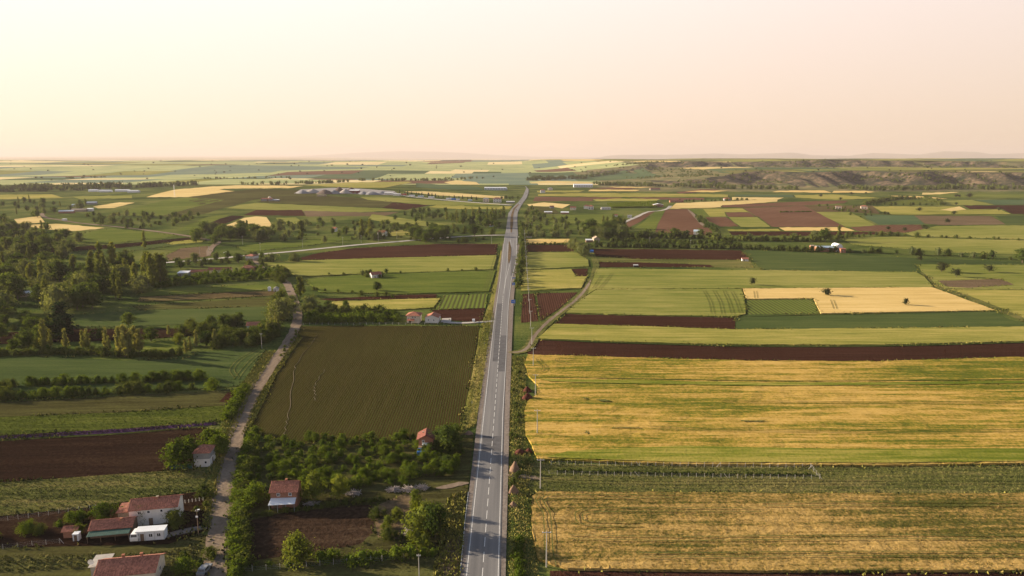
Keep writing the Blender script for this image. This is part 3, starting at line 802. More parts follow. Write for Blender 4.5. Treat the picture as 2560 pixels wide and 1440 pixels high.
def line_px(name, pts, w, z=ROAD_Z + 0.012):
    ys = 388 + np.geomspace(pts[0][1] - 388, pts[-1][1] - 388, 60)
    xs = interp_px(pts, ys)
    x, y = ground(xs, ys)
    V = []
    for k in range(len(x)):
        ww = w / 2 * max(1.0, (y[k] / 420.0) ** 0.5)
        zz = hgt(x[k], y[k]) + z
        V += [(x[k] - ww, y[k], zz), (x[k] + ww, y[k], zz)]
    F = [(2 * k, 2 * k + 1, 2 * k + 3, 2 * k + 2) for k in range(len(x) - 1)]
    return mesh_obj(name, V, F, M_LINE, road)
line_px('edge_line', [(1143.5, 1640), (1166.6, 1440), (1214, 1000), (1233.9, 815), (1250.5, 700), (1258, 625), (1262, 592)], 0.18)
line_px('edge_line', [(1241, 1640), (1245.5, 1440), (1256.8, 1040), (1265, 895), (1271, 760), (1278, 700), (1286.5, 668), (1291, 642), (1292, 592)], 0.18)
line_px('divider_line', [(1259.5, 735), (1262, 710), (1264, 692), (1267, 665), (1268.5, 645), (1270, 610)], 0.16)
line_px('divider_line', [(1261.5, 722), (1264.5, 700), (1268.5, 684), (1273.5, 665), (1277, 650), (1279.5, 625), (1275.5, 600)], 0.16)
# centre dashes, one object each
ax, ay = at(1205.9, 1440); bx, by = at(1257.8, 742)
def cx_at(y): return ax + (bx - ax) * (y - ay) / (by - ay)
y = 112.0; dash_me = None
while y < by:
    x = cx_at(y)
    ln = 4.2
    if dash_me is None:
        o = mesh_obj('centre_dash', [(-0.09, 0, 0), (0.09, 0, 0), (0.09, ln, 0), (-0.09, ln, 0)], [(0, 1, 2, 3)], M_LINE, road)
        dash_me = o.data
    else:
        o = link(bpy.data.objects.new('centre_dash', dash_me), road)
    o.location = (x, y, ROAD_Z + 0.012)
    o.rotation_euler = (0, 0, -math.atan2(bx - ax, by - ay))
    y += 6.4
# repaired lengths of asphalt
M_ASPHALT_D = mat_plain('newer_asphalt', (0.075, 0.075, 0.079), 0.85, 0.3, 0.4)
for l_, r_ in (([(1231.5, 905), (1243, 760)], [(1244.5, 905), (1255.5, 760)]), ([(1204.5, 1130), (1207.5, 1092)], [(1254, 1130), (1256, 1092)]), ([(1244, 930), (1250, 840)], [(1263.5, 930), (1268, 840)]), ([(1276, 690), (1279, 640)], [(1284, 690), (1290, 640)])):
    ribbon_px('asphalt_patch', l_, r_, M_ASPHALT_D, ROAD_Z + 0.006, road, n=12)
# a narrow solid line left of the dashes and the kerb at the left edge
line_px('kerb_line', [(1151, 1430), (1163, 1300), (1171, 1232)], 0.14)

# side road and tracks
track('side_road', [(1264, 588), (1210, 589), (1150, 592), (1080, 597), (1010, 603), (900, 612), (800, 622), (720, 630), (640, 637), (560, 645), (480, 652), (400, 658)], 7.0, M_CONC, 0.26)
track('side_road', [(1290, 593), (1330, 593)], 6.0, M_CONC, 0.255, per=3)
track('dirt_road', [(508, 1640), (535, 1440), (546, 1340), (562, 1230), (580, 1130), (601, 1060), (632, 990), (665, 935), (700, 885), (724, 850), (738, 820), (744, 795), (741, 770), (734, 748), (727, 730), (720, 714), (712, 700)], 5.2, M_DIRT, 0.255)
track('dirt_road', [(712, 700), (700, 690), (660, 672), (640, 655), (620, 640)], 4.0, M_DIRT, 0.25, per=4)
track('dirt_track', [(1272, 882), (1300, 880), (1322, 868), (1340, 838), (1372, 805), (1410, 775), (1440, 752), (1465, 725), (1480, 700), (1488, 680), (1490, 660), (1482, 640), (1468, 622), (1440, 605)], 5.5, M_STRIP, 0.24)
track('dirt_track', [(1272, 882), (1300, 880), (1321, 868), (1337, 840), (1369, 806), (1407, 776), (1437, 753), (1462, 726), (1477, 701)], 2.0, M_DIRT, 0.25)
track('dirt_track', [(1268, 1189), (1290, 1191), (1320, 1194), (1352, 1199)], 2.4, M_DIRT, 0.235)
track('dirt_track', [(1172, 1209), (1150, 1211), (1120, 1218), (1090, 1222)], 2.4, M_DIRT, 0.235, per=5)
track('driveway', [(1236, 803), (1200, 806), (1150, 808), (1110, 806)], 3.5, M_CONC, 0.235, per=5)
track('dirt_road', [(520, 640), (528, 620), (545, 605), (520, 600), (480, 592), (400, 580), (300, 568), (200, 558), (150, 550), (118, 545), (105, 537), (112, 530)], 6.0, M_DIRT, 0.26)
track('yard_road', [(1278, 513), (1240, 510), (1180, 506), (1100, 499), (1040, 493), (990, 487), (940, 484), (880, 482)], 12.0, M_CONC, 0.26)
track('lane', [(1676, 515), (1668, 522), (1650, 527), (1620, 530), (1590, 543), (1560, 556), (1540, 565)], 6.0, M_CONC, 0.26)
track('dirt_track', [(1720, 524), (1732, 535), (1745, 550), (1760, 564), (1790, 575)], 5.0, M_DIRT, 0.255)

M_MARGIN = mat_field('weed_margin', [(0.02, 0.032, 0.009), (0.04, 0.055, 0.014), (0.075, 0.08, 0.024)], 0, 0.3, grain=0.6, bump=0.5)
M_HOSE = mat_plain('pale_hose', (0.14, 0.112, 0.08), 0.8, 0.2, 1.0)
NH = [0]
# dark weedy margins between fields and wheel tracks pressed into the crops
for ln, w, z in [([(1345, 849), (1520, 857), (1850, 866), (2200, 866), (2680, 854)], 2.2, 0.3), ([(1338, 946), (1600, 951), (1900, 956), (2200, 956), (2680, 951)], 0.9, 0.72),
                 ([(1300, 729), (1360, 728), (1420, 723), (1452, 722)], 1.6, 0.5), ([(1303, 676), (1360, 675), (1430, 672)], 1.4, 0.5), ([(760, 692), (900, 687), (1100, 681), (1236, 676)], 1.8, 0.5),
                 ([(1838, 793), (2050, 787), (2480, 778)], 1.4, 0.3), ([(350, 754), (440, 752), (700, 739)], 1.2, 0.3), ([(355, 742), (560, 732), (700, 726)], 1.2, 0.3),
                 ([(-60, 1105), (300, 1086), (510, 1067)], 1.0, 0.3), ([(1310, 631), (1436, 630)], 1.6, 0.4), ([(1680, 523), (1800, 519), (2010, 514)], 3.0, 0.35), ([(2200, 529), (2232, 537), (2528, 536), (2700, 536)], 3.5, 0.35)]:
    track('field_margin', ln, w, M_MARGIN, z, per=6)
def wheel_tracks(ln, z, gap=1.8, w=0.3):
    x, y = ground([p[0] for p in ln], [p[1] for p in ln])
    L = smooth_line(np.stack([x, y], 1), 10)
    d = np.gradient(L, axis=0); d /= np.linalg.norm(d, axis=1)[:, None] + 1e-9; nn = np.stack([-d[:, 1], d[:, 0]], 1)
    V, F = [], []
    for s in (-gap / 2, gap / 2):
        k = len(V)
        for i in range(len(L)):
            for e in (-w / 2, w / 2):
                q = L[i] + nn[i] * (s + e); V.append((q[0], q[1], z))
        F += [(k + 2 * i, k + 2 * i + 1, k + 2 * i + 3, k + 2 * i + 2) for i in range(len(L) - 1)]
    tag(mesh_obj('wheel_tracks', V, F, M_STRIP), kind='structure')
for ln, z in [([(1352, 1246), (1348, 1256), (1356, 1272), (1366, 1290), (1370, 1330), (1372, 1380), (1380, 1424)], 0.86), ([(1700, 1246), (1450, 1248), (1372, 1250), (1352, 1262)], 0.86), ([(1900, 1282), (1600, 1281), (1465, 1285), (1448, 1300), (1470, 1316), (1600, 1318)], 0.86),
              ([(1345, 900), (1352, 912), (1362, 920), (1358, 930), (1338, 936)], 0.86), ([(1440, 905), (1400, 900), (1395, 906), (1420, 912)], 0.86),
              ([(2680, 1268), (2300, 1266), (1900, 1268)], 0.86), ([(2680, 1352), (2200, 1350), (1700, 1354), (1420, 1350)], 0.86), ([(2680, 1395), (2200, 1392), (1600, 1396)], 0.86), ([(2680, 1010), (2200, 1012), (1800, 1008)], 0.86), ([(2680, 1080), (2200, 1084), (1800, 1080), (1620, 1074)], 0.86),
              ([(2680, 1206), (2200, 1206), (1700, 1207), (1450, 1204), (1350, 1199)], 0.3), ([(640, 876), (600, 900), (580, 925), (592, 945)], 0.3), ([(655, 880), (630, 900), (604, 930), (590, 950)], 0.3), ([(1505, 690), (1495, 705), (1485, 722)], 0.6), ([(1530, 685), (1515, 705), (1500, 722)], 0.6),
              ([(1240, 640), (1225, 690), (1212, 728)], 0.6), ([(1830, 730), (1842, 755), (1852, 785)], 0.6), ([(1810, 728), (1822, 755), (1832, 787)], 0.6), ([(1785, 728), (1800, 755), (1808, 787)], 0.6), ([(1760, 728), (1775, 755), (1782, 786)], 0.6), ([(1888, 730), (1890, 747)], 0.7), ([(2080, 752), (2088, 775)], 0.7)]:
    wheel_tracks(ln, z)
# pale irrigation hoses winding through the seedling rows
for ln in ([(709, 1100), (712, 1086), (716, 1060), (722, 1030), (735, 935), (745, 905), (795, 838)], [(786, 1003), (788, 985), (786, 972), (792, 955), (812, 925)]):
    x, y = ground([p[0] for p in ln], [p[1] for p in ln]); L = smooth_line(np.stack([x, y], 1), 8)
    L = L + np.stack([0.35 * np.sin(np.arange(len(L)) * 1.3), np.zeros(len(L))], 1)
    V = []; 
    for q in L: V += [(q[0] - 0.05, q[1], 0.22), (q[0] + 0.05, q[1], 0.22), (q[0], q[1], 0.28)]
    F = []
    for i in range(len(L) - 1):
        for a, b in ((0, 1), (1, 2), (2, 0)): F.append((3 * i + a, 3 * i + b, 3 * i + 3 + b, 3 * i + 3 + a))
    o = mesh_obj('irrigation_hose', V, F, M_HOSE); tag(o, ['pale hose along the left side of the seedling field', 'short pale hose piece in the left middle of the seedling field', 'hose in the right middle of the seedling field', 'hose nearest the highway in the seedling field', 'faint hose in the middle of the seedling field'][NH[0]], 'hose'); NH[0] += 1
# ------------------------------------------------------------------ vegetation
def mat_leaf(name, dark, light, trans=0.35):
    m, n, l = new_mat(name)
    out = n.new('ShaderNodeOutputMaterial'); d = n.new('ShaderNodeBsdfDiffuse'); t = n.new('ShaderNodeBsdfTranslucent')
    mx = n.new('ShaderNodeMixShader'); mx.inputs[0].default_value = trans
    geo = n.new('ShaderNodeNewGeometry'); oi = n.new('ShaderNodeObjectInfo')
    f = noise(n, l, geo.outputs['Position'], 0.55, 2)
    f = math_node(n, l, 'MULTIPLY_ADD', oi.outputs['Random'], 0.34, math_node(n, l, 'MULTIPLY', f, 0.66))
    c = ramp(n, l, f, [(0.25, dark), (0.72, light)])
    l.new(c, d.inputs['Color'])
    tm = n.new('ShaderNodeMix'); tm.data_type = 'RGBA'; tm.blend_type = 'MULTIPLY'; tm.inputs[0].default_value = 1.0
    l.new(c, tm.inputs[6]); tm.inputs[7].default_value = (1.5, 1.35, 0.55, 1); l.new(tm.outputs[2], t.inputs['Color'])
    l.new(d.outputs[0], mx.inputs[1]); l.new(t.outputs[0], mx.inputs[2]); l.new(mx.outputs[0], out.inputs['Surface'])
    return m
LEAF = {
    'broad': mat_leaf('leaf_broad', (0.03, 0.052, 0.014), (0.09, 0.125, 0.028)),
    'poplar': mat_leaf('leaf_poplar', (0.06, 0.085, 0.02), (0.16, 0.18, 0.043)),
    'poplar_pale': mat_leaf('leaf_poplar_pale', (0.13, 0.15, 0.045), (0.23, 0.23, 0.08)),
    'willow': mat_leaf('leaf_willow', (0.06, 0.082, 0.035), (0.135, 0.155, 0.062)),
    'fruit': mat_leaf('leaf_fruit', (0.032, 0.056, 0.009), (0.095, 0.135, 0.018), 0.4),
    'bush': mat_leaf('leaf_bush', (0.032, 0.05, 0.014), (0.09, 0.11, 0.024)),
    'oak': mat_leaf('leaf_oak', (0.024, 0.032, 0.014), (0.05, 0.056, 0.022), 0.2),
    'pine': mat_leaf('leaf_conifer', (0.016, 0.03, 0.014), (0.035, 0.055, 0.022), 0.1),
    'lime': mat_leaf('leaf_lime', (0.075, 0.105, 0.018), (0.14, 0.165, 0.03), 0.4),
}
M_BARK = mat_plain('bark', (0.09, 0.07, 0.055), 0.95, 0.3, 2.0)
M_BARK_P = mat_plain('pale_bark', (0.23, 0.20, 0.17), 0.95, 0.3, 2.0)

# crown outlines in a tree of height 1: radius by relative height of the crown, crown foot
PROFILE = {
    'broad': (0.14, 0.40, lambda t: math.sqrt(max(0.0, 1 - (2 * t - 1) ** 2)) ** 0.8 * (1.08 - 0.25 * t)),
    'poplar': (0.07, 0.13, lambda t: min(1, 6 * t + 0.3) * max(0.0, 1 - t ** 4) ** 0.8 * (0.85 + 0.15 * math.sin(9 * t))),
    'willow': (0.05, 0.50, lambda t: math.sqrt(max(0.0, 1 - max(0, 1.6 * t - 0.6) ** 2)) * (0.8 + 0.2 * t)),
    'fruit': (0.16, 0.50, lambda t: (max(0.0, 1 - t ** 2.2) ** 0.8) * min(1, 4 * t + 0.5)),
    'bush': (0.0, 0.62, lambda t: math.sqrt(max(0.0, 1 - t ** 2)) * 0.98),
    'oak': (0.22, 0.52, lambda t: math.sqrt(max(0.0, 1 - (2 * t - 0.95) ** 2)) ** 0.7),
    'pine': (0.06, 0.26, lambda t: (1 - t) ** 0.85 * (0.8 + 0.2 * math.sin(26 * t))),
    'sapling': (0.18, 0.26, lambda t: math.sqrt(max(0.0, 1 - (1.7 * t - 0.75) ** 2))),
}
def crown_arrays(shape, nclump, nleaf, leaf, seed, clump_r=0.16, core=True):
    rr = np.random.default_rng(seed)
    foot, rad, prof = PROFILE[shape]
    cs = []
    lop = rr.uniform(0, 2 * math.pi, 3); la = rr.uniform(0.1, 0.3, 3)
    while len(cs) < nclump:
        t = rr.uniform(0.0, 1.0); p = prof(t)
        if rr.uniform() > p * 0.9 + 0.15: continue
        a = rr.uniform(0, 2 * math.pi)
        wob = 1 + sum(la[k] * math.cos((k + 2) * a + lop[k] + 3 * t * k) for k in range(3))
        r = rad * p * wob * math.sqrt(rr.uniform(0.2, 0.9)) * (rr.uniform(1.05, 1.3) if rr.uniform() < 0.16 else 1.0)
        cs.append((r * math.cos(a), r * math.sin(a), foot + (1 - foot) * (0.03 + 0.93 * t)))
    cs = np.array(cs)
    scale = np.array([1, 1, 0.8 if shape != 'poplar' else 1.4]) * clump_r * (rad / 0.42)
    csz = np.repeat(rr.uniform(0.45, 1.6, nclump), nleaf)[:, None]
    C = np.repeat(cs, nleaf, 0) + rr.normal(0, 0.45, (nclump * nleaf, 3)) * scale * csz
    C[:, 2] = np.clip(C[:, 2], max(0.01, foot * 0.7), 1.0)
    n = len(C)
    ctr = np.array([0, 0, foot + (1 - foot) * 0.45])
    out = (C - ctr) * np.array([1, 1, 0.8]); out /= np.linalg.norm(out, axis=1)[:, None] + 1e-6
    nn = out * 0.9 + rr.normal(0, 0.62, (n, 3)) + np.array([0, 0, 0.35]); nn /= np.linalg.norm(nn, axis=1)[:, None]
    h = np.cross(nn, rr.normal(0, 1, (n, 3))); h /= np.linalg.norm(h, axis=1)[:, None]; k = np.cross(nn, h)
    s = (leaf * rr.uniform(0.6, 1.3, n))[:, None]
    if shape in ('poplar', 'willow'): k = k * 0.75 + np.array([0, 0, 0.4 if shape == 'poplar' else -0.5])
    q = np.stack([C - h * s * 0.6, C - k * s * 0.55 + h * s * 0.1, C + h * s * 0.6, C + k * s * 0.7], 1).reshape(-1, 3)
    if core:
        m = 7; rings = []
        ts = [0.06, 0.3, 0.55, 0.8]
        for t in ts:
            rings.append([(0.52 * rad * prof(t) * rr.uniform(0.75, 1.05) * math.cos(2 * math.pi * j / m), 0.52 * rad * prof(t) * rr.uniform(0.75, 1.05) * math.sin(2 * math.pi * j / m), foot + (1 - foot) * t) for j in range(m)])
        cq = []
        for a in range(len(rings) - 1):
            for j in range(m):
                cq += [rings[a][j], rings[a][(j + 1) % m], rings[a + 1][(j + 1) % m], rings[a + 1][j]]
        for j in range(0, m, 1):
            tip = (0, 0, foot + (1 - foot) * 0.9)
            cq += [rings[-1][j], rings[-1][(j + 1) % m], tip, tip]
        q = np.vstack([q, np.array(cq)])
    return q

def trunk_arrays(shape, seed, limbs=4):
    rr = np.random.default_rng(seed)
    foot, rad, prof = PROFILE[shape]
    Q = []
    def tube(a, b, ra, rb, m=6):
        a = np.array(a); b = np.array(b); d = b - a; d = d / np.linalg.norm(d)
        u = np.cross(d, (0.3, 0.9, 0.2)); u /= np.linalg.norm(u); v = np.cross(d, u)
        for j in range(m):
            t0, t1 = 2 * math.pi * j / m, 2 * math.pi * (j + 1) / m
            p = [u * math.cos(t) + v * math.sin(t) for t in (t0, t1)]
            Q.extend([a + p[0] * ra, a + p[1] * ra, b + p[1] * rb, b + p[0] * rb])
    w = 0.026 if shape not in ('poplar', 'pine', 'sapling') else 0.014
    top = foot + (1 - foot) * (0.45 if shape not in ('poplar', 'pine') else 0.9)
    bend = rr.normal(0, 0.02, 2)
    midp = (bend[0], bend[1], foot + 0.08)
    tube((0, 0, -0.02), midp, w * 1.25, w)
    tube(midp, (bend[0] * 2, bend[1] * 2, top), w, w * 0.3)
    for k in range(limbs):
        a = rr.uniform(0, 6.28); r = rad * rr.uniform(0.4, 0.75)
        z0 = foot + rr.uniform(0.0, 0.2)
        tube((bend[0], bend[1], z0), (r * math.cos(a), r * math.sin(a), min(0.93, z0 + rr.uniform(0.18, 0.4))), w * 0.5, w * 0.15, 4)
    return np.array(Q)

PROTO = {}
def proto(kind, leafkey, shape, lod, variants, nclump, nleaf, leaf, bark=None, clump_r=0.16):
    L = []
    for v in range(variants):
        sd = sum(map(ord, kind)) * 31 + v * 7 + lod
        q = crown_arrays(shape, nclump, nleaf, leaf, sd, clump_r)
        t = trunk_arrays(shape, sd, 4 if lod == 0 else 2)
        if lod == 0:
            L.append((np_mesh('crown', q, 4, LEAF[leafkey]), np_mesh('trunk', t, 4, bark or M_BARK)))
        else:
            idx = np.concatenate([np.zeros(len(q) // 4, int), np.ones(len(t) // 4, int)])
            L.append((np_mesh(kind, np.vstack([q, t]), 4, [LEAF[leafkey], bark or M_BARK], idx), None))
    PROTO[(kind, lod)] = L
KINDS = {   # kind: leaf, crown shape, category
    'broadleaf_tree': ('broad', 'broad'), 'poplar_tree': ('poplar', 'poplar'), 'pale_poplar_tree': ('poplar_pale', 'poplar'),
    'willow_tree': ('willow', 'willow'), 'fruit_tree': ('fruit', 'fruit'), 'shrub': ('bush', 'bush'), 'oak_tree': ('oak', 'oak'),
    'conifer_tree': ('pine', 'pine'), 'lime_green_tree': ('lime', 'fruit'), 'orchard_bush': ('fruit', 'bush'), 'young_tree': ('lime', 'sapling'),
}
for kd, (lf, shp) in KINDS.items():
    lf_size = 0.03 if shp in ('poplar', 'sapling') else 0.043
    proto(kd, lf, shp, 0, 5, 64, 40, lf_size, clump_r=0.13)
    proto(kd, lf, shp, 1, 4, 26, 14, lf_size * 1.9, clump_r=0.17)

QUEUE = []
def tree(kind, x, y, h, label, group=None, wide=1.0, z=None, cat=None):
    QUEUE.append(dict(kind=kind, x=float(x), y=float(y), h=float(h), label=label, group=group, w=float(h * wide * RNG.uniform(0.9, 1.1)), rz=float(RNG.uniform(0, 6.28)), cat=cat, r=int(RNG.integers(0, 12))))

def plant(q):
    kind, x, y, h, w = q['kind'], q['x'], q['y'], q['h'], q['w']
    lod = 0 if h * ppm(max(y, 50)) > 24 and y < 900 else 1
    L = PROTO[(kind, lod)]
    crown, trunk = L[q['r'] % len(L)]
    loc = (x, y, float(hgt(x, y)))
    if lod == 0:
        t = empty(kind, loc, q['rz'], (w, w, h))
        link(bpy.data.objects.new('crown', crown), t)
        link(bpy.data.objects.new('trunk', trunk), t)
    else:
        t = link(bpy.data.objects.new(kind, crown))
        t.location = loc; t.rotation_euler = (0, 0, q['rz']); t.scale = (w, w, h)
    c = q['cat'] or ('shrub' if kind in ('shrub', 'orchard_bush') else 'tree')
    tag(t, q['label'], c, q['group'])

def name_members():
    """within a group of look-alikes, single out the extremes and give the others their place in it"""
    groups = {}
    for q in QUEUE:
        if q['group']: groups.setdefault((q['group'], q['label']), []).append(q)
    for (g, lab), L in groups.items():
        if len(L) < 3: 
            if len(L) == 2 and L[0]['x'] != L[1]['x']:
                a, b = sorted(L, key=lambda q: q['x'] / q['y']); a['label'] = 'left one of two: ' + lab; b['label'] = 'right one of two: ' + lab
            continue
        u = lambda q: q['x'] / q['y']
        done = set()
        for word, key in (('leftmost ', u), ('rightmost ', lambda q: -u(q)), ('tallest ', lambda q: -q['h']), ('nearest ', lambda q: q['y']), ('farthest ', lambda q: -q['y']), ('smallest ', lambda q: q['h'])):
            r = sorted((q for q in L if id(q) not in done), key=key)
            if not r: break
            best = min(L, key=key)
            if id(best) in done: continue
            best['label'] = word + lab; done.add(id(best))
        rest = [q for q in L if id(q) not in done]
        if len(rest) < 2: continue
        us = [u(q) for q in rest]; ysr = [q['y'] for q in rest]
        lo, hi = min(us), max(us); y0, y1 = min(ysr), max(ysr)
        deep = (y1 - y0) > 0.35 * (hi - lo) * y0
        for q in rest:
            k = int(min(2, 3 * (u(q) - lo) / (hi - lo + 1e-9)))
            side = ('left part', 'middle', 'right part')[k]
            if deep:
                side = ('front ' if (q['y'] - y0) < 0.5 * (y1 - y0) else 'back ') + side.replace(' part', '')
            q['label'] = lab + ', ' + side

def flush_trees():
    name_members()
    kinds = {}
    for q in QUEUE: kinds.setdefault(q['kind'], []).append(q)
    for kind, L in kinds.items():
        L.sort(key=lambda q: -(q['h'] * q['w']) / (q['y'] ** 2) * (1000 if q['group'] is None else 1))
        for q in L[:290]: plant(q)
        rest = L[290:]
        if rest:
            Q = []; MI = []
            for q in rest:
                me = PROTO[(kind, 1)][q['r'] % 3][0]
                co = np.empty(len(me.vertices) * 3, np.float32); me.vertices.foreach_get('co', co); co = co.reshape(-1, 3)
                c, s_ = math.cos(q['rz']), math.sin(q['rz'])
                P = np.stack([(co[:, 0] * c - co[:, 1] * s_) * q['w'] + q['x'], (co[:, 0] * s_ + co[:, 1] * c) * q['w'] + q['y'], co[:, 2] * q['h'] + float(hgt(q['x'], q['y']))], 1)
                Q.append(P)
                mi = np.empty(len(me.polygons), np.int32); me.polygons.foreach_get('material_index', mi); MI.append(mi)
            m = PROTO[(kind, 1)][0][0].materials
            o = link(bpy.data.objects.new(kind + '_mass', np_mesh(kind + '_mass', np.vstack(Q), 4, [m[0], m[1]], np.concatenate(MI))))
            tag(o, 'the many smaller distant %ss beyond the nearer ones' % kind.replace('_', ' '), 'woodland', None, 'stuff')

def hedge(line, hr, label, leaf='bush', sp=0.75, wide=1.2, seed=1, rows=1, skip=0.0):
    """one continuous hedge along a pixel polyline"""
    rr = np.random.default_rng(seed)
    p = np.array(line, float); x, y = ground(p[:, 0], p[:, 1]); P = np.stack([x, y], 1)
    near = P[:, 1].min() < 520
    var = [crown_arrays(k, 26 if near else 10, 16 if near else 7, 0.085 if near else 0.15, 700 + 13 * seed + i, 0.2 if near else 0.28) for i, k in enumerate(('bush', 'bush', 'fruit', 'broad'))]
    Q = []; d = 0.0
    for a, b in zip(P[:-1], P[1:]):
        L = np.hypot(*(b - a))
        while d < L:
            h = rr.uniform(*hr); c = a + (b - a) * d / L + rr.normal(0, 0.22 * h, 2)
            d += sp * h * rr.uniform(0.7, 1.3)
            if rr.uniform() < skip: continue
            v = var[int(rr.choice(4, p=[.4, .35, .2, .05]))]
            th = rr.uniform(0, 6.28); R = np.array([[math.cos(th), -math.sin(th)], [math.sin(th), math.cos(th)]])
            q = v.copy(); q[:, :2] = (q[:, :2] @ R.T) * h * wide * rr.uniform(0.85, 1.15); q[:, 2] = q[:, 2] * h - 0.05 * h
            Q.append(q + np.array([c[0], c[1], float(hgt(*c))]))
        d -= L
    o = link(bpy.data.objects.new('hedge', np_mesh('hedge', np.vstack(Q), 4, LEAF[leaf])))
    return tag(o, label, 'hedge')

def tpx(kind, px, py, top, label, group=None, wide=1.0, cat=None):
    """tree standing at pixel (px, py) whose top reaches pixel row `top`"""
    x, y = at(px, py)
    a = math.atan2(H - float(hgt(x, y)), math.hypot(x, y))
    h = (py - top) / (ppm(y) * math.cos(a))
    return tree(kind, x, y, h, label, group, wide, cat=cat)

def scatter(poly, n, kinds, hr, label, group, wide=(0.9, 1.15), gap=0.5, seed=1):
    """n plants spread over a ground area given by its pixel corners"""
    rr = np.random.default_rng(seed)
    p = np.array(poly, float)
    x, y = ground(p[:, 0], p[:, 1]); W = np.stack([x, y], 1)
    lo, hi = W.min(0), W.max(0)
    pts = []; tries = 0
    names = [k for k, _ in kinds]; pr = np.array([w for _, w in kinds], float); pr /= pr.sum()
    while len(pts) < n and tries < n * 60:
        tries += 1
        c = rr.uniform(lo, hi)
        if not inside(c[None, :], W)[0]: continue
        h = rr.uniform(*hr)
        if any((c[0] - q[0]) ** 2 + (c[1] - q[1]) ** 2 < (gap * 0.5 * (h + q[2])) ** 2 for q in pts): continue
        pts.append((c[0], c[1], h))
        k = names[int(rr.choice(len(names), p=pr))]
        hh = h * (1.25 if 'poplar' in k else 0.55 if k == 'shrub' and hr[1] > 8 else 1.0)
        tree(k, c[0], c[1], hh, label[k] if isinstance(label, dict) else label, group[k] if isinstance(group, dict) else group, rr.uniform(*wide))

def along(line, spacing, kinds, hr, label, group, jit=1.0, wide=(0.9, 1.2), seed=1, skip=0.0):
    """plants along a pixel polyline, spacing in metres"""
    rr = np.random.default_rng(seed)
    p = np.array(line, float)
    x, y = ground(p[:, 0], p[:, 1]); P = np.stack([x, y], 1)
    names = [k for k, _ in kinds]; pr = np.array([w for _, w in kinds], float); pr /= pr.sum()
    d = 0.0
    for a, b in zip(P[:-1], P[1:]):
        L = np.hypot(*(b - a))
        while d < L:
            c = a + (b - a) * d / L + rr.normal(0, jit, 2)
            d += spacing * rr.uniform(0.7, 1.35)
            if rr.uniform() < skip: continue
            k = names[int(rr.choice(len(names), p=pr))]
            h = rr.uniform(*hr) * (1.3 if 'poplar' in k else 1.0)
            tree(k, c[0], c[1], h, label[k] if isinstance(label, dict) else label, group[k] if isinstance(group, dict) else group, rr.uniform(*wide))
        d -= L

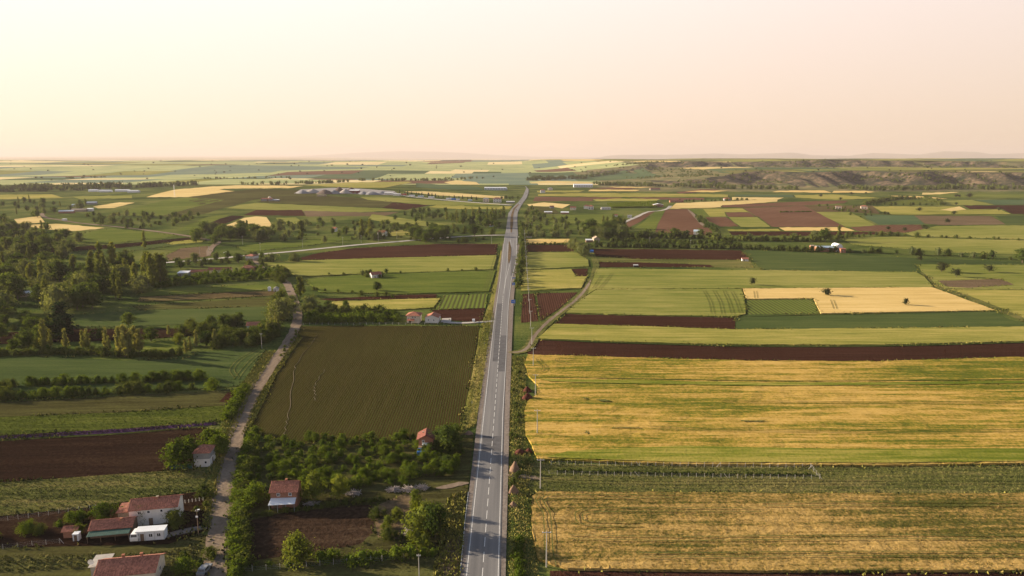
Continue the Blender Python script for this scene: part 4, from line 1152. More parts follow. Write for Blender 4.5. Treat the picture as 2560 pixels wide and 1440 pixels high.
# ---- lone trees, each told apart
for kd, px, py, top, lab, wd in [
    ('oak_tree', 1880, 713, 693, 'small dark round tree alone above the corner of the pale wheat field', 1.0),
    ('oak_tree', 2067, 740, 721, 'dark bushy tree standing alone in the upper left of the pale wheat field', 1.25),
    ('oak_tree', 2263, 764, 745, 'thin half bare tree in the middle of the pale wheat field', 0.8),
    ('oak_tree', 2353, 680, 656, 'largest of the three dark oaks on the right meadow', 1.05),
    ('oak_tree', 2391, 692, 671, 'middle and lowest of the three dark oaks on the right meadow', 1.15),
    ('oak_tree', 2473, 680, 662, 'leaning oak farthest to the right on the meadow with three oaks', 1.25),
    ('oak_tree', 2300, 652, 638, 'dark bush tree at the corner of the dark green crop and the meadow', 1.2),
    ('broadleaf_tree', 943, 728, 704, 'lone spreading tree in the green crop below the white walled cottage', 1.0),
    ('broadleaf_tree', 865, 774, 750, 'round dark tree at the near edge of the yellow green crop', 1.0),
    ('broadleaf_tree', 820, 772, 750, 'wide dark bush tree between the lane and the yellow green crop', 1.2),
    ('broadleaf_tree', 2556, 657, 620, 'dark tree cut by the right picture edge above the meadow', 1.2),
    ('conifer_tree', 155, 840, 752, 'tall dark conifer behind the row of pale poplars', 1.4),
    ('broadleaf_tree', 322, 815, 781, 'dark round tree behind the group of pale poplars', 1.2),
    ('broadleaf_tree', 378, 852, 817, 'dark ball shaped tree beside the group of pale poplars', 1.25),
    ('broadleaf_tree', 250, 850, 820, 'dark tree between the pale poplars left of the group', 1.1),
    ('young_tree', 447, 862, 833, 'small round olive coloured tree on the rough grass by the lavender strip', 1.6),
    ('poplar_tree', 750, 740, 690, 'broad poplar standing at the bend of the dirt lane', 1.7),
    ('poplar_tree', 757, 736, 692, 'slim dark poplar pressed against the broad poplar at the lane bend', 0.9),
    ('willow_tree', 776, 780, 736, 'big round willow right of the dirt lane', 1.15),
    ('willow_tree', 708, 800, 745, 'biggest willow overhanging the left side of the dirt lane', 1.25),
    ('willow_tree', 728, 775, 738, 'grey green willow behind the biggest willow by the lane', 1.1),
    ('poplar_tree', 362, 622, 575, 'single slim poplar in front of the brown strip in the valley', 0.8),
    ('poplar_tree', 2096, 602, 561, 'single tall poplar behind the long barn with the pale roof', 1.05),
    ('broadleaf_tree', 2062, 604, 570, 'bushy green tree left of the tall poplar behind the barn', 1.1),
    ('lime_green_tree', 744, 1408, 1336, 'single pale yellow green tree by the near edge of the red garden soil', 0.95),
    ('lime_green_tree', 787, 1250, 1182, 'bright green tree just right of the brick house with the white awning', 0.85),
    ('lime_green_tree', 848, 1242, 1188, 'second bright green tree to the right of the brick house', 0.8),
    ('broadleaf_tree', 1088, 1345, 1262, 'tall olive green tree beside the highway verge', 0.7),
    ('lime_green_tree', 1062, 1335, 1258, 'lower bright green tree against the tall one by the highway', 1.0),
    ('lime_green_tree', 1040, 1278, 1225, 'slim young tree among the rubble near the highway', 0.6),
    ('broadleaf_tree', 1118, 1130, 1064, 'large dark tree right of the small brick house by the ploughed rows', 1.15),
    ('broadleaf_tree', 1130, 1135, 1094, 'broad tree nearest the highway above the orchard', 1.25),
    ('fruit_tree', 450, 1168, 1098, 'sunlit bushy tree left of the grey and white tower house', 1.15),
    ('fruit_tree', 475, 1150, 1090, 'paler tree behind the sunlit bushy tree by the tower house', 0.9),
    ('fruit_tree', 528, 1125, 1072, 'tree behind the red roof of the tower house', 1.1),
    ('fruit_tree', 549, 1140, 1085, 'tree between the tower house and the dirt road', 1.0),
    ('willow_tree', 354, 1308, 1262, 'drooping willow in front of the long white house', 0.75),
    ('fruit_tree', 264, 1298, 1258, 'spreading tree behind the low red roofed shed', 1.35),
    ('fruit_tree', 196, 1338, 1310, 'small pointed tree beside the tiny red roofed hut', 1.0),
    ('shrub', 437, 1312, 1275, 'dark shrub at the right corner of the long white house', 1.3),
    ('fruit_tree', 462, 1436, 1396, 'bushy tree at the bottom between the near red roof and the dirt road', 1.3),
    ('shrub', 512, 1240, 1212, 'dark shrub on the bank left of the dirt road', 1.3),
    ('fruit_tree', 640, 1260, 1212, 'dark round tree left of the brick house with the white awning', 1.3),
    ('broadleaf_tree', 1186, 590, 560, 'round tree beside the side road close to the crossing', 1.1),
]:
    tpx(kd, px, py, top, lab, None, wd)

# ---- pale poplars of the near left belt
for k, (px, py, top, wd) in enumerate([(112, 872, 793, 1.0), (127, 868, 821, 1.0), (165, 872, 820, 1.1), (208, 872, 822, 1.0), (220, 877, 820, 1.1), (266, 872, 817, 1.1), (273, 880, 838, 1.2), (300, 890, 812, 1.1), (313, 892, 810, 1.5), (327, 890, 824, 1.3), (338, 880, 814, 1.2), (350, 882, 820, 1.3), (422, 838, 811, 1.2), (465, 884, 846, 1.2), (476, 878, 840, 1.2), (491, 866, 824, 1.1), (538, 870, 820, 1.0), (622, 862, 829, 1.0), (670, 842, 800, 1.3), (655, 845, 808, 1.2), (695, 822, 785, 1.2), (680, 835, 795, 1.3), (690, 818, 780, 1.0)]):
    tpx('pale_poplar_tree', px, py, top, 'pale sunlit poplar of the loose belt left of the winding dirt road', 'pale poplars left of the dirt road', wd * 0.85)
# ---- tall dark poplars of the valley wood
for px, py, top in [(290, 745, 676), (300, 750, 690), (253, 690, 605), (262, 700, 632), (286, 690, 602), (372, 715, 624), (382, 718, 630), (398, 712, 628), (410, 710, 632), (340, 720, 652), (365, 708, 640), (232, 720, 640), (155, 655, 627), (145, 655, 625)]:
    tpx('poplar_tree', px, py, top, 'tall dark poplar rising above the valley wood on the left', 'tall poplars of the left valley wood', 1.1)

BW = [('broadleaf_tree', 5), ('willow_tree', 2), ('poplar_tree', 3)]
wood_lab = {'broadleaf_tree': 'full crowned broadleaf tree in the dense valley wood on the left', 'willow_tree': 'grey green willow in the dense valley wood on the left', 'poplar_tree': 'poplar standing inside the dense valley wood on the left', 'shrub': 'dark bush at the edge of the dense valley wood on the left'}
wood_grp = {k: v + ' (group)' for k, v in {'broadleaf_tree': 'broadleaf trees of the left valley wood', 'willow_tree': 'willows of the left valley wood', 'poplar_tree': 'poplars inside the left valley wood', 'shrub': 'bushes of the left valley wood'}.items()}
wood_grp = {k: v.replace(' (group)', '') for k, v in wood_grp.items()}
scatter([(-60, 700), (80, 680), (200, 690), (260, 690), (340, 690), (400, 700), (420, 715), (330, 740), (280, 770), (170, 780), (80, 800), (-60, 815)], 58, BW, (11, 17), wood_lab, wood_grp, seed=3, gap=0.55)
scatter([(-60, 620), (60, 625), (150, 640), (230, 660), (330, 660), (390, 690), (260, 690), (80, 680), (-60, 695)], 34, BW, (9, 14), wood_lab, wood_grp, seed=4, gap=0.42)
scatter([(-80, 560), (20, 562), (90, 600), (140, 625), (60, 640), (-80, 640)], 34, BW, (10, 15), wood_lab, wood_grp, seed=5, gap=0.42)
scatter([(-60, 820), (60, 808), (150, 800), (185, 830), (60, 885), (-60, 900)], 34, [('broadleaf_tree', 2), ('shrub', 4)], (5, 10), wood_lab, wood_grp, seed=6, gap=0.5)
up_lab = {'broadleaf_tree': 'hazy broadleaf tree in the wood around the left farm yard', 'willow_tree': 'hazy willow in the wood around the left farm yard', 'poplar_tree': 'hazy poplar in the wood around the left farm yard', 'shrub': 'bush on the slope below the left farm yard'}
up_grp = {'broadleaf_tree': 'broadleaf trees around the left farm yard', 'willow_tree': 'willows around the left farm yard', 'poplar_tree': 'poplars around the left farm yard', 'shrub': 'bushes below the left farm yard'}
scatter([(-60, 500), (60, 500), (200, 512), (250, 520), (140, 535), (90, 545), (20, 560), (-60, 565)], 44, BW, (8, 12), up_lab, up_grp, seed=7)
scatter([(160, 545), (330, 533), (420, 540), (500, 540), (440, 575), (330, 575), (230, 562)], 70, [('broadleaf_tree', 2), ('willow_tree', 1), ('shrub', 3)], (7, 11), up_lab, up_grp, seed=8, gap=0.6)
# ---- belts of the middle distance, left of the highway
mid_lab = {'broadleaf_tree': 'leafy tree in the belt along the side road left of the highway', 'willow_tree': 'rounded willow in the belt along the side road', 'poplar_tree': 'poplar in the belt along the side road', 'shrub': 'bush in the belt along the side road', 'conifer_tree': 'dark conifer near the crossing'}
mid_grp = {'broadleaf_tree': 'leafy trees along the side road', 'willow_tree': 'willows along the side road', 'poplar_tree': 'poplars along the side road', 'shrub': 'bushes along the side road', 'conifer_tree': 'conifers near the crossing'}
scatter([(480, 600), (520, 578), (700, 578), (690, 600), (560, 612), (500, 615)], 34, [('broadleaf_tree', 4), ('willow_tree', 2)], (9, 15), mid_lab, mid_grp, seed=9, gap=0.5)
scatter([(660, 575), (760, 560), (830, 555), (900, 560), (1000, 575), (960, 600), (830, 612), (700, 606)], 44, [('willow_tree', 3), ('broadleaf_tree', 2), ('shrub', 3)], (6, 10), mid_lab, mid_grp, seed=10, gap=0.7)
scatter([(880, 558), (1000, 562), (1150, 572), (1240, 582), (1240, 588), (1000, 580), (900, 572)], 56, [('shrub', 5), ('broadleaf_tree', 2)], (4, 8), mid_lab, mid_grp, seed=11, gap=0.7)
scatter([(1025, 600), (1040, 585), (1110, 580), (1115, 600), (1060, 612)], 13, [('broadleaf_tree', 1)], (11, 15), mid_lab, mid_grp, seed=12, gap=0.5)
for px, py, top in [(607, 578, 550), (618, 576, 550), (755, 598, 547), (905, 596, 545), (926, 592, 545)]:
    tpx('poplar_tree', px, py, top, 'dark poplar rising out of the belt beside the side road', 'tall poplars beside the side road', 1.1)
scatter([(985, 550), (1000, 535), (1060, 528), (1120, 532), (1110, 552), (1040, 558)], 24, [('broadleaf_tree', 1)], (6, 10), 'round orchard tree left of the poplar wood by the highway', 'orchard trees left of the poplar wood', seed=13, gap=0.8)
scatter([(1112, 560), (1120, 545), (1180, 540), (1262, 535), (1258, 572), (1180, 570)], 58, [('poplar_tree', 4), ('broadleaf_tree', 3), ('conifer_tree', 1)], (9, 14), {**mid_lab, 'poplar_tree': 'poplar of the dark wood on the left edge of the highway', 'broadleaf_tree': 'leafy tree of the dark wood on the left edge of the highway'}, {**mid_grp, 'poplar_tree': 'poplars of the dark wood by the highway', 'broadleaf_tree': 'leafy trees of the dark wood by the highway'}, seed=14, gap=0.4)
scatter([(400, 665), (620, 640), (700, 655), (640, 668), (560, 660), (430, 680)], 22, [('willow_tree', 1), ('broadleaf_tree', 1), ('shrub', 1)], (6, 9), 'rounded tree between the red roofed sheds and the side road', 'trees between the sheds and the side road', seed=15, gap=0.9)
for px, py, top, wd in [(680, 655, 633, 1.3), (735, 654, 630, 1.2), (745, 655, 640, 1.2), (665, 656, 640, 1.3)]:
    tpx('willow_tree', px, py, top, 'willow at the left end of the long ploughed field', 'willows at the left end of the long ploughed field', wd)
# dense orchard block and hedges left of the lane
for k, (a, b, w) in enumerate([((395, 718), (700, 694), 'nearest'), ((420, 708), (700, 686), 'second'), ((450, 699), (690, 680), 'third'), ((500, 693), (660, 674), 'farthest')]):
    hedge([a, b], (3.6, 5.2), w + ' row of the dense shrub block in front of the long sheds', 'fruit', 0.85, seed=20 + k)
scatter([(650, 675), (700, 672), (735, 700), (725, 712), (690, 705)], 16, [('broadleaf_tree', 1), ('shrub', 1)], (4, 8), 'dark tree in the corner by the lane behind the white hut', 'trees in the corner by the lane', seed=25)
for k, (a, b, w) in enumerate([((765, 806), (1005, 804), 'nearest'), ((770, 798), (1005, 796), 'second'), ((790, 789), (1000, 787), 'third'), ((800, 780), (960, 779), 'farthest')]):
    hedge([a, b], (3.4, 5.4), w + ' row of the dark orchard block left of the two new houses', 'fruit' if k < 2 else 'bush', 0.8, seed=30 + k)
hedge([(700, 740), (690, 775), (680, 800)], (3, 6), 'thicket on the left bank of the dirt lane under the willows', seed=35)
along([(745, 830), (735, 850), (700, 900)], 5, [('shrub', 1)], (1.2, 2.2), 'low bush on the right bank of the dirt lane', 'low bushes on the right bank of the lane', 1.0, seed=36)
along([(780, 725), (1000, 745)], 9, [('shrub', 1)], (2, 4), 'bush in the hedge between the two green crops', 'bushes in the hedge between the green crops', 1.5, seed=37, skip=0.15)
along([(770, 690), (900, 686), (1000, 684), (1235, 676)], 11, [('shrub', 2), ('broadleaf_tree', 1)], (2, 4.5), 'bush in the field hedge level with the white walled cottage', 'bushes in the cottage field hedge', 1.5, seed=38, skip=0.3)
scatter([(905, 690), (925, 684), (970, 690), (960, 698), (910, 698)], 7, [('willow_tree', 1), ('shrub', 1)], (3, 5), 'tree close around the white walled cottage in the fields', 'trees around the white walled cottage', seed=39)
# poplar belt undergrowth and hedge rows near left
hedge([(-30, 890), (120, 885), (190, 885), (330, 892), (400, 890)], (2.2, 4.2), 'undergrowth hedge at the foot of the pale poplars', seed=40)
hedge([(400, 895), (450, 885), (480, 878)], (2.5, 4), 'dark thicket at the right end of the poplar belt', seed=41)
scatter([(505, 862), (560, 845), (640, 828), (700, 815), (690, 845), (640, 865), (540, 872)], 40, [('shrub', 3), ('broadleaf_tree', 1)], (4, 7.5), 'bush in the thicket around the red roofed shed by the lane', 'bushes around the red roofed shed', seed=42)
scatter([(440, 830), (560, 800), (610, 810), (560, 832), (470, 845)], 20, [('shrub', 2), ('broadleaf_tree', 1)], (4, 7), 'dark tree left of the red roofed shed by the lane', 'dark trees left of the red roofed shed', seed=43)
r1 = ('round fruit bush of the upper row across the dark green field', 'fruit bushes of the upper row')
for px in [76, 88, 104, 118, 140, 160, 180, 200, 216, 245, 262, 280, 305, 338, 368, 382, 396, 412, 440, 455, 470, 500]:
    tpx('orchard_bush', px, 966 - 0.035 * px, 966 - 0.035 * px - RNG.uniform(17, 27), r1[0], r1[1], RNG.uniform(1.0, 1.3))
r2 = ('grey green fruit bush of the lower row across the dark green field', 'fruit bushes of the lower row')
for px in [-20, 5, 30, 58, 85, 110, 140, 172, 188, 205, 222, 240, 262, 300, 318, 345, 370, 398, 420, 445, 480, 530]:
    tpx('orchard_bush' if px % 3 else 'shrub', px, 998 - 0.05 * px, 998 - 0.05 * px - RNG.uniform(18, 28), r2[0], r2[1], RNG.uniform(1.0, 1.3))
along([(0, 1000), (25, 965)], 4, [('shrub', 1)], (3, 4.5), 'dark bush at the left end of the fruit bush rows', 'dark bushes at the left end of the rows', 1, seed=44)
# hedge along the dirt road
hedge([(568, 1050), (588, 1010), (612, 972)], (2.2, 3.4), 'short bright hedge left of the dirt road beside the red ploughed corner', 'fruit', 0.55, seed=45)
hedge([(634, 1085), (614, 1150), (600, 1230), (592, 1320), (590, 1440), (584, 1560)], (1.5, 3.2), 'long bushy hedge between the dirt road and the orchard', 'fruit', 0.42, seed=46)
hedge([(632, 1120), (614, 1200), (606, 1300), (610, 1420)], (1.6, 3.2), 'inner darker line of the long hedge beside the orchard', 'bush', 0.5, seed=47)
# orchard between the two roads
og = ('leafy fruit tree in the rows of the orchard between dirt road and highway', 'fruit trees of the orchard between the roads')
for k, (a, b) in enumerate([((640, 1106), (1045, 1098)), ((635, 1124), (1120, 1116)), ((640, 1143), (1150, 1135)), ((640, 1162), (1165, 1154)), ((625, 1181), (1150, 1173)), ((625, 1200), (1110, 1192)), ((640, 1222), (1040, 1212))]):
    rowname = ['farthest', 'second farthest', 'third farthest', 'middle', 'third nearest', 'second nearest', 'nearest'][k]
    og = ('leafy fruit tree in the %s row of the orchard between the roads' % rowname, 'fruit trees of the %s orchard row' % rowname)
    along([a, b], 3.2, [('fruit_tree', 5), ('orchard_bush', 4), ('broadleaf_tree', 1)], (2.0, 3.5), og[0], og[1], 0.6, (0.95, 1.35), seed=50 + k, skip=0.06)
scatter([(1060, 1130), (1100, 1080), (1140, 1080), (1155, 1130), (1140, 1190), (1090, 1200)], 26, [('fruit_tree', 2), ('broadleaf_tree', 2)], (2.4, 3.8), 'taller tree where the orchard meets the highway verge', 'taller trees at the highway end of the orchard', seed=57, gap=0.5)
scatter([(930, 1290), (1010, 1275), (1030, 1340), (1100, 1300), (1110, 1370), (980, 1385)], 16, [('shrub', 2), ('lime_green_tree', 1)], (1.5, 3.5), 'weedy bush on the rubble ground beside the red garden soil', 'weedy bushes on the rubble ground', seed=58)
hedge([(790, 1408), (900, 1400), (1000, 1392), (1080, 1388)], (1.6, 3.4), 'bushy hedge along the wire fence below the red garden soil', 'fruit', 0.7, seed=59)
along([(610, 1420), (700, 1414), (780, 1410)], 3.2, [('shrub', 1), ('orchard_bush', 2)], (1.4, 2.4), 'bush on the fence line left of the pale garden tree', 'bushes left of the pale garden tree', 0.6, seed=159)
hedge([(640, 1292), (760, 1275), (900, 1258), (960, 1250)], (0.8, 1.8), 'low weedy hedge along the far edge of the red garden soil', 'bush', 1.0, seed=60)
along([(-20, 1345), (60, 1335), (130, 1318), (210, 1305)], 2.6, [('shrub', 1), ('orchard_bush', 1)], (1.6, 3.2), 'bush in the plot left of the low red roofed shed', 'bushes in the plot left of the shed', 1.2, seed=61)
along([(440, 1290), (500, 1280), (515, 1260)], 2.5, [('shrub', 1)], (1.4, 2.6), 'bush between the long white house and the dirt road', 'bushes right of the long white house', 1.0, seed=62)
along([(430, 1420), (500, 1385), (505, 1440)], 2.5, [('shrub', 1)], (1.4, 2.6), 'bush on the bank by the dirt road at the bottom', 'bushes on the bank at the bottom', 1.2, seed=63)
# right verge of the highway
hedge([(1302, 1590), (1297, 1420), (1300, 1345)], (1.0, 1.9), 'tall weeds in the ditch between the highway and the near wheat', 'fruit', 0.5, seed=64)
along([(1290, 1215), (1300, 1170), (1318, 1160)], 2.2, [('shrub', 1)], (1.0, 2.0), 'low bush by the dirt mound right of the highway', 'low bushes by the dirt mound', 1.2, seed=65)
along([(1292, 1120), (1292, 1050), (1295, 960), (1296, 900)], 3.0, [('shrub', 1)], (0.8, 1.8), 'low ditch bush between the highway and the big wheat field', 'low ditch bushes by the big wheat field', 1.2, seed=66)
along([(1296, 720), (1300, 670), (1306, 635), (1308, 600), (1306, 560)], 6, [('broadleaf_tree', 1), ('shrub', 2)], (3, 7), 'roadside tree on the right edge of the divided highway', 'roadside trees right of the divided highway', 1.2, seed=67)
# wood right of the crossing
rl = {'broadleaf_tree': 'dark tree in the wood right of the crossing', 'willow_tree': 'grey green willow in the wood right of the crossing', 'poplar_tree': 'poplar in the wood right of the crossing', 'shrub': 'bush in the wood right of the crossing', 'conifer_tree': 'dark conifer right of the highway'}
rg = {k: v.replace('dark tree', 'dark trees').replace('willow ', 'willows ').replace('poplar ', 'poplars ').replace('bush ', 'bushes ') for k, v in rl.items()}
scatter([(1312, 590), (1312, 545), (1400, 548), (1480, 560), (1470, 590), (1400, 595)], 48, [('broadleaf_tree', 3), ('willow_tree', 2), ('shrub', 3), ('poplar_tree', 1)], (6, 11), rl, rg, seed=68, gap=0.6)
scatter([(1460, 600), (1470, 575), (1520, 560), (1565, 575), (1560, 600), (1500, 606)], 24, [('broadleaf_tree', 3), ('poplar_tree', 1), ('willow_tree', 1)], (11, 16), rl, rg, seed=69, gap=0.45)
scatter([(1312, 540), (1330, 525), (1370, 540), (1330, 556)], 14, [('broadleaf_tree', 2), ('poplar_tree', 1)], (7, 11), rl, rg, seed=70)
along([(1320, 592), (1440, 594)], 9, [('willow_tree', 1)], (7, 9), 'rounded olive coloured tree in the row above the pale wheat strip', 'row of rounded trees above the pale wheat strip', 1.5, seed=71)
hedge([(1320, 612), (1430, 611)], (2, 3.5), 'low hedge under the pale wheat strip right of the highway', seed=72, sp=1.0)
for px, py, top, wd in [(1435, 622, 594, 1.1), (1452, 636, 604, 1.15), (1462, 640, 612, 1.1), (1424, 618, 600, 1.2), (1470, 625, 606, 1.1)]:
    tpx('willow_tree', px, py, top, 'big grey willow where the curved dirt track meets the hedges', 'grey willows at the head of the curved track', wd)
for k, (ln, hr, w) in enumerate([([(1540, 596), (1640, 594), (1780, 596)], (5, 10), 'tall dark hedge below the brown fields right of the crossing'), ([(1530, 606), (1700, 608), (1840, 612)], (3.5, 6), 'middle hedge between the dark strips right of the crossing'), ([(1480, 617), (1600, 619), (1850, 622)], (3.5, 7), 'lowest hedge directly above the long red ploughed field'), ([(1780, 600), (1870, 602), (2060, 604)], (4, 8), 'hedge running from the pale house to the tall poplar'), ([(1856, 622), (1950, 626), (2040, 629), (2100, 630)], (3.5, 6.5), 'dark hedge in front of the long barn above the dark green crop')]):
    hedge(ln, hr, w, 'bush', 0.8, 1.3, seed=73 + k)
along([(1560, 594), (1700, 594), (1780, 594), (1880, 602), (2050, 602)], 24, [('broadleaf_tree', 2), ('willow_tree', 2)], (7, 11), 'rounded tree rising out of the hedges right of the crossing', 'rounded trees in the hedges right of the crossing', 2.5, seed=78)
along([(1490, 616), (1850, 620)], 30, [('broadleaf_tree', 1), ('shrub', 1)], (5, 8), 'tree standing in the lowest hedge above the long red field', 'trees in the lowest hedge', 1.5, seed=178)
along([(2118, 630), (2200, 634), (2300, 638), (2400, 642), (2560, 652)], 9, [('shrub', 2), ('broadleaf_tree', 2), ('willow_tree', 1)], (3.5, 8), 'hedge tree along the far edge of the dark green crop on the right', 'hedge trees beyond the dark green crop', 2.5, seed=79)
along([(2070, 600), (2150, 592), (2220, 589), (2290, 592)], 8, [('shrub', 3), ('broadleaf_tree', 1)], (3.5, 7), 'hedge bush behind the long barn on the right', 'hedge bushes behind the long barn', 2, seed=80)
along([(2320, 594), (2430, 597)], 9, [('shrub', 1)], (3, 5), 'bush in the short hedge between the two pale meadows', 'bushes between the two pale meadows', 1.5, seed=81, skip=0.1)
along([(2480, 599), (2560, 601)], 9, [('shrub', 1)], (2, 4), 'low bush at the right end between the pale meadows', 'low bushes at the right end of the meadows', 1.5, seed=82, skip=0.2)
along([(1745, 545), (1762, 560), (1780, 575), (1800, 580)], 7, [('broadleaf_tree', 1), ('shrub', 1)], (4, 7), 'bush beside the diagonal track through the brown fields', 'bushes beside the diagonal track', 2.0, seed=83)
hedge([(1950, 531), (2030, 530)], (1.8, 3), 'short straight dark hedge inside the big brown field', seed=84)
scatter([(2030, 516), (2180, 516), (2200, 540), (2180, 560), (2150, 545)], 26, [('shrub', 3), ('broadleaf_tree', 1)], (2.5, 6), 'bush on the weedy slope around the two pale houses', 'bushes around the two pale houses', seed=85)
ov = ('hedge tree of the oval ring around the bright green plot', 'hedge trees of the oval ring')
hedge([(2165, 512), (2190, 505), (2230, 499), (2270, 497), (2310, 499), (2345, 507), (2352, 513)], (5, 9), 'dark curved hedge forming the far side of the oval ring', sp=0.9, wide=1.5, seed=86)
along([(2180, 513), (2260, 514), (2352, 514)], 11, [('broadleaf_tree', 2), ('shrub', 2)], (4, 8), ov[0], ov[1], 2.5, seed=87)
along([(1690, 505), (1800, 503), (1870, 500)], 9, [('shrub', 2), ('broadleaf_tree', 1)], (4, 7), 'hedge bush left of the square house with the red roof', 'hedge bushes left of the square red roofed house', 2.5, seed=88)
for px, py, top in [(2298, 528, 518), (2385, 537, 527), (2496, 527, 518), (2212, 536, 528), (2220, 537, 530), (2390, 513, 506), (2390, 493, 485), (2398, 493, 486), (2423, 494, 482), (2052, 492, 485), (2101, 500, 493), (2220, 575, 566), (2310, 572, 562), (2262, 578, 568), (2315, 574, 566), (2367, 558, 546), (2128, 487, 480), (2165, 485, 480)]:
    tpx('oak_tree', px, py, top, 'dark solitary tree among the far strips on the right', 'solitary trees among the far right strips', 1.3)
# far: valley tree lines and dots on the hills
fl = {'broadleaf_tree': 'hazy tree in the long far tree line at the foot of the slopes', 'poplar_tree': 'hazy poplar in the long far tree line', 'willow_tree': 'hazy willow in the long far tree line'}
fg = {'broadleaf_tree': 'trees of the far tree line', 'poplar_tree': 'poplars of the far tree line', 'willow_tree': 'willows of the far tree line'}
def far_mass(name, lines, n, hr, seed, spread=9.0):
    """far-off wood that reads as one mass: one object of many crowns"""
    rr = np.random.default_rng(seed)
    segs = []
    for ln in lines:
        p = np.array(ln, float); x, y = ground(p[:, 0], p[:, 1]); P = np.stack([x, y], 1)
        for a, b in zip(P[:-1], P[1:]): segs.append((a, b, np.hypot(*(b - a))))
    Ls = np.array([s[2] for s in segs]); Ls = Ls / Ls.sum()
    Q = []
    var = [crown_arrays(k, 9, 5, 0.16, 900 + i, 0.3) for i, k in enumerate(('broad', 'broad', 'bush', 'poplar', 'willow'))]
    for k in range(n):
        a, b, _ = segs[int(rr.choice(len(segs), p=Ls))]
        c = a + (b - a) * rr.uniform() + rr.normal(0, spread, 2)
        h = rr.uniform(*hr); v = var[int(rr.choice(5, p=[.35, .25, .2, .08, .12]))]
        th = rr.uniform(0, 6.28); R = np.array([[math.cos(th), -math.sin(th)], [math.sin(th), math.cos(th)]])
        q = v.copy(); q[:, :2] = (q[:, :2] @ R.T) * h * rr.uniform(0.9, 1.4); q[:, 2] *= h
        q += np.array([c[0], c[1], float(hgt(c[0], c[1])) - 0.5])
        Q.append(q)
    o = link(bpy.data.objects.new(name, np_mesh(name, np.vstack(Q), 4, LEAF['bush'])))
    tag(o, 'hazy far-off belt of trees', 'wood', None, 'stuff')
    return o
o = far_mass('far_wood', [[(-80, 480), (150, 477), (300, 471), (420, 465), (490, 462)], [(-80, 474), (150, 470), (300, 466)]], 230, (9, 17), 91, 14)
tag(o, 'long dark belt of far trees at the foot of the left slopes')
o = far_mass('far_wood', [[(600, 462), (760, 460), (860, 456)], [(900, 452), (1100, 452), (1180, 447)]], 130, (7, 13), 92, 12)
tag(o, 'hazy tree belt behind the gravel heaps')
o = far_mass('far_wood', [[(1310, 452), (1400, 448), (1480, 441), (1540, 434)], [(1330, 447), (1480, 446)]], 130, (9, 15), 93, 14)
tag(o, 'dark far tree belt right of the road top')
o = far_mass('far_wood', [[(1490, 462), (1560, 464), (1700, 466)], [(1700, 468), (1850, 472), (1980, 473)], [(2090, 470), (2200, 476), (2300, 474), (2400, 472), (2580, 474)]], 290, (7, 14), 94, 14)
tag(o, 'tree belt at the foot of the eroded hills on the right')
rr_ = np.random.default_rng(5)
Q = []
var = [crown_arrays('bush', 7, 5, 0.2, 950 + i, 0.3) for i in range(3)]
N = 9500
xs = rr_.uniform(280, 2300, N); ys = rr_.uniform(1900, 3420, N)
z0 = hgt(xs, ys); dz = np.hypot((hgt(xs + 6, ys) - z0) / 6, (hgt(xs, ys + 6) - z0) / 6)
clumpy = np.sin(xs / 90) + np.sin(ys / 70 + xs / 160) + np.sin((xs + ys) / 47)
keep = (dz > 0.075) & (clumpy + rr_.normal(0, 0.5, N) > 0.55) & (xs < ys * 0.8)
for x_, y_, z_ in zip(xs[keep], ys[keep], z0[keep]):
    h = rr_.uniform(2.5, 7.5); q = var[int(rr_.integers(3))] * np.array([h * 1.3, h * 1.3, h]) + np.array([x_, y_, z_ - 0.4]); Q.append(q)
tag(link(bpy.data.objects.new('hillside_scrub', np_mesh('hillside_scrub', np.vstack(Q), 4, LEAF['bush']))), 'dark scrub covering the gullies of the eroded hills', 'scrub', None, 'stuff')
n = 0
while n < 130:
    px, py = rr_.uniform(-20, 2580), rr_.uniform(403, 452)
    if px > 1500 and py > 432: continue
    x_, y_ = at(px, py)
    if y_ > 9000: continue
    n += 1
    right = px > 1550
    tree('oak_tree', x_, y_, rr_.uniform(4, 8) * (1 if y_ < 4000 else 1.5), 'small dark tree dotted over the eroded hills on the right' if right else 'small dark tree dotted over the far field slopes', 'trees dotted over the right hills' if right else 'trees dotted over the far slopes', 1.4)

along([(1000, 484), (1060, 489), (1100, 494), (1200, 500)], 11, [('conifer_tree', 1)], (5, 9), 'small dark conifer of the row behind the yard trailers', 'conifers behind the yard trailers', 2.0, seed=120)
along([(1255, 500), (1300, 497)], 11, [('conifer_tree', 1), ('broadleaf_tree', 1)], (6, 9), 'tree beside the white canopy building', 'trees beside the white canopy building', 3.0, seed=121)
hedge([(1390, 1178), (1600, 1183), (1800, 1187), (2030, 1188)], (0.5, 1.1), 'low dark weed hedge between the two fence rows right of the highway', 'bush', 1.3, 1.6, seed=140)
# scattered growth over the rough ground of the middle distance
o = far_mass('far_wood', [[(500, 448), (620, 446), (760, 444)], [(180, 446), (260, 444)]], 60, (5, 10), 130, 16)
tag(o, 'scattered far thickets on the left slopes')
scatter([(880, 585), (1000, 592), (1250, 600), (1250, 608), (1000, 606), (890, 600)], 30, [('shrub', 3), ('willow_tree', 1)], (3, 6), 'bush along the near side of the side road above the ploughed field', 'bushes between side road and ploughed field', seed=131)
scatter([(1480, 575), (1560, 570), (1640, 588), (1790, 590), (1780, 597), (1500, 604)], 34, [('shrub', 3), ('broadleaf_tree', 2), ('willow_tree', 1)], (4, 9), 'tree in the dark strip below the brown fields', 'trees in the dark strip below the brown fields', seed=132)
scatter([(-60, 575), (120, 575), (180, 600), (250, 612), (300, 640), (120, 650), (-60, 640)], 40, BW, (8, 13), wood_lab, wood_grp, seed=133, gap=0.5)
flush_trees()
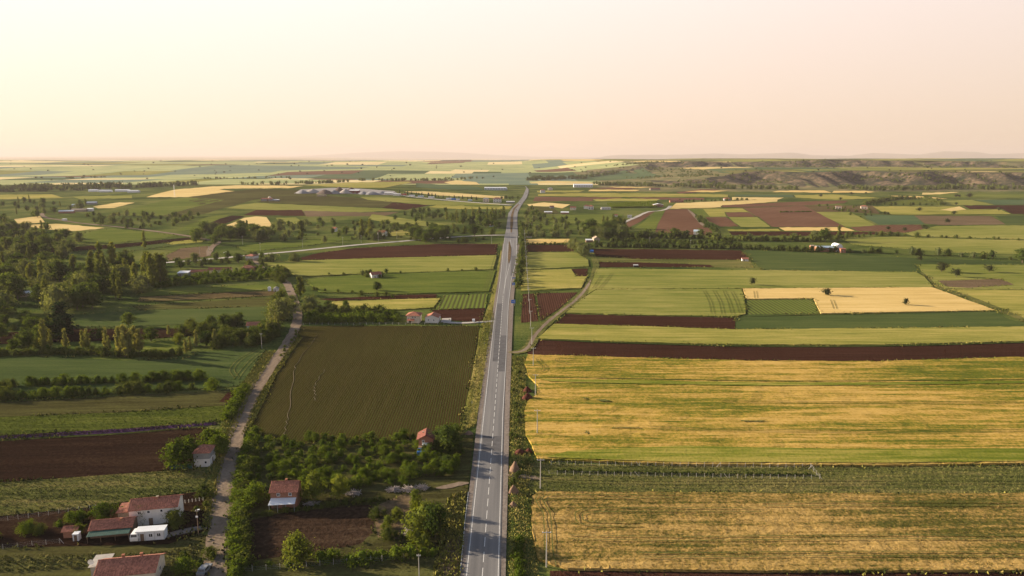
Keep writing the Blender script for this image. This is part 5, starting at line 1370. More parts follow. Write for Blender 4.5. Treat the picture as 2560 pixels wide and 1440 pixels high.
# ------------------------------------------------------------------ buildings
class MB:
    """collects quads for one mesh"""
    def __init__(s): s.V, s.F = [], []
    def poly(s, *p):
        k = len(s.V); s.V += [tuple(q) for q in p]; s.F.append(tuple(range(k, k + len(p)))); return s
    def box(s, x0, x1, y0, y1, z0, z1):
        a = [(x0, y0, z0), (x1, y0, z0), (x1, y1, z0), (x0, y1, z0), (x0, y0, z1), (x1, y0, z1), (x1, y1, z1), (x0, y1, z1)]
        k = len(s.V); s.V += a
        s.F += [tuple(k + i for i in f) for f in ((0, 3, 2, 1), (4, 5, 6, 7), (0, 1, 5, 4), (1, 2, 6, 5), (2, 3, 7, 6), (3, 0, 4, 7))]; return s
    def bar(s, a, b, r, m=5, r2=None):
        a, b = Vector(a), Vector(b); d = (b - a).normalized(); u = d.orthogonal().normalized(); v = d.cross(u); r2 = r if r2 is None else r2
        k = len(s.V)
        for j in range(m):
            t = 2 * math.pi * j / m; w = u * math.cos(t) + v * math.sin(t)
            s.V += [tuple(a + w * r), tuple(b + w * r2)]
        s.F += [(k + 2 * j, k + 2 * ((j + 1) % m), k + 2 * ((j + 1) % m) + 1, k + 2 * j + 1) for j in range(m)]
        s.F += [tuple(k + 2 * j for j in range(m))[::-1], tuple(k + 2 * j + 1 for j in range(m))]; return s
    def build(s, name, mat, parent=None, smooth=False):
        return mesh_obj(name, s.V, s.F, mat, parent, smooth=smooth)

def mat_tiles(name, col):
    m, n, l = new_mat(name); b = principled(n, l, 0.9, 0.1)
    tc = n.new('ShaderNodeTexCoord'); v = mapping(n, l, tc.outputs['Object'], 0, (3.0, 2.6, 2.6))
    t = n.new('ShaderNodeTexVoronoi'); t.inputs['Scale'].default_value = 1.0; l.new(v, t.inputs['Vector'])
    sp = n.new('ShaderNodeSeparateColor'); l.new(t.outputs['Color'], sp.inputs[0])
    f = math_node(n, l, 'ADD', math_node(n, l, 'MULTIPLY', sp.outputs[0], 0.5), math_node(n, l, 'MULTIPLY', noise(n, l, tc.outputs['Object'], 0.5, 4), 0.5))
    l.new(ramp(n, l, f, [(0.2, tuple(c * 0.6 for c in col)), (0.55, col), (0.85, tuple(min(1, c * 1.45) for c in col))]), b.inputs['Base Color'])
    return m
def mat_brick(name, c1, c2, mortar):
    m, n, l = new_mat(name); b = principled(n, l, 0.95, 0.05)
    tc = n.new('ShaderNodeTexCoord'); sp = n.new('ShaderNodeSeparateXYZ'); l.new(tc.outputs['Object'], sp.inputs[0])
    cb = n.new('ShaderNodeCombineXYZ'); l.new(math_node(n, l, 'ADD', sp.outputs[0], sp.outputs[1]), cb.inputs[0]); l.new(sp.outputs[2], cb.inputs[1])
    t = n.new('ShaderNodeTexBrick'); l.new(cb.outputs[0], t.inputs['Vector'])
    t.inputs['Color1'].default_value = (*c1, 1); t.inputs['Color2'].default_value = (*c2, 1); t.inputs['Mortar'].default_value = (*mortar, 1)
    t.inputs['Scale'].default_value = 1.0; t.inputs['Brick Width'].default_value = 0.4; t.inputs['Row Height'].default_value = 0.2; t.inputs['Mortar Size'].default_value = 0.015
    l.new(t.outputs[0], b.inputs['Base Color'])
    return m
M_ROOF = mat_tiles('clay_tiles', (0.30, 0.125, 0.085))
M_ROOF_D = mat_tiles('dark_red_tiles', (0.17, 0.065, 0.05))
M_BRICK = mat_brick('brick', (0.33, 0.14, 0.08), (0.26, 0.10, 0.06), (0.3, 0.25, 0.2))
M_WHITE = mat_plain('white_plaster', (0.60, 0.585, 0.56), 0.85, 0.1, 0.6)
M_CREAM = mat_plain('cream_plaster', (0.62, 0.53, 0.42), 0.85, 0.12, 0.6)
M_GREYW = mat_plain('grey_render', (0.23, 0.235, 0.235), 0.9, 0.15, 0.7)
M_STONE = mat_plain('rubble_stone', (0.32, 0.26, 0.2), 0.95, 0.35, 2.5)
M_SHEETW = mat_plain('white_metal_sheet', (0.62, 0.65, 0.68), 0.45, 0.06, 0.8, 0.4)
M_SHEETB = mat_plain('blue_grey_sheet', (0.40, 0.50, 0.58), 0.5, 0.1, 0.8, 0.4)
M_SHEETG = mat_plain('green_tarp', (0.025, 0.075, 0.06), 0.7, 0.25, 0.8)
M_BLUE = mat_plain('blue_tarp', (0.04, 0.16, 0.5), 0.5, 0.2, 0.8)
M_GLASS = mat_plain('dark_glass', (0.02, 0.025, 0.03), 0.12, 0.2, 0.5, 0.6)
M_FRAME = mat_plain('white_frame', (0.75, 0.75, 0.75), 0.5, 0.05, 1.0)
M_WOOD = mat_plain('weathered_wood', (0.16, 0.11, 0.075), 0.9, 0.3, 2.0)
M_POLE = mat_plain('pole_concrete', (0.33, 0.32, 0.30), 0.85, 0.12, 1.5)
M_STEEL = mat_plain('galvanised_steel', (0.42, 0.43, 0.44), 0.5, 0.15, 1.5, 0.5)
M_TYRE = mat_plain('tyre_rubber', (0.02, 0.02, 0.02), 0.9, 0.2, 2.0)
M_SIGN = mat_plain('blue_sign_face', (0.01, 0.13, 0.52), 0.35, 0.05, 1.0, 0.4)

def corrugated(mb, p00, p10, p01, p11, step=0.28, amp=0.035):
    """rib pattern between eave p00-p10 and ridge p01-p11"""
    p00, p10, p01, p11 = map(Vector, (p00, p10, p01, p11))
    L = (p10 - p00).length; n = max(2, int(L / step)); nrm = (p10 - p00).cross(p01 - p00).normalized()
    if nrm.z < 0: nrm = -nrm
    prev = None
    for i in range(n + 1):
        t = i / n; o = nrm * (amp if i % 2 else 0.0)
        a, b = p00.lerp(p10, t) + o, p01.lerp(p11, t) + o
        if prev: mb.poly(prev[0], a, b, prev[1])
        prev = (a, b)

def window(parent, face, w, d, u, z, ww, wh, name='window', proud=0.04):
    """window on face 'f' (front, y=0), 'l', 'r' or 'b' of a w x d house whose front centre is the origin"""
    f, p = MB(), MB()
    def bx(mb, a0, a1, z0, z1, o0, o1):
        if face == 'f': mb.box(a0, a1, -o1, -o0, z0, z1)
        elif face == 'b': mb.box(a0, a1, d + o0, d + o1, z0, z1)
        elif face == 'l': mb.box(-w / 2 - o1, -w / 2 - o0, a0, a1, z0, z1)
        else: mb.box(w / 2 + o0, w / 2 + o1, a0, a1, z0, z1)
    t = 0.11
    a0, a1, z0, z1 = u - ww / 2, u + ww / 2, z, z + wh
    if name == 'window':
        bx(f, a0, a0 + t, z0, z1, 0.003, proud); bx(f, a1 - t, a1, z0, z1, 0.003, proud)
        bx(f, a0 + t, a1 - t, z0, z0 + t, 0.003, proud); bx(f, a0 + t, a1 - t, z1 - t, z1, 0.003, proud)
        if ww > 0.9: bx(f, u - 0.04, u + 0.04, z0 + t, z1 - t, 0.003, proud)
        fo = f.build('window', M_FRAME, parent)
        bx(p, a0 + t, a1 - t, z0 + t, z1 - t, 0.004, 0.02); p.build('pane', M_GLASS, fo)
    else:
        bx(f, a0, a1, z0, z1, 0.003, proud); f.build(name, M_WOOD, parent)

def house(px, py, w, d, h, rot, label, cat='house', name='house', wall=None, roof='gx', rh=1.5, roofm=None, over=0.4, wins=(), doors=(), chim=(), lower=None, ribs=False, group=None, xy=None):
    x, y = xy or at(px, py)
    t = empty(name, (x, y, float(hgt(x, y)) + 0.05), math.radians(rot), 0.87)
    tag(t, label, cat, group)
    wall = wall or M_WHITE; roofm = roofm or M_ROOF
    hw = w / 2; o = over
    m = MB()
    z0 = 0.0
    if lower:
        MB().box(-hw, hw, 0, d, -0.5, lower[0]).build('ground_floor', lower[1], t); z0 = lower[0] + 0.002
    m.box(-hw, hw, 0, d, z0 if lower else -0.5, h)
    if roof == 'gx':
        for s in (-1, 1): m.poly((s * hw, 0, h), (s * hw, d, h), (s * hw, d / 2, h + rh))
    elif roof == 'gy':
        for yy in (0, d): m.poly((-hw, yy, h), (hw, yy, h), (0, yy, h + rh))
    m.build('wall', wall, t)
    r = MB()
    def slope(a, b, c, e):     # eave a-b, ridge c-e with thickness
        th = Vector((0, 0, 0.12))
        a, b, c, e = map(Vector, (a, b, c, e))
        if ribs: corrugated(r, a + th, b + th, c + th, e + th)
        else: r.poly(a + th, b + th, e + th, c + th)
        r.poly(a, c, e, b); r.poly(a, b, b + th, a + th); r.poly(a, a + th, c + th, c); r.poly(b, e, e + th, b + th)
    k = rh / (d / 2) if roof == 'gx' else rh / hw
    if roof == 'gx':
        ze = h - o * k + 0.02
        slope((-hw - o, -o, ze), (hw + o, -o, ze), (-hw - o, d / 2, h + rh + 0.02), (hw + o, d / 2, h + rh + 0.02))
        slope((hw + o, d + o, ze), (-hw - o, d + o, ze), (hw + o, d / 2, h + rh + 0.02), (-hw - o, d / 2, h + rh + 0.02))
        r.bar((-hw - o, d / 2, h + rh + 0.14), (hw + o, d / 2, h + rh + 0.14), 0.11, 5)
    elif roof == 'gy':
        ze = h - o * k + 0.02
        slope((-hw - o, d + o, ze), (-hw - o, -o, ze), (0, d + o, h + rh + 0.02), (0, -o, h + rh + 0.02))
        slope((hw + o, -o, ze), (hw + o, d + o, ze), (0, -o, h + rh + 0.02), (0, d + o, h + rh + 0.02))
        r.bar((0, -o, h + rh + 0.14), (0, d + o, h + rh + 0.14), 0.11, 5)
    elif roof == 'hip':
        i = min(hw, d / 2) * 0.95
        A = [(-hw - o, -o, h), (hw + o, -o, h), (hw + o, d + o, h), (-hw - o, d + o, h)]
        if w >= d: R0, R1 = (-hw + i, d / 2, h + rh), (hw - i, d / 2, h + rh)
        else: R0, R1 = (0, i, h + rh), (0, d - i, h + rh)
        if w >= d: r.poly(A[0], A[1], R1, R0).poly(A[1], A[2], R1).poly(A[2], A[3], R0, R1).poly(A[3], A[0], R0)
        else: r.poly(A[0], A[1], R0).poly(A[1], A[2], R1, R0).poly(A[2], A[3], R1).poly(A[3], A[0], R0, R1)
        r.box(-hw - o, hw + o, -o, d + o, h - 0.12, h - 0.004)
        r.bar(R0, R1, 0.1, 5)
    elif roof == 'flat':
        slope((-hw - o, -o, h + 0.02), (hw + o, -o, h + 0.02), (-hw - o, d + o, h + rh), (hw + o, d + o, h + rh))
    ro = r.build('roof', roofm, t)
    for (cx, cy, ch) in chim:
        zt = h + rh * (1 - abs(cy - d / 2) / (d / 2)) if roof == 'gx' else h + rh * 0.6
        c = MB().box(cx - 0.28, cx + 0.28, cy - 0.28, cy + 0.28, zt - 0.5, zt + ch).box(cx - 0.36, cx + 0.36, cy - 0.36, cy + 0.36, zt + ch + 0.003, zt + ch + 0.12)
        c.build('chimney', M_BRICK, ro)
    for q in wins: window(t, q[0], w, d, q[1], q[2], q[3], q[4])
    for q in doors: window(t, q[0], w, d, q[1], 0.02, q[2], q[3], 'door', 0.05)
    return t

# -- near left farmstead
t = house(386, 1312, 12.6, 7.0, 5.0, 12, 'long two storey white house with red tiled roof beside the willow', wall=M_WHITE, rh=1.6, ribs=True,
          wins=[('f', -1.2, 3.6, 0.9, 0.9), ('f', -3.6, 3.5, 1.0, 1.0), ('f', 2.2, 3.6, 0.8, 0.9), ('l', 3.5, 3.2, 1.0, 1.1)], doors=[('f', 4.4, 1.2, 2.2), ('f', -0.8, 1.1, 2.1)], chim=[(0.6, 3.0, 0.7)])
bal = MB().box(3.6, 6.1, -1.3, -0.01, 2.75, 2.9)
for xx in (3.65, 4.85, 6.05): bal.bar((xx, -1.25, 2.9), (xx, -1.25, 3.8), 0.04)
bal.bar((3.6, -1.25, 3.8), (6.1, -1.25, 3.8), 0.04).bar((3.7, -1.25, 0), (3.7, -1.25, 2.75), 0.07).bar((6.0, -1.25, 0), (6.0, -1.25, 2.75), 0.07)
bal.build('balcony', M_WOOD, t)
dish = MB()
for j in range(12):
    a0, a1 = 2 * math.pi * j / 12, 2 * math.pi * (j + 1) / 12
    dish.poly((0.1, 0, 0), (0, math.cos(a0) * 0.5, math.sin(a0) * 0.5), (0, math.cos(a1) * 0.5, math.sin(a1) * 0.5))
dish.bar((0.12, 0, -0.7), (0.12, 0, 0), 0.04)
o = dish.build('satellite_dish', M_SHEETW, t); o.location = (6.0, -1.45, 3.2); o.rotation_euler = (0, 0, 1.9)
t = house(279, 1343, 10.6, 5.2, 2.7, 11, 'low farm shed with red tiled roof and dark green front awning', 'shed', 'shed', wall=M_WOOD, rh=1.3, ribs=True, doors=[('f', -2, 2.4, 2.1), ('f', 2.5, 2.4, 2.1)], chim=[(2.2, 2.0, 0.6)])
aw = MB(); corrugated(aw, (-5.3, -2.6, 2.0), (5.4, -2.6, 2.0), (-5.3, -0.45, 2.42), (5.4, -0.45, 2.42)); aw.poly((-5.3, -2.6, 1.97), (-5.3, -0.45, 2.39), (5.4, -0.45, 2.39), (5.4, -2.6, 1.97))
aw.build('awning', M_SHEETG, t)
for xx in (-5.1, -1.8, 1.8, 5.2): MB().bar((xx, -2.5, -0.1), (xx, -2.5, 2.0), 0.06).build('post', M_WOOD, t)
house(316, 1300, 4.2, 4.5, 2.4, 11, 'small flat lean-to roof between the shed and the white house', 'shed', 'shed', wall=M_STONE, roof='flat', rh=0.5)
t = house(376, 1352, 7.4, 2.6, 2.7, 8, 'white container cabin with two windows beside the parked white van', 'container cabin', 'container_cabin', wall=M_SHEETW, roof='flat', rh=0.14, roofm=M_SHEETW, over=0.12, ribs=True,
          wins=[('f', 0.2, 1.0, 1.1, 1.1), ('f', 2.3, 1.0, 1.1, 1.1)], doors=[('f', -2.0, 0.95, 2.1)])
for xx in (-3.6, -1.2, 1.2, 3.6): MB().box(xx - 0.06, xx + 0.06, -0.06, -0.004, 0, 2.6).build('wall_rib', M_STEEL, t)
house(176, 1346, 3.4, 2.6, 2.2, 8, 'tiny hut with red roof left of the low shed', 'hut', 'hut', wall=M_BRICK, rh=0.6)
house(190, 1354, 1.5, 1.4, 2.0, 5, 'pale little cabinet hut below the tiny red roofed hut', 'hut', 'hut', wall=M_SHEETW, roof='flat', rh=0.1, roofm=M_SHEETW, over=0.08, doors=[('f', 0, 0.8, 1.8)])
t = house(506, 1167, 5.2, 6.0, 5.0, 6, 'tower house with hipped red roof, grey upper wall and white lower wall', wall=M_GREYW, roof='hip', rh=1.5, lower=(2.7, M_WHITE), wins=[('f', 1.2, 1.0, 0.9, 1.0), ('l', 3, 3.3, 1, 1)], doors=[('r', 3, 1.0, 2.1)], chim=[(-0.5, 3.4, 0.4)])
fn = empty('sheet_fence', (*at(452, 1173), 0.05), math.radians(4)); tag(fn, 'dark green sheet fence left of the tower house', 'fence')
for k in range(6): MB().box(-3.3 + 1.1 * k, -2.215 + 1.1 * k, -0.03, 0.03, 0, 1.5).build('panel', M_SHEETG, fn)
for k in range(7): MB().bar((-3.3 + 1.1 * k, 0.06, -0.1), (-3.3 + 1.1 * k, 0.06, 1.6), 0.04).build('post', M_STEEL, fn)
t = house(315, 1468, 13.5, 8.0, 3.4, 10, 'red tiled roof of the nearest house cut by the bottom picture edge', wall=M_CREAM, rh=2.0, ribs=True, chim=[(-1.6, 4.6, 0.9), (2.6, 4.6, 0.9)], wins=[('f', -3, 1.2, 1.2, 1.2), ('f', 2, 1.2, 1.2, 1.2), ('r', 4, 1.2, 1.2, 1.2)])
house(248, 1440, 3.6, 4.5, 2.6, 10, 'grey flat annex at the left end of the nearest house', 'annex', 'shed', wall=M_GREYW, roof='flat', rh=0.3, roofm=M_CONC)
o = dish.build('satellite_dish', M_SHEETW); x, y = at(231, 1440); o.location = (x, y, 3.3); o.rotation_euler = (0, 0, 1.7); o.scale = (1.3,) * 3
tag(o, 'white satellite dish on the annex of the nearest house', 'satellite dish')
# -- houses of the orchard
t = house(711, 1271, 7.6, 6.2, 5.3, 4, 'brick house with red tiled roof and white sheet awning in the orchard', wall=M_BRICK, rh=1.8, ribs=True, wins=[('f', -1.5, 3.9, 0.95, 1.0), ('f', 1.9, 3.9, 0.95, 1.0)], doors=[('f', 0, 1.1, 2.1), ('f', -2.4, 1.4, 2.1)], chim=[(0.2, 3.4, 0.7)])
aw = MB(); corrugated(aw, (-3.9, -2.9, 2.55), (3.8, -2.9, 2.75), (-3.7, -0.06, 3.4), (3.7, -0.06, 3.4), 0.3, 0.04); aw.poly((-3.9, -2.9, 2.52), (-3.7, -0.06, 3.37), (3.7, -0.06, 3.37), (3.8, -2.9, 2.72))
aw.build('awning', M_SHEETW, t)
for xx in (-3.6, -1.2, 1.2, 3.6): MB().bar((xx, -2.8, -0.1), (xx, -2.8, 2.58), 0.05).build('post', M_STEEL, t)
t = house(1065, 1131, 5.0, 5.6, 5.2, 3, 'small brick house with gabled red roof at the end of the orchard', wall=M_BRICK, roof='gy', rh=1.3, roofm=M_ROOF_D, ribs=True, over=0.7, wins=[('f', -0.9, 3.4, 0.8, 1.2)], doors=[('f', 0.9, 0.9, 2.0)], chim=[(-1.0, 3.2, 0.3)])
bal = MB().box(-2.5, 2.5, -2.0, -0.01, 2.5, 2.65)
for xx in np.linspace(-2.45, 2.45, 9): bal.bar((xx, -1.95, 2.65), (xx, -1.95, 3.5), 0.03)
bal.bar((-2.5, -1.95, 3.5), (2.5, -1.95, 3.5), 0.05)
for xx in (-2.4, 2.4): bal.bar((xx, -1.95, 0), (xx, -1.95, 2.5), 0.09)
bal.build('balcony', M_WOOD, t)
o = MB().box(-1.0, 1.0, -0.35, 0.35, 0.35, 0.75).box(-1.0, 1.0, 0.28, 0.4, 0.76, 1.1).build('couch', M_SHEETW, None)
x, y = at(1065, 1131); o.location = (x, y - 1.05, 2.35); tag(o, 'pale couch on the balcony of the small brick house', 'couch')
o = MB().poly((-1.3, -1, 1.1), (1.3, -0.8, 1.3), (1.2, 0.8, 1.8), (-1.2, 0.7, 1.6)).poly((-1.3, -1, 1.1), (-1.3, -1.1, 0), (1.3, -0.9, 0), (1.3, -0.8, 1.3)).poly((-1.3, -1, 1.1), (-1.2, 0.7, 1.6), (-1.2, 0.8, 0), (-1.3, -1.1, 0)).poly((1.3, -0.8, 1.3), (1.3, -0.9, 0), (1.2, 0.8, 0), (1.2, 0.8, 1.8)).build('tarpaulin', M_BLUE)
x, y = at(1057, 1127); o.location = (x, y - 3.0, 0.25); tag(o, 'blue tarpaulin cover in front of the small brick house', 'tarpaulin')
# -- middle distance, left
t = house(1033, 807, 8.0, 7.5, 4.6, -4, 'unfinished two storey house with cream walls, red hipped roof and porch roof', wall=M_CREAM, roof='hip', rh=1.8, over=0.7, wins=[('f', -0.3, 2.9, 1.2, 1.2), ('f', 1.3, 2.9, 1.0, 1.2), ('f', -2.8, 2.6, 0.7, 0.7), ('r', 4, 2.8, 1.2, 1.2)], doors=[('f', -2, 1.3, 2.0)])
pr = MB(); pr.poly((-3.6, -2.4, 1.9), (1.2, -2.4, 1.9), (0.8, -0.03, 2.6), (-3.2, -0.03, 2.6)).poly((-3.6, -2.4, 1.85), (-3.2, -0.03, 2.55), (0.8, -0.03, 2.55), (1.2, -2.4, 1.85)); pr.build('porch_roof', M_ROOF, t)
for xx in (-3.4, 1.0): MB().bar((xx, -2.2, -0.1), (xx, -2.2, 1.9), 0.1).build('post', M_CONC, t)
house(1079, 807, 8.2, 8.0, 3.5, -6, 'new white house with gabled red roof beside the concrete drive', roof='gy', rh=1.5, over=0.5, wins=[('f', -2.0, 1.2, 0.9, 1.0), ('f', 1.4, 1.2, 0.9, 1.0), ('r', 3, 1.2, 1.1, 1.0), ('r', 6, 1.2, 1.1, 1.0)], doors=[('r', 4.6, 1.0, 2.1)])
W = poly_world([(1101, 807), (1128, 805), (1128, 796), (1106, 797)]); sheet('terrace', W, M_CONC, 0.12)
tk = MB().box(-0.7, 0.7, -0.6, 0.6, 0.4, 1.6).box(-0.5, 0.5, -0.4, 0.4, 0, 0.4).build('water_tank', M_SHEETW); x, y = at(1184, 806); tk.location = (x, y, 0.25); tag(tk, 'white water tank beside the drive to the new white house', 'tank')
house(942, 696, 8.5, 6.5, 3.4, 28, 'white walled cottage with red gabled roof alone between the green crops', wall=M_WHITE, roof='gx', rh=1.7, wins=[('f', 1.5, 1.2, 1.0, 1.0), ('l', 3, 1.2, 1, 1)], doors=[('f', -1.5, 1.0, 2.0)], chim=[(2.0, 3.0, 0.6)])
house(641, 824, 11.0, 5.5, 2.6, 8, 'long low shed with bright red roof and pale blue wall by the lane', 'shed', 'shed', wall=mat_plain('pale_blue_wall', (0.42, 0.48, 0.55)), rh=1.5, ribs=True, wins=[('f', -3, 1.1, 0.9, 0.8), ('f', 2.8, 1.1, 0.9, 0.8)], doors=[('f', 0, 1.2, 2.0)])
house(690, 729, 3.6, 3.2, 2.3, 10, 'little white hut with dark gable left of the dirt lane', 'hut', 'hut', roof='gy', rh=1.1, roofm=M_GREYW, wins=[('f', 0.8, 0.9, 0.7, 0.8)], doors=[('f', -0.6, 0.8, 1.8)])
house(693, 736, 3.0, 1.8, 1.2, 0, 'dark green low crate shed in front of the little white hut', 'shed', 'shed', wall=M_SHEETG, roof='flat', rh=0.2, roofm=M_SHEETG, over=0.1)
tk = MB().box(-0.9, 0.9, -0.8, 0.8, 0, 2.6).box(-0.5, 0.5, -0.5, 0.5, 2.603, 2.9).build('water_tank', M_SHEETW); x, y = at(674, 728); tk.location = (x, y, 0.2); tag(tk, 'white tank left of the little white hut', 'tank')
house(457, 692, 8.5, 7, 3.2, 6, 'grey shed with white flat roof at the left end of the sheds', 'shed', 'shed', wall=M_GREYW, roof='flat', rh=0.8, roofm=M_SHEETW, wins=[('f', 2, 1.2, 1, 0.8)], doors=[('f', -2, 1.2, 2.1)])
house(495, 688, 14.5, 7, 2.8, 6, 'low shed with dull red roof right of the white roofed shed', 'shed', 'shed', wall=M_STONE, rh=1.5, roofm=M_ROOF_D, wins=[('f', -4, 1.1, 0.9, 0.8), ('f', 0, 1.1, 0.9, 0.8), ('f', 4, 1.1, 0.9, 0.8)], chim=[(-7, 3, 0.6)])
house(548, 683, 19, 7, 2.9, 7, 'longest shed with dull red roof and pale gable end', 'shed', 'shed', wall=M_CREAM, rh=1.7, roofm=M_ROOF_D, wins=[('f', -6, 1.1, 1, 0.8), ('f', -2, 1.1, 1, 0.8), ('f', 2, 1.1, 1, 0.8), ('f', 6, 1.1, 1, 0.8)], doors=[('f', 8, 1.4, 2.1)])
house(619, 679, 11, 8, 3.4, 4, 'house with red roof and white chimney behind the shrub block', wall=M_BRICK, roof='hip', rh=1.9, wins=[('f', -2.5, 1.2, 1.1, 1.1), ('f', 2.5, 1.2, 1.1, 1.1), ('r', 4, 1.2, 1, 1)], doors=[('f', 0, 1.0, 2.1)], chim=[(-3.2, 3.0, 1.6)])
house(624, 652, 9.5, 8, 4.8, -18, 'two storey white house with red roof beside the side road', wall=M_WHITE, roof='hip', rh=1.5, lower=(2.4, M_STONE), wins=[('f', -2.2, 3.0, 1.1, 1.1), ('f', 2.0, 3.0, 1.1, 1.1), ('l', 4, 3.0, 1.1, 1.1)])
house(952, 591, 10, 8, 5.2, -24, 'white two storey house with dark red roof among the belt trees', wall=M_WHITE, roof='gx', rh=2.0, roofm=M_ROOF_D, wins=[('f', -2.4, 3.2, 1.4, 1.3), ('f', 2.2, 3.2, 1.4, 1.3), ('l', 4, 3.2, 1.4, 1.3), ('f', 0, 0.8, 1.4, 1.3)])
house(834, 579, 5.5, 6, 4.0, -20, 'little white house with red roof hidden among the belt trees', roof='gx', rh=1.8, wins=[('f', 0, 2, 1.2, 1.2)])
house(1228, 567, 6, 5, 3.2, 0, 'small grey kiosk at the edge of the dark poplar wood', 'kiosk', 'kiosk', wall=M_SHEETB, roof='flat', rh=0.2, wins=[('f', 0, 1.2, 3.5, 1.2)])
# -- right side
house(1492, 607, 7.5, 9, 5.0, 6, 'stone barn with gable towards the viewer where the curved track begins', 'barn', 'barn', wall=M_STONE, roof='gy', rh=2.2, roofm=M_STONE, chim=[(-2, 5, 1.2)], doors=[('f', -1.6, 1.8, 2.4)], wins=[('f', 1.8, 2.6, 0.9, 0.9)])
t = house(1473, 606, 7.5, 5, 2.6, 4, 'open shed with white roof leaning on the stone barn', 'shed', 'shed', wall=M_WOOD, roof='flat', rh=0.9, roofm=M_SHEETW)
house(1504, 582, 9, 6, 3.0, 0, 'low house with pale red roof behind the stone barn', wall=M_WHITE, rh=1.4, roofm=M_ROOF_D, chim=[(-2, 3, 1.2)], wins=[('f', 2, 1.2, 1.2, 1)])
house(1741, 587, 7.5, 7, 4.5, -20, 'white house with chimney at the lower corner of the brown field', roof='gx', rh=1.8, roofm=M_SHEETB, chim=[(2.6, 3.5, 1.6)], wins=[('f', 0, 2, 1.2, 1.2), ('l', 3, 2, 1.2, 1.2)])
house(1322, 566, 9.5, 8, 4.4, 0, 'white house with brown roof close to the right edge of the highway', roof='hip', rh=1.8, roofm=M_ROOF_D, wins=[('f', -2.8, 2.4, 1.4, 1.3), ('f', 0, 2.4, 1.4, 1.3), ('f', 2.8, 2.4, 1.4, 1.3)], chim=[(1, 4, 1)])
house(1863, 653, 6.0, 4.5, 2.2, -8, 'small white hut with red roof at the corner of the dark green crop', 'hut', 'hut', rh=1.1, wins=[('f', 1, 0.9, 0.8, 0.8)], doors=[('f', -1, 0.9, 1.8)])
house(1590, 668, 4.4, 3, 1.7, 0, 'black box shed on the narrow red field', 'shed', 'shed', wall=M_TYRE, roof='flat', rh=0.3, roofm=M_STEEL, over=0.1)
o = MB().box(-1.6, 1.6, -1.2, 1.2, 0, 1.7).poly((-1.9, -1.5, 1.5), (1.9, -1.5, 1.6), (1.6, 0, 2.3), (-1.6, 0, 2.2)).poly((-1.6, 0, 2.2), (1.6, 0, 2.3), (1.9, 1.5, 1.6), (-1.9, 1.5, 1.5)).build('tarpaulin', M_BLUE); x, y = at(1479, 631); o.location = (x, y, 0.2); tag(o, 'bright blue tarpaulin heap at the corner of the long red field', 'tarpaulin')
t = house(2066, 629, 20, 8, 4.2, -3, 'long barn with pale blue metal roof behind the dark green crop', 'barn', 'barn', wall=M_BRICK, rh=1.5, roofm=M_SHEETB, wins=[('f', -6, 2, 1.3, 0.9), ('f', -2, 2, 1.3, 0.9), ('f', 2, 2, 1.3, 0.9), ('f', 6, 2, 1.3, 0.9)])
m = MB(); P = [(3.6 * math.cos(a), 1.6 + 5.6 * math.sin(a)) for a in np.linspace(0, math.pi, 13)]
for (a, b) in zip(P[:-1], P[1:]): m.poly((a[0], 0, a[1]), (b[0], 0, b[1]), (b[0], 11, b[1]), (a[0], 11, a[1]))
m.poly(*[(q[0], 0.02, q[1]) for q in P]); m.poly(*[(q[0], 10.98, q[1]) for q in P][::-1]); m.box(-3.6, 3.6, 0.01, 10.99, -0.3, 1.6)
x, y = at(2098, 629); s_ = empty('silo_barn', (x, y, 0.1)); m.build('arched_shell', M_SHEETW, s_); MB().box(-1.6, 1.6, -0.06, 0, 0, 3.2).build('door', M_GREYW, s_); tag(s_, 'white arched barn end right of the long blue roofed barn', 'barn')
house(2108, 632, 5.2, 5, 4.0, -5, 'small brick house right of the white arched barn', wall=M_BRICK, roof='flat', rh=0.6, roofm=M_ROOF, wins=[('f', 0, 1.6, 1.1, 1.1)])
house(2034, 624, 5.5, 5, 4.0, 0, 'ruined pinkish shed at the left end of the long barn', 'shed', 'shed', wall=M_BRICK, roof='flat', rh=0.5, roofm=M_STONE)
for px, py, w, lab in ((2096, 523, 11, 'left one of the two pale houses on the weedy slope'), (2160, 523, 12, 'right one of the two pale houses on the slope, red roofed')):
    house(px, py, w, 9, 5.5, -22, lab, wall=M_CREAM, roof='flat' if px < 2100 else 'hip', rh=0.4 if px < 2100 else 2.0, wins=[('f', -2.5, 0.7, 3.0, 2.2), ('f', 2.5, 0.7, 3.0, 2.2), ('f', -2.5, 3.6, 1.3, 1.2), ('f', 2.5, 3.6, 1.3, 1.2), ('l', 4, 3.4, 1.4, 1.3)])
house(1819, 502, 15, 11, 4.6, 0, 'square grey white house with red roof at the end of the hedge', wall=M_GREYW, roof='hip', rh=2.4, wins=[('f', -4, 1.8, 1.8, 1.4), ('f', 0, 1.8, 1.8, 1.4), ('f', 4, 1.8, 1.8, 1.4)])
house(1646, 517, 20, 12, 4.0, -4, 'hall with arched white roof beside the orchard rows', 'hall', 'farm_hall', wall=M_BRICK, roof='gy', rh=2.0, roofm=M_SHEETW, wins=[('f', -5, 1.6, 2.5, 1.2), ('f', 5, 1.6, 2.5, 1.2)], doors=[('f', 0, 3.0, 3.2)])
house(1692, 506, 30, 9, 3.6, 0, 'long brown stable behind the lane', 'stable', 'stable', wall=M_BRICK, rh=1.6, roofm=M_ROOF_D, wins=[('f', x_, 1.4, 1.6, 1.0) for x_ in (-11, -6, -1, 4, 9)])
house(1465, 522, 9, 9, 5.6, -14, 'villa with maroon roof, left half of the pair', wall=M_WHITE, roof='hip', rh=2.4, roofm=M_ROOF_D, wins=[('f', -2, 3.3, 1.5, 1.4), ('f', 2, 3.3, 1.5, 1.4), ('l', 4.5, 3.2, 1.6, 1.4)])
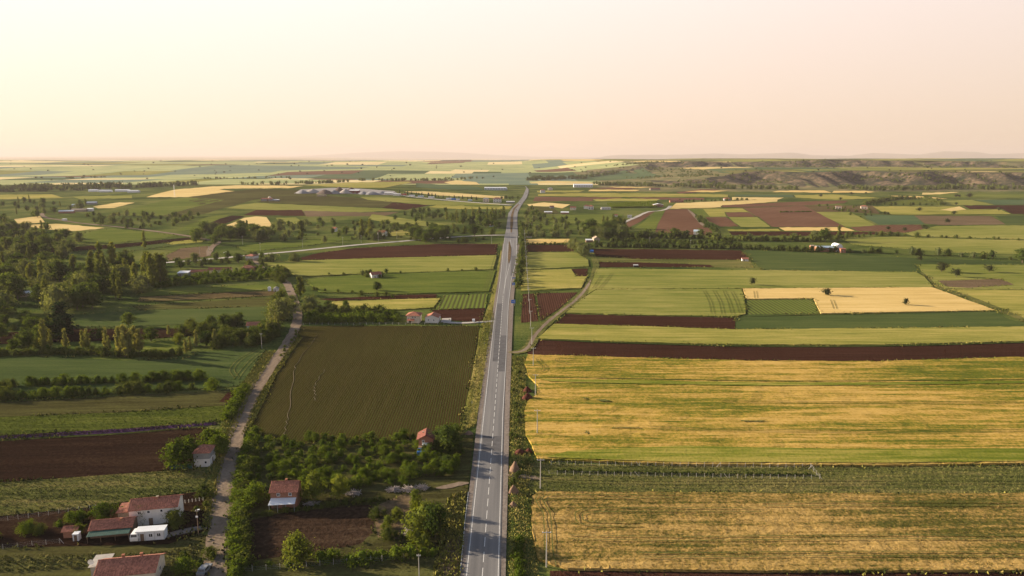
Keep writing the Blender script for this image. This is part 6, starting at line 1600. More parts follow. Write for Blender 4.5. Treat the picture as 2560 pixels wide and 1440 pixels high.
house(1477, 524, 9.5, 9, 6.2, -10, 'white villa with dark porch openings, right half of the pair', wall=M_WHITE, roof='hip', rh=2.4, wins=[('f', -2.4, 0.6, 2.2, 2.4), ('f', 2.4, 0.6, 2.2, 2.4), ('f', -2.4, 3.8, 1.6, 1.5), ('f', 2.4, 3.8, 1.6, 1.5)])
house(1515, 524, 18, 8, 3.2, 0, 'low white building right of the villa pair', wall=M_WHITE, rh=1.4, roofm=M_GREYW, wins=[('f', -5, 1.2, 1.6, 1.2), ('f', 0, 1.2, 1.6, 1.2), ('f', 5, 1.2, 1.6, 1.2)])
house(1432, 525, 11, 8, 4.6, -10, 'house with brown roof between the white sheds and the villas', wall=M_CREAM, rh=1.8, roofm=M_ROOF_D, wins=[('f', -2.5, 2.4, 1.4, 1.2), ('f', 2.5, 2.4, 1.4, 1.2)])
house(1371, 534, 14, 8, 2.6, 2, 'shed with long white roof, left of two near the crossing', 'shed', 'shed', wall=M_STONE, roof='flat', rh=1.0, roofm=M_SHEETW)
house(1412, 535, 14, 8, 2.6, -4, 'shed with long white roof, right of two near the crossing', 'shed', 'shed', wall=M_BRICK, roof='flat', rh=1.1, roofm=M_SHEETW)
house(1380, 521, 8, 7, 3.4, 0, 'grey farm building behind the two white roofed sheds', 'shed', 'shed', wall=M_GREYW, rh=1.6, roofm=M_ROOF_D)
house(1540, 543, 6, 5, 3.4, 0, 'small white house below the orchard rows, left of two', wall=M_WHITE, rh=1.4, wins=[('f', 0, 1.4, 1.4, 1.2)])
house(1574, 545, 7, 5, 3.4, -10, 'small white house beside the lane below the orchard rows, right of two', wall=M_WHITE, rh=1.5, roofm=M_GREYW, wins=[('f', 0, 1.4, 1.4, 1.2)])
def long_hall(px, py, w, d, h, lab, roofm, rot=0, wallm=None):
    t = house(px, py, w, d, h, rot, lab, 'hall', 'industrial_hall', wall=wallm or M_SHEETW, rh=h * 0.35, roofm=roofm, wins=[('f', -w / 2 + w * (k + 0.5) / 8, h * 0.35, w / 12, h * 0.3) for k in range(8)])
long_hall(1458, 468, 62, 20, 7.5, 'long white industrial hall below the wheat rise right of the highway', M_SHEETW)
long_hall(1238, 475, 64, 16, 6.0, 'long pale blue hall left of the highway top', M_SHEETW, -3, M_SHEETB)
house(1260, 475, 18, 12, 4.5, -3, 'lower right annex of the long pale blue hall', 'annex', 'annex', wall=M_SHEETB, rh=1.2, roofm=M_SHEETW)
house(1357, 482, 13, 10, 7, 0, 'white block house right of the highway bend', wall=M_WHITE, roof='hip', rh=2.2, wins=[('f', -3, 4, 1.8, 1.6), ('f', 3, 4, 1.8, 1.6)])
house(1376, 475, 14, 10, 5, 0, 'pale house behind the white block house', wall=M_CREAM, roof='hip', rh=2.4, roofm=M_GREYW, wins=[('f', 0, 2, 2, 1.6)])
house(1215, 505, 13, 10, 7, 0, 'left one of the two white villas by the yard road', wall=M_CREAM, roof='hip', rh=2.4, roofm=M_GREYW, wins=[('f', -3.5, 0.8, 2.2, 2.2), ('f', 3.5, 0.8, 2.2, 2.2), ('f', -3.5, 4.2, 2.2, 1.6), ('f', 3.5, 4.2, 2.2, 1.6)])
house(1243, 506, 18, 11, 8, 0, 'right one of the two white villas, with maroon roof', wall=M_WHITE, roof='hip', rh=2.6, roofm=M_ROOF_D, wins=[('f', x_, z_, 2.2, 2.0) for x_ in (-6, 0, 6) for z_ in (0.8, 4.8)])
house(1276, 508, 18, 7, 3.4, 0, 'flat white canopy building beside the highway bend', 'station', 'station', wall=M_GREYW, roof='flat', rh=0.5, roofm=M_SHEETW)
house(884, 484, 24, 12, 7, -6, 'maroon walled works shed in front of the gravel heaps', 'shed', 'shed', wall=mat_plain('maroon_sheet', (0.16, 0.035, 0.04)), roof='flat', rh=2.0, roofm=M_SHEETW, doors=[('f', -5, 5, 5), ('f', 4, 5, 5)])
house(971, 487, 22, 9, 5, -8, 'white works building with red marks beside the gravel yard', 'building', 'works_building', wall=M_WHITE, roof='flat', rh=0.5, roofm=M_SHEETW, wins=[('f', -6, 2, 2, 1.6), ('f', 6, 2, 2, 1.6)])
house(991, 489, 18, 7, 4, -10, 'low white store right of the white works building', 'building', 'works_building', wall=M_WHITE, roof='flat', rh=0.4, roofm=M_SHEETW)
t = house(666, 503, 24, 11, 4.5, -6, 'grey farm hall with dark gate on the brown slope', 'hall', 'farm_hall', wall=M_GREYW, rh=2.0, roofm=M_ROOF_D, doors=[('f', 3, 4, 3.6)])
house(686, 503, 16, 9, 2.6, -6, 'low shed with pale roof right of the grey farm hall', 'shed', 'shed', wall=M_GREYW, roof='flat', rh=0.8, roofm=M_SHEETW)
dm = MB()
for i in range(4):
    for j in range(10):
        a0, a1, b0, b1 = i * PI2 / 4, (i + 1) * PI2 / 4, j * math.pi / 5, (j + 1) * math.pi / 5
        f = lambda a, b: (4.2 * math.cos(a) * math.cos(b), 4.2 * math.cos(a) * math.sin(b), 7.0 * math.sin(a))
        dm.poly(f(a0, b0), f(a0, b1), f(a1, b1), f(a1, b0))
x, y = at(671, 501); o = dm.build('silo', M_CREAM, None, True); o.location = (x, y + 8, float(hgt(x, y + 8))); tag(o, 'pale domed silo behind the grey farm hall', 'silo')
house(803, 491, 20, 8, 3.0, 0, 'ruined stone walls on the brown slope below the gravel heaps', 'ruin', 'ruin', wall=M_STONE, roof='flat', rh=0.2, roofm=M_STONE, over=0)
# left farm yard
house(165, 533, 24, 9, 3.4, 14, 'long shed with grey white roof, left in the left farm yard', 'shed', 'shed', wall=M_BRICK, rh=1.6, roofm=M_SHEETW)
house(196, 529, 26, 9, 3.4, 4, 'long shed with purple brown roof in the left farm yard', 'shed', 'shed', wall=M_STONE, rh=1.8, roofm=M_STONE)
house(223, 528, 11, 8, 4.2, 10, 'white house at the right end of the left farm yard', wall=M_WHITE, roof='flat', rh=0.8, roofm=M_SHEETW, wins=[('f', -2, 1.4, 1.5, 1.3), ('f', 2, 1.4, 1.5, 1.3)])
house(228, 511, 20, 8, 3.8, 14, 'white roofed barn behind the left farm yard', 'barn', 'barn', wall=M_GREYW, rh=1.6, roofm=M_SHEETW)
house(190, 517, 16, 8, 3.6, 8, 'grey shed among the trees behind the left farm yard', 'shed', 'shed', wall=M_GREYW, rh=1.5, roofm=M_SHEETB)
house(160, 552, 6, 4, 2.6, 6, 'tiny white hut beside the winding dirt road on the left', 'hut', 'hut', wall=M_WHITE, roof='flat', rh=0.3, roofm=M_SHEETW)
for k, (px, py, w, lab) in enumerate([(232, 479, 26, 'left'), (262, 480, 34, 'second from left'), (305, 479, 40, 'third from left'), (332, 481, 30, 'rightmost')]):
    house(px, py, w, 10, 4.2, 0, lab + ' of the pale greenhouses in front of the far tree line', 'greenhouse', 'greenhouse', wall=M_SHEETW, rh=1.6, roofm=M_SHEETW)
house(68, 742, 9, 6, 2.8, 15, 'pale roof showing among the trees of the left wood', 'shed', 'shed', wall=M_STONE, rh=1.0, roofm=M_SHEETW)
# more small yards right of the crossing and along the far tree lines
house(1722, 458 + 4, 30, 10, 4, 0, 'dark roofed farm row in the far strips right of centre', 'farm building', 'farm_building', wall=M_STONE, rh=1.8, roofm=M_ROOF_D) if False else None
house(1638, 475, 30, 10, 4.2, 0, 'dark roofed farm row among the far strips', 'farm building', 'farm_building', wall=M_STONE, rh=2, roofm=M_ROOF_D)
house(2308, 473, 22, 10, 5, 0, 'brown barn at the foot of the eroded hills', 'barn', 'barn', wall=M_BRICK, rh=2.2, roofm=M_ROOF_D)

# -- gravel heaps of the works yard
W = poly_world([(735, 484), (752, 474), (830, 470), (900, 472), (985, 478), (1000, 488), (930, 487), (860, 484), (780, 482)]); sheet('gravel_yard', W, mat_field('pale_gravel', [(0.2, 0.195, 0.195), (0.26, 0.25, 0.245), (0.32, 0.3, 0.29)], 0, 0.3, grain=0.3), 0.15)
M_GR = mat_plain('grey_gravel', (0.21, 0.21, 0.22), 0.95, 0.15, 0.2); M_GD = mat_plain('dark_gravel', (0.10, 0.075, 0.065), 0.95, 0.2, 0.2); M_GL = mat_plain('light_sand', (0.33, 0.30, 0.27), 0.95, 0.1, 0.2)
def heap(px, py, wpx, hpx, mat, lab, name='gravel_heap', cat='heap', seed=0, group=None):
    x, y = at(px, py); s_ = ppm(y); R = wpx / s_ / 2 * (1.25 if name == 'gravel_heap' else 1); hh = hpx / s_ * (0.72 if name == 'gravel_heap' else 1); rr = np.random.default_rng(seed + int(px))
    V, F = [], []; n = 14; lv = [1.0, 0.72, 0.42, 0.15]; ph = rr.uniform(0, 6, 3)
    for i, f in enumerate(lv):
        for j in range(n):
            a = 2 * math.pi * j / n; k = f * (1 + 0.12 * math.sin(2 * a + ph[0]) + 0.07 * math.sin(5 * a + ph[1])) * rr.uniform(0.95, 1.05)
            V.append((R * k * math.cos(a), R * 0.8 * k * math.sin(a), hh * (1 - f) ** 0.85 * (1.08 if i else 0) * rr.uniform(0.94, 1.06) - (0.3 if i == 0 else 0)))
    V.append((0, 0, hh))
    for i in range(3):
        for j in range(n): F.append((i * n + j, i * n + (j + 1) % n, (i + 1) * n + (j + 1) % n, (i + 1) * n + j))
    for j in range(n): F.append((3 * n + j, 3 * n + (j + 1) % n, 4 * n))
    o = mesh_obj(name, V, F, mat, smooth=True); o.location = (x, y, float(hgt(x, y)) + 0.1)
    tag(o, lab, cat, group)
for px, py, w, h, m_, lab in [(757, 483, 30, 11, M_GR, 'leftmost grey gravel heap of the works yard'), (782, 482, 34, 13, M_GL, 'pale heap right of the leftmost grey heap'), (812, 484, 38, 14, M_GD, 'brown heap in the middle left of the works yard'), (848, 480, 26, 18, M_GD, 'tallest dark brown gravel heap'), (836, 484, 26, 12, M_GR, 'grey heap at the foot of the tallest dark heap'), (864, 483, 28, 14, M_GL, 'pale cone between the two dark heaps'), (878, 478, 22, 13, M_GD, 'smaller dark heap behind the maroon shed'), (908, 485, 26, 9, M_GR, 'grey heap right of the maroon shed'), (930, 486, 34, 10, M_GR, 'long grey heap right of the maroon shed'), (955, 484, 30, 8, M_GR, 'low grey heap beside the white works building')]:
    heap(px, py, w, h, m_, lab)
M_RED = mat_plain('red_earth', (0.075, 0.022, 0.014), 0.98, 0.3, 1.2, bump=0.6); M_TAN = mat_plain('tan_earth', (0.17, 0.11, 0.075), 0.98, 0.25, 1.2, bump=0.6)
for px, py, w, h, m_, lab in [(1287, 1180, 30, 28, M_TAN, 'pale dirt mound right of the highway above the field track'), (1284, 1232, 26, 20, M_TAN, 'dirt mound right of the highway below the field track'), (1318, 978, 26, 12, M_RED, 'upper red earth heap at the wheat edge'), (1319, 998, 30, 16, M_RED, 'lower red earth heap at the wheat edge'), (1300, 1132, 34, 9, M_RED, 'flat red earth bank at the lower wheat corner'), (1322, 1130, 20, 10, M_RED, 'small red earth heap against the lower wheat corner'), (1283, 1265, 22, 12, M_TAN, 'low tan bank in the highway ditch'), (1172, 1085, 26, 8, M_TAN, 'tan earth bank at the left edge of the highway')]:
    heap(px, py, w, h, m_, lab, 'dirt_mound', 'mound')
M_JUNK = mat_plain('bleached_brushwood', (0.30, 0.26, 0.24), 0.95, 0.4, 2.5, bump=0.8)
for px, py, w, h, lab in [(985, 1228, 34, 10, 'left brushwood pile behind the orchard'), (1022, 1226, 34, 11, 'middle brushwood pile behind the orchard'), (1056, 1222, 30, 9, 'right brushwood pile near the highway'), (882, 1236, 36, 8, 'pale junk heap right of the bright green trees'), (780, 1262, 34, 7, 'junk heap right of the brick house awning'), (1022, 1340, 22, 26, 'tall pile of old beams beside the tall tree'), (1046, 1288, 24, 8, 'small brick rubble heap near the slim young tree')]:
    rr = np.random.default_rng(int(px)); x, y = at(px, py); R = w / ppm(y) / 2; hh = h / ppm(y)
    t = empty('brushwood_pile', (x, y, 0.2)); tag(t, lab, 'pile')
    m = MB()
    for k in range(70):
        a, r = rr.uniform(0, 6.28), R * math.sqrt(rr.uniform()); z = hh * (1 - r / R) * rr.uniform(0.2, 1) + 0.1; th = rr.uniform(0, 6.28); L = rr.uniform(0.5, 1.3)
        c = Vector((r * math.cos(a), 0.6 * r * math.sin(a), z)); dv = Vector((math.cos(th), math.sin(th), rr.uniform(-0.4, 0.5))) * L
        m.bar(c - dv, c + dv, rr.uniform(0.03, 0.09), 3)
    o = m.build('branches', M_JUNK, t); o['kind'] = 'stuff'

# ------------------------------------------------------------------ poles, fences, signs, vehicles
def power_pole(x, y, h, label, group=None, arm=1.6, mat=None):
    t = empty('power_pole', (x, y, 0.1)); tag(t, label, 'power pole', group)
    rb = 0.17 if arm > 1.5 else 0.11
    MB().bar((0, 0, -0.2), (0, 0, h), rb, 7, rb * 0.6).build('pole', mat or M_POLE, t)
    if arm:
        a = MB().box(-arm / 2, arm / 2, -0.06, 0.06, h - 0.45, h - 0.33).build('crossarm', M_STEEL, t)
        for xx in (-arm / 2 + 0.08, 0.0, arm / 2 - 0.08): MB().bar((xx, 0, h - 0.33), (xx, 0, h - 0.08), 0.06, 5, 0.04).build('insulator', M_WHITE, a)
    return t
PX = [(1366, 1417), (1351, 1221), (1343, 1087), (1338.5, 990), (1333, 917), (1329.5, 862), (1326.5, 816), (1324, 784)]
pts = [at(*p) for p in PX]
dxy = np.array(pts[-1]) - np.array(pts[-4]); dxy /= 3
while pts[-1][1] < 760: pts.append((pts[-1][0] + dxy[0], pts[-1][1] + dxy[1]))
names = ['nearest', 'second', 'third', 'fourth', 'fifth', 'sixth', 'seventh', 'eighth', 'ninth', 'tenth', 'eleventh', 'twelfth', 'thirteenth', 'fourteenth', 'fifteenth', 'sixteenth', 'seventeenth', 'eighteenth', 'nineteenth', 'twentieth']
for k, (x, y) in enumerate(pts):
    power_pole(x, y, 8.6, '%s concrete pole of the line along the right of the highway, from the front' % names[min(k, 19)], 'poles along the right of the highway', 2.0)
wires = MB()
for a, b in zip(pts[:-1], pts[1:]):
    for off in (-0.9, 0.0, 0.9):
        p0 = None
        for i in range(7):
            t_ = i / 6; q = (a[0] + (b[0] - a[0]) * t_ + off, a[1] + (b[1] - a[1]) * t_, 8.65 - 0.9 * 4 * t_ * (1 - t_) * 0.6)
            if p0: wires.bar(p0, q, 0.012, 3)
            p0 = q
tag(wires.build('overhead_wires', M_TYRE), 'three thin wires strung along the highway poles', 'wires')
x, y = at(1049, 1475); power_pole(x, y, 8.2, 'weathered pole at the bottom edge left of the highway', None, 0.8)
lp = power_pole(*at(497, 1338), 6.6, 'lamp pole beside the dirt road right of the white house', None, 0.7, M_WOOD)
lp['category'] = 'lamp pole'; lp.name = 'lamp_pole'
MB().bar((0, 0, 6.5), (0.7, -0.5, 6.9), 0.04).build('bracket', M_STEEL, lp); MB().box(0.5, 1.0, -0.75, -0.4, 6.82, 6.95).build('lamp_head', M_SHEETW, lp)
MB().box(-0.25, 0.25, -0.3, -0.12, 4.6, 5.0).build('meter_box', M_SHEETW, lp)
for k, (px, py, h) in enumerate([(607, 612, 9), (651, 628, 8), (757, 619, 8), (857, 613, 8), (903, 608, 8), (946, 605, 8), (992, 598, 8), (1229, 609, 9), (500, 639, 8), (522, 631, 6), (655, 872, 7.5), (1726, 621, 8), (1624, 612, 8)]):
    x, y = at(px, py); power_pole(x, y, h, 'slim pole number beside the fields'.replace(' number', '') if False else ['pole in the meadow above the side road', 'pole at the bend of the side road by the white house', 'pole by the willows above the side road', 'pole left of the white two storey house', 'pole nearest left of the tall belt poplars', 'pole in front of the white two storey house', 'pole right of the white two storey house', 'pole at the right end of the long ploughed field', 'left pole at the stony yard', 'short white pole at the stony yard', 'pole at the edge of the thicket by the lane', 'pole in the lowest hedge right of the crossing', 'pole in the hedges right of the stone barn'][k], None, 1.2)
# tall pylons on the far rise and slope
for px, py, top, lab in [(437, 492, 462, 'lattice mast on the pale wheat hill'), (885, 404, 393, 'far mast on the skyline, left of three'), (1025, 404, 393, 'far mast on the skyline, middle of three'), (1148, 403, 392, 'far mast on the skyline, right of three')]:
    x, y = at(px, py); h = (py - top) / ppm(y)
    t = empty('lattice_mast', (x, y, float(hgt(x, y)))); tag(t, lab, 'mast'); w = h * 0.045
    m = MB()
    for sx, sy in ((-1, -1), (1, -1), (1, 1), (-1, 1)): m.bar((sx * w, sy * w, 0), (sx * w * 0.3, sy * w * 0.3, h), max(0.1, h * 0.006), 3)
    m.build('legs', M_STEEL, t); m = MB()
    for f in (0.75, 0.88): m.bar((-h * 0.1, 0, h * f), (h * 0.1, 0, h * f), max(0.1, h * 0.006), 3)
    m.build('crossarm', M_STEEL, t)

def fence(line_px, sp, h, label, mat=None, ends=True, seed=1, braces=()):
    P = np.array([at(*p) for p in line_px]); rr = np.random.default_rng(seed)
    t = empty('wire_fence', (P[0][0], P[0][1], 0.1)); tag(t, label, 'fence')
    me = None; pts = []
    for a, b in zip(P[:-1], P[1:]):
        L = np.hypot(*(b - a)); n = max(1, round(L / sp))
        for k in range(n): pts.append(a + (b - a) * k / n)
    pts.append(P[-1])
    for q in pts:
        if me is None: o = MB().bar((0, 0, -0.2), (0, 0, h), 0.045, 5).build('post', mat or M_POLE, t); me = o.data
        else: o = link(bpy.data.objects.new('post', me), t)
        o.location = (q[0] - P[0][0], q[1] - P[0][1], 0); o.rotation_euler = (rr.normal(0, 0.03), rr.normal(0, 0.03), 0)
    w = MB()
    for a, b in zip(pts[:-1], pts[1:]):
        for z in (0.3, 0.7, 1.1):
            if z < h: w.bar((a[0] - P[0][0], a[1] - P[0][1], z), (b[0] - P[0][0], b[1] - P[0][1], z), 0.006, 3)
    w.build('wire', M_STEEL, t)
    for px, py, s_ in braces:
        q = np.array(at(px, py)) - P[0]; MB().bar((q[0] + s_, q[1], 0), (q[0], q[1], h), 0.06, 5).build('brace', mat or M_POLE, t)
fence([(1378, 1163), (1700, 1167), (2026, 1170), (2049, 1197)], 2.35, 1.35, 'far row of pale fence posts along the big wheat field', seed=2, braces=[(1590, 1166, 1.0), (1800, 1168, -1.0), (2026, 1170, 1.1), (2030, 1174, -1.1)])
fence([(1373, 1187), (1700, 1194), (2049, 1199)], 2.35, 1.35, 'near row of pale fence posts along the dark grass strip', seed=3, braces=[(1587, 1191, 1.0), (1810, 1196, 1.0), (2046, 1199, 1.1)])
fence([(-40, 1310), (20, 1303), (97, 1293), (171, 1282), (225, 1275), (240, 1274)], 2.5, 1.3, 'pale posts of the fence below the near left meadow', seed=4)
fence([(-30, 1378), (8, 1374), (81, 1366), (150, 1360)], 3.3, 1.3, 'pale posts of the fence at the lower left corner', seed=5, braces=[(150, 1360, 0.9)])
fence([(596, 1432), (700, 1424), (800, 1416), (900, 1408), (1010, 1400)], 2.6, 1.5, 'wire fence with posts below the red garden soil', seed=6)
fence([(445, 1262), (508, 1252)], 0.9, 1.0, 'white picket fence right of the long white house', M_WHITE, seed=7)
fence([(758, 813), (900, 812), (1110, 811)], 3.5, 1.2, 'long low fence between the seedling rows and the orchard block', M_STEEL, seed=8)

def sign(px, py, w, h, zc, label, bars):
    x, y = at(px, py); t = empty('road_sign', (x, y, 0.2)); tag(t, label, 'road sign')
    for xx in (-w * 0.3, w * 0.3): MB().bar((xx, 0.08, -0.2), (xx, 0.08, zc + h / 2), 0.05).build('post', M_STEEL, t)
    p = MB().box(-w / 2, w / 2, -0.03, 0.03, zc - h / 2, zc + h / 2).build('panel', M_SIGN, t)
    b = MB(); e = 0.06
    for (a0, a1, z0, z1) in [(-w / 2, w / 2, -h / 2, -h / 2 + e), (-w / 2, w / 2, h / 2 - e, h / 2)]: b.box(a0, a1, -0.045, -0.034, zc + z0, zc + z1)
    for (a0, a1, z0, z1) in bars: b.box(a0 * w, a1 * w, -0.045, -0.034, zc + z0 * h, zc + z1 * h)
    b.build('legend', M_WHITE, p)
sign(1283, 765, 2.5, 2.2, 2.6, 'large blue road sign right of the highway, nearest of the three', [(-0.35, 0.1, -0.05, 0.03), (0.2, 0.3, -0.3, 0.3)])
sign(1284, 719, 1.9, 1.9, 2.4, 'square blue road sign with a white arrow mark, middle of the three', [(-0.06, 0.06, -0.3, 0.1), (-0.22, -0.1, 0.1, 0.28), (0.1, 0.22, 0.1, 0.28)])
sign(1285, 703, 2.6, 0.9, 2.2, 'low wide blue road sign, farthest of the three', [(-0.35, 0.3, -0.12, 0.12)])
for k, (px, py) in enumerate([(1274, 855), (1279, 760), (1211, 862), (1180, 1010)]):
    x, y = at(px, py); t = empty('marker_post', (x, y, 0.2)); MB().box(-0.07, 0.07, -0.05, 0.05, 0, 1.0).build('post', M_WHITE, t); MB().box(-0.075, 0.075, -0.055, 0.055, 0.7, 0.82).build('reflector', M_TYRE, t)
    tag(t, ['white marker post right of the road level with the big soil strip', 'white marker post right of the road by the large blue sign', 'white marker post left of the road beside the seedling field', 'white marker post left of the road near the orchard'][k], 'marker post')

def vehicle(x, y, z, rot, L, w, h, cabin, paint, label, cat, name, glass_rear=True):
    """cabin = (start, end) of the raised part along the length, 0 rear - 1 front"""
    t = empty(name, (x, y, z), rot); tag(t, label, cat)
    prof = [(0, 0.35), (0, 0.85 * 0.62 * h + 0.12), (cabin[0] * L, 0.62 * h), (cabin[0] * L + 0.25, h - 0.05), (cabin[0] * L + 0.45, h), (cabin[1] * L - 0.75, h), (cabin[1] * L - 0.5, h - 0.06), (cabin[1] * L, 0.62 * h), (L, 0.55 * h), (L, 0.35)]
    m = MB(); hw = w / 2
    for (a, b) in zip(prof, prof[1:] + prof[:1]):
        ia = 0.86 if a[1] > 0.7 * h else 1.0; ib = 0.86 if b[1] > 0.7 * h else 1.0
        m.poly((-hw * ia, a[0] - L / 2, a[1]), (hw * ia, a[0] - L / 2, a[1]), (hw * ib, b[0] - L / 2, b[1]), (-hw * ib, b[0] - L / 2, b[1]))
    for s in (-1, 1): m.poly(*[(s * hw * (0.86 if q[1] > 0.7 * h else 1.0), q[0] - L / 2, q[1]) for q in (prof if s < 0 else prof[::-1])])
    m.build('body', paint, t)
    g = MB(); a, b = prof[2], prof[3]
    g.poly((-hw * 0.78, a[0] - L / 2 + 0.02 - 0.03, a[1] + 0.08), (hw * 0.78, a[0] - L / 2 - 0.01, a[1] + 0.08), (hw * 0.74, b[0] - L / 2 - 0.03, b[1]), (-hw * 0.74, b[0] - L / 2 - 0.03, b[1])); g.build('rear_window', M_GLASS, t)
    g = MB(); a, b = prof[7], prof[6]
    g.poly((hw * 0.8, a[0] - L / 2 + 0.02, a[1] + 0.06), (-hw * 0.8, a[0] - L / 2 + 0.02, a[1] + 0.06), (-hw * 0.74, b[0] - L / 2 + 0.03, b[1]), (hw * 0.74, b[0] - L / 2 + 0.03, b[1])); g.build('windscreen', M_GLASS, t)
    for s in (-1, 1):
        g = MB(); y0, y1 = cabin[0] * L + 0.45 - L / 2, cabin[1] * L - 0.75 - L / 2
        g.poly((s * (hw * 0.985 + 0.01), y0, 0.68 * h), (s * (hw * 0.985 + 0.01), y1, 0.68 * h), (s * (hw * 0.87 + 0.015), y1, 0.92 * h), (s * (hw * 0.87 + 0.015), y0, 0.92 * h)); g.build('side_window', M_GLASS, t)
    for sx in (-1, 1):
        for yy in (-L * 0.3, L * 0.31):
            wb = MB().bar((sx * (hw - 0.2), yy, 0.33), (sx * (hw + 0.02), yy, 0.33), 0.33, 10); wb.build('wheel', M_TYRE, t)
    return t
PW = mat_plain('white_car_paint', (0.72, 0.72, 0.7), 0.35, 0.04, 1.0, 0.5); PG = mat_plain('grey_car_paint', (0.18, 0.19, 0.2), 0.35, 0.05, 1.0, 0.5); PR = mat_plain('red_car_paint', (0.35, 0.03, 0.025), 0.35, 0.05, 1.0, 0.5)
x, y = at(333, 1358); vehicle(x, y + 2.0, 0.25, math.radians(8), 4.4, 1.75, 1.95, (0.02, 0.86), PW, 'white van parked at the left end of the white container cabin', 'van', 'parked_van')
x, y = at(512, 1432); vehicle(x, y, 0.25, math.radians(-4), 4.1, 1.7, 1.45, (0.12, 0.75), PG, 'dark car with pale roof beside the dirt road at the bottom edge', 'car', 'parked_car')
x, y = at(565, 634); vehicle(x, y, 0.3, math.radians(80), 4.4, 1.75, 1.5, (0.12, 0.75), PW, 'white car parked by the side road near the stony yard', 'car', 'parked_car')
x, y = at(1058, 597); vehicle(x, y, 0.3, math.radians(80), 4.4, 1.75, 1.5, (0.12, 0.75), PW, 'white car on the side road beside the big belt trees', 'car', 'car')
for px, py, pa, lab in [(1291, 526, PG, 'dark car on the right carriageway beyond the crossing'), (1278, 533, PW, 'white car on the left carriageway beyond the crossing'), (1300, 511, PW, 'white car where the highway bends uphill'), (1316, 485, PG, 'tiny dark car near the top of the highway')]:
    x, y = at(px, py); vehicle(x, y, float(hgt(x, y)) + 0.3, math.radians(-4), 4.5, 1.8, 1.5, (0.12, 0.75), pa, lab, 'car', 'car')
# lorries and containers of the works yard, conifers behind
for k, (px, py, w, mm, lab) in enumerate([(1010, 489, 10, PR, 'red lorry body at the left end of the yard row'), (1030, 492, 12, M_SHEETW, 'white trailer second in the yard row'), (1052, 494, 12, M_SHEETB, 'blue grey trailer in the yard row'), (1078, 496, 12, M_SHEETW, 'pale trailer in the middle of the yard row'), (1122, 500, 11, M_SHEETW, 'white box trailer right of the middle'), (1134, 501, 9, M_BLUE, 'blue box trailer in the yard row'), (1145, 502, 7, M_SHEETW, 'white cabin at the right of the blue trailer'), (1175, 504, 8, M_SHEETB, 'grey trailer near the white villas')]):
    x, y = at(px, py); t = empty('trailer', (x, y, float(hgt(x, y)) + 0.3), 0.08 * (k % 3 - 1)); tag(t, lab, 'trailer')
    MB().box(-w / 2, w / 2, 0, 2.5, 1.0, 3.6).build('box_body', mm, t)
    for xx in (-w * 0.35, w * 0.35): MB().bar((xx, 0.0, 0.5), (xx, 2.5, 0.5), 0.5, 8).build('wheel', M_TYRE, t)
# ------------------------------------------------------------------ standing crops and grass as real stalk clumps
def tufts(name, label, W, per_m2, h, mat, base_z, seed, width=0.16, lean=0.25, cat='crop', hole=None, xmax=None):
    rr = np.random.default_rng(seed)
    lo, hi = W.min(0), W.max(0)
    n = int((hi[0] - lo[0]) * (hi[1] - lo[1]) * per_m2)
    P = rr.uniform(lo, hi, (n, 2)); P = P[inside(P, W)]
    P = P[np.abs(P[:, 0]) < 0.80 * (P[:, 1] + 30)]
    n = len(P); a = rr.uniform(0, math.pi, n); hh = h * rr.uniform(0.6, 1.25, n); ww = width * rr.uniform(0.6, 1.5, n)
    u = np.stack([np.cos(a), np.sin(a)], 1) * ww[:, None]
    tip = rr.normal(0, lean, (n, 2)) * hh[:, None]
    z = np.full(n, base_z)
    A = np.column_stack([P - u, z]); B = np.column_stack([P + u, z]); C = np.column_stack([P + tip + u * 0.35, z + hh]); D = np.column_stack([P + tip - u * 0.35, z + hh * 0.95])
    V = np.stack([A, B, C, D], 1).reshape(-1, 3)
    o = link(bpy.data.objects.new(name, np_mesh(name, V, 4, mat)))
    tag(o, label, cat, None, 'stuff')
Wn = FIELD_XY['wheat_near'][0]; Wb = FIELD_XY['wheat_big'][0]
tufts('wheat_stalks', 'half ripe wheat standing on the near right field', Wn, 5.0, 0.16, M_WHEAT_N, 0.55, 1, 0.07)
def grass(name, label, px, per, h, mat, seed, width=0.18):
    tufts(name, label, poly_world(px), per, h, mat, 0.2, seed, width, 0.45, 'grass')
grass('verge_grass', 'rough yellow green grass on the left verge of the highway', [(1204, 812), (1230, 760), (1236, 800), (1213, 930), (1190, 1065), (1152, 1082), (1178, 960), (1198, 850)], 6, 0.3, M_VERGE, 3, 0.12)
grass('ditch_grass', 'weedy grass in the ditch right of the highway', [(1266, 1640), (1276, 1000), (1280, 890), (1312, 892), (1316, 1000), (1312, 1090), (1335, 1160), (1318, 1230), (1328, 1330), (1345, 1402), (1360, 1640)], 9, 0.32, M_VERGE, 4, 0.12)
grass('strip_grass', 'dark rough grass between the two wheat fields', [(1322, 1160), (1700, 1166), (2200, 1168), (2680, 1164), (2680, 1236), (2000, 1235), (1345, 1231), (1320, 1244)], 5, 0.2, M_STRIP, 5, 0.12)
grass('meadow_grass', 'rough grass on the near left meadow', [(-60, 1212), (380, 1181), (508, 1173), (518, 1190), (505, 1222), (440, 1234), (230, 1268), (-60, 1297)], 6, 0.22, M_STRIP, 6, 0.12)
grass('crop_blades', 'bright green young crop on the left strip', [(-60, 1046), (300, 1032), (560, 1015), (556, 1050), (540, 1056), (300, 1073), (-60, 1093)], 4, 0.16, M_BGREEN, 7, 0.12)
grass('lavender_blooms', 'purple flowers of the narrow strip on the left', [(-60, 1095), (300, 1075), (540, 1058), (545, 1061), (300, 1082), (-60, 1100)], 9, 0.4, M_LAV, 8, 0.15)
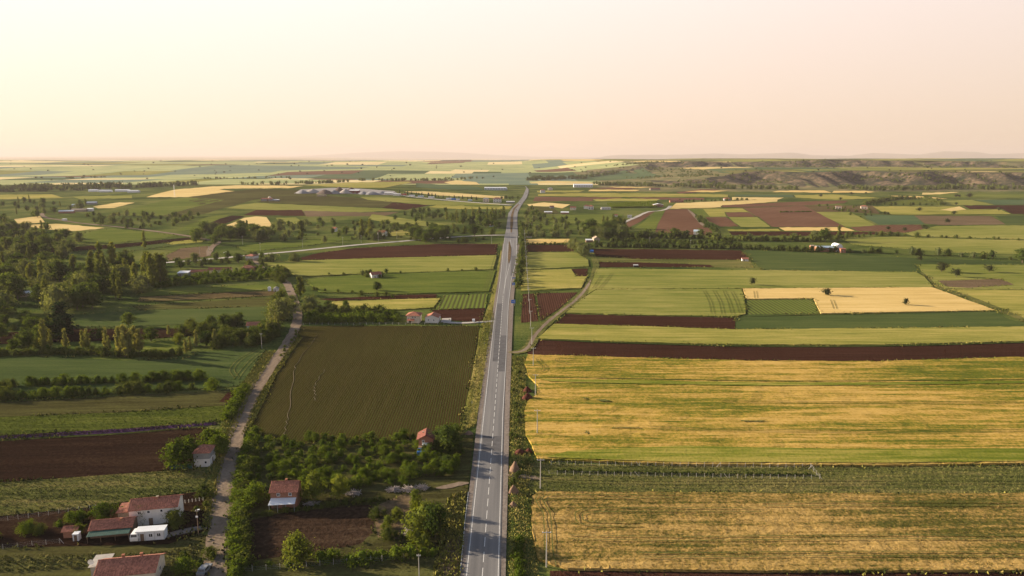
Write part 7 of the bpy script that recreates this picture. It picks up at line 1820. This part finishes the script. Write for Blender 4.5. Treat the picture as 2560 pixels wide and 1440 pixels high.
grass('bank_grass', 'weeds along the dirt road banks', [(664, 880), (690, 878), (640, 960), (620, 1000), (560, 1150), (525, 1330), (505, 1335), (520, 1180), (545, 1080), (600, 965)], 5, 0.5, M_VERGE, 9, 0.2)
grass('bank_grass', 'weeds right of the dirt road beside the seedling rows', [(742, 845), (757, 845), (690, 940), (645, 1035), (625, 1080), (604, 1090), (640, 1000), (700, 905)], 6, 0.5, M_VERGE, 10, 0.2)
grass('garden_weeds', 'weeds on the rough ground left of the highway', [(1165, 1230), (1155, 1440), (1130, 1640), (1040, 1640), (1090, 1400), (1120, 1240)], 6, 0.5, M_VERGE, 11, 0.2)
grass('yard_weeds', 'weeds on the bare ground at the lower left', [(-80, 1395), (420, 1380), (500, 1360), (505, 1440), (380, 1440), (240, 1420), (-80, 1440)], 3, 0.4, M_STRIP, 12, 0.2)
# vineyard rows right of the villas
def vine_rows():
    A = [at(1530, 520), at(1520, 511), at(1640, 504), at(1640, 519)]
    a0, a1, b1, b0 = map(np.array, A)
    n = 26; V = []
    rr = np.random.default_rng(3); q0 = crown_arrays('bush', 6, 5, 0.3, 77, 0.35)
    for k in range(n):
        t = k / (n - 1); p, q = a0 + (b0 - a0) * t, a1 + (b1 - a1) * t
        L = np.hypot(*(q - p))
        for d in np.arange(0, L, 3.2):
            c = p + (q - p) * d / L; h = rr.uniform(2.2, 3.2)
            V.append(q0 * np.array([h * 1.3, h * 1.3, h]) + np.array([c[0], c[1], float(hgt(*c))]))
    tag(link(bpy.data.objects.new('orchard_rows', np_mesh('orchard_rows', np.vstack(V), 4, LEAF['fruit']))), 'straight green orchard rows beside the white roofed hall', 'orchard', None, 'stuff')
vine_rows()
# dark conifer row behind the yard

# weeds along the field borders: clumps that break the straight edges
def border_weeds():
    rr = np.random.default_rng(11)
    P, S = [], []
    for W, mat, pym in EDGES:
        if W[:, 1].min() > 800: continue
        for a, b in zip(W, np.roll(W, -1, 0)):
            L = np.hypot(*(b - a)); m = (a + b) / 2
            if m[1] > 900 or abs(m[0]) > 0.82 * (m[1] + 40) or m[1] < 120: continue
            k = rr.poisson(L * 1.5 * min(1, 300 / m[1]))
            if not k: continue
            t = rr.uniform(0, 1, k)[:, None]
            P.append(a + (b - a) * t + rr.normal(0, 0.55 + m[1] / 900, (k, 2))); S.append(np.full(k, 0.7 + m[1] / 1100))
    P = np.vstack(P); S = np.concatenate(S)
    clump = np.sin(P[:, 0] / 7.3 + 2 * np.sin(P[:, 1] / 13)) + np.sin(P[:, 1] / 5.1 + P[:, 0] / 17)
    ok = clump + rr.normal(0, 0.6, len(P)) > 0.0
    # keep the roads clear
    cx = np.interp(P[:, 1], [ay, by], [ax, bx]); ok &= np.abs(P[:, 0] - cx) > 6.5
    P, S = P[ok], S[ok]; n = len(P)
    V = []
    for r in range(2):
        a = rr.uniform(0, math.pi, n); u = np.stack([np.cos(a), np.sin(a)], 1) * (0.28 * S * rr.uniform(0.5, 1.5, n))[:, None]
        h = 0.5 * S ** 0.5 * rr.uniform(0.4, 1.4, n); tip = rr.normal(0, 0.2, (n, 2)); z = np.full(n, 0.2)
        V.append(np.stack([np.column_stack([P - u, z]), np.column_stack([P + u, z]), np.column_stack([P + tip + u * 0.5, z + h]), np.column_stack([P + tip - u * 0.5, z + h * 0.8])], 1).reshape(-1, 3))
    V = np.vstack(V)
    mi = np.tile((rr.uniform(0, 1, n) < 0.45).astype(int), 2)
    o = link(bpy.data.objects.new('border_weeds', np_mesh('border_weeds', V, 4, [M_VERGE, M_MARGIN], mi)))
    tag(o, 'weeds and rough grass along the field borders', 'weeds', None, 'stuff')
border_weeds()
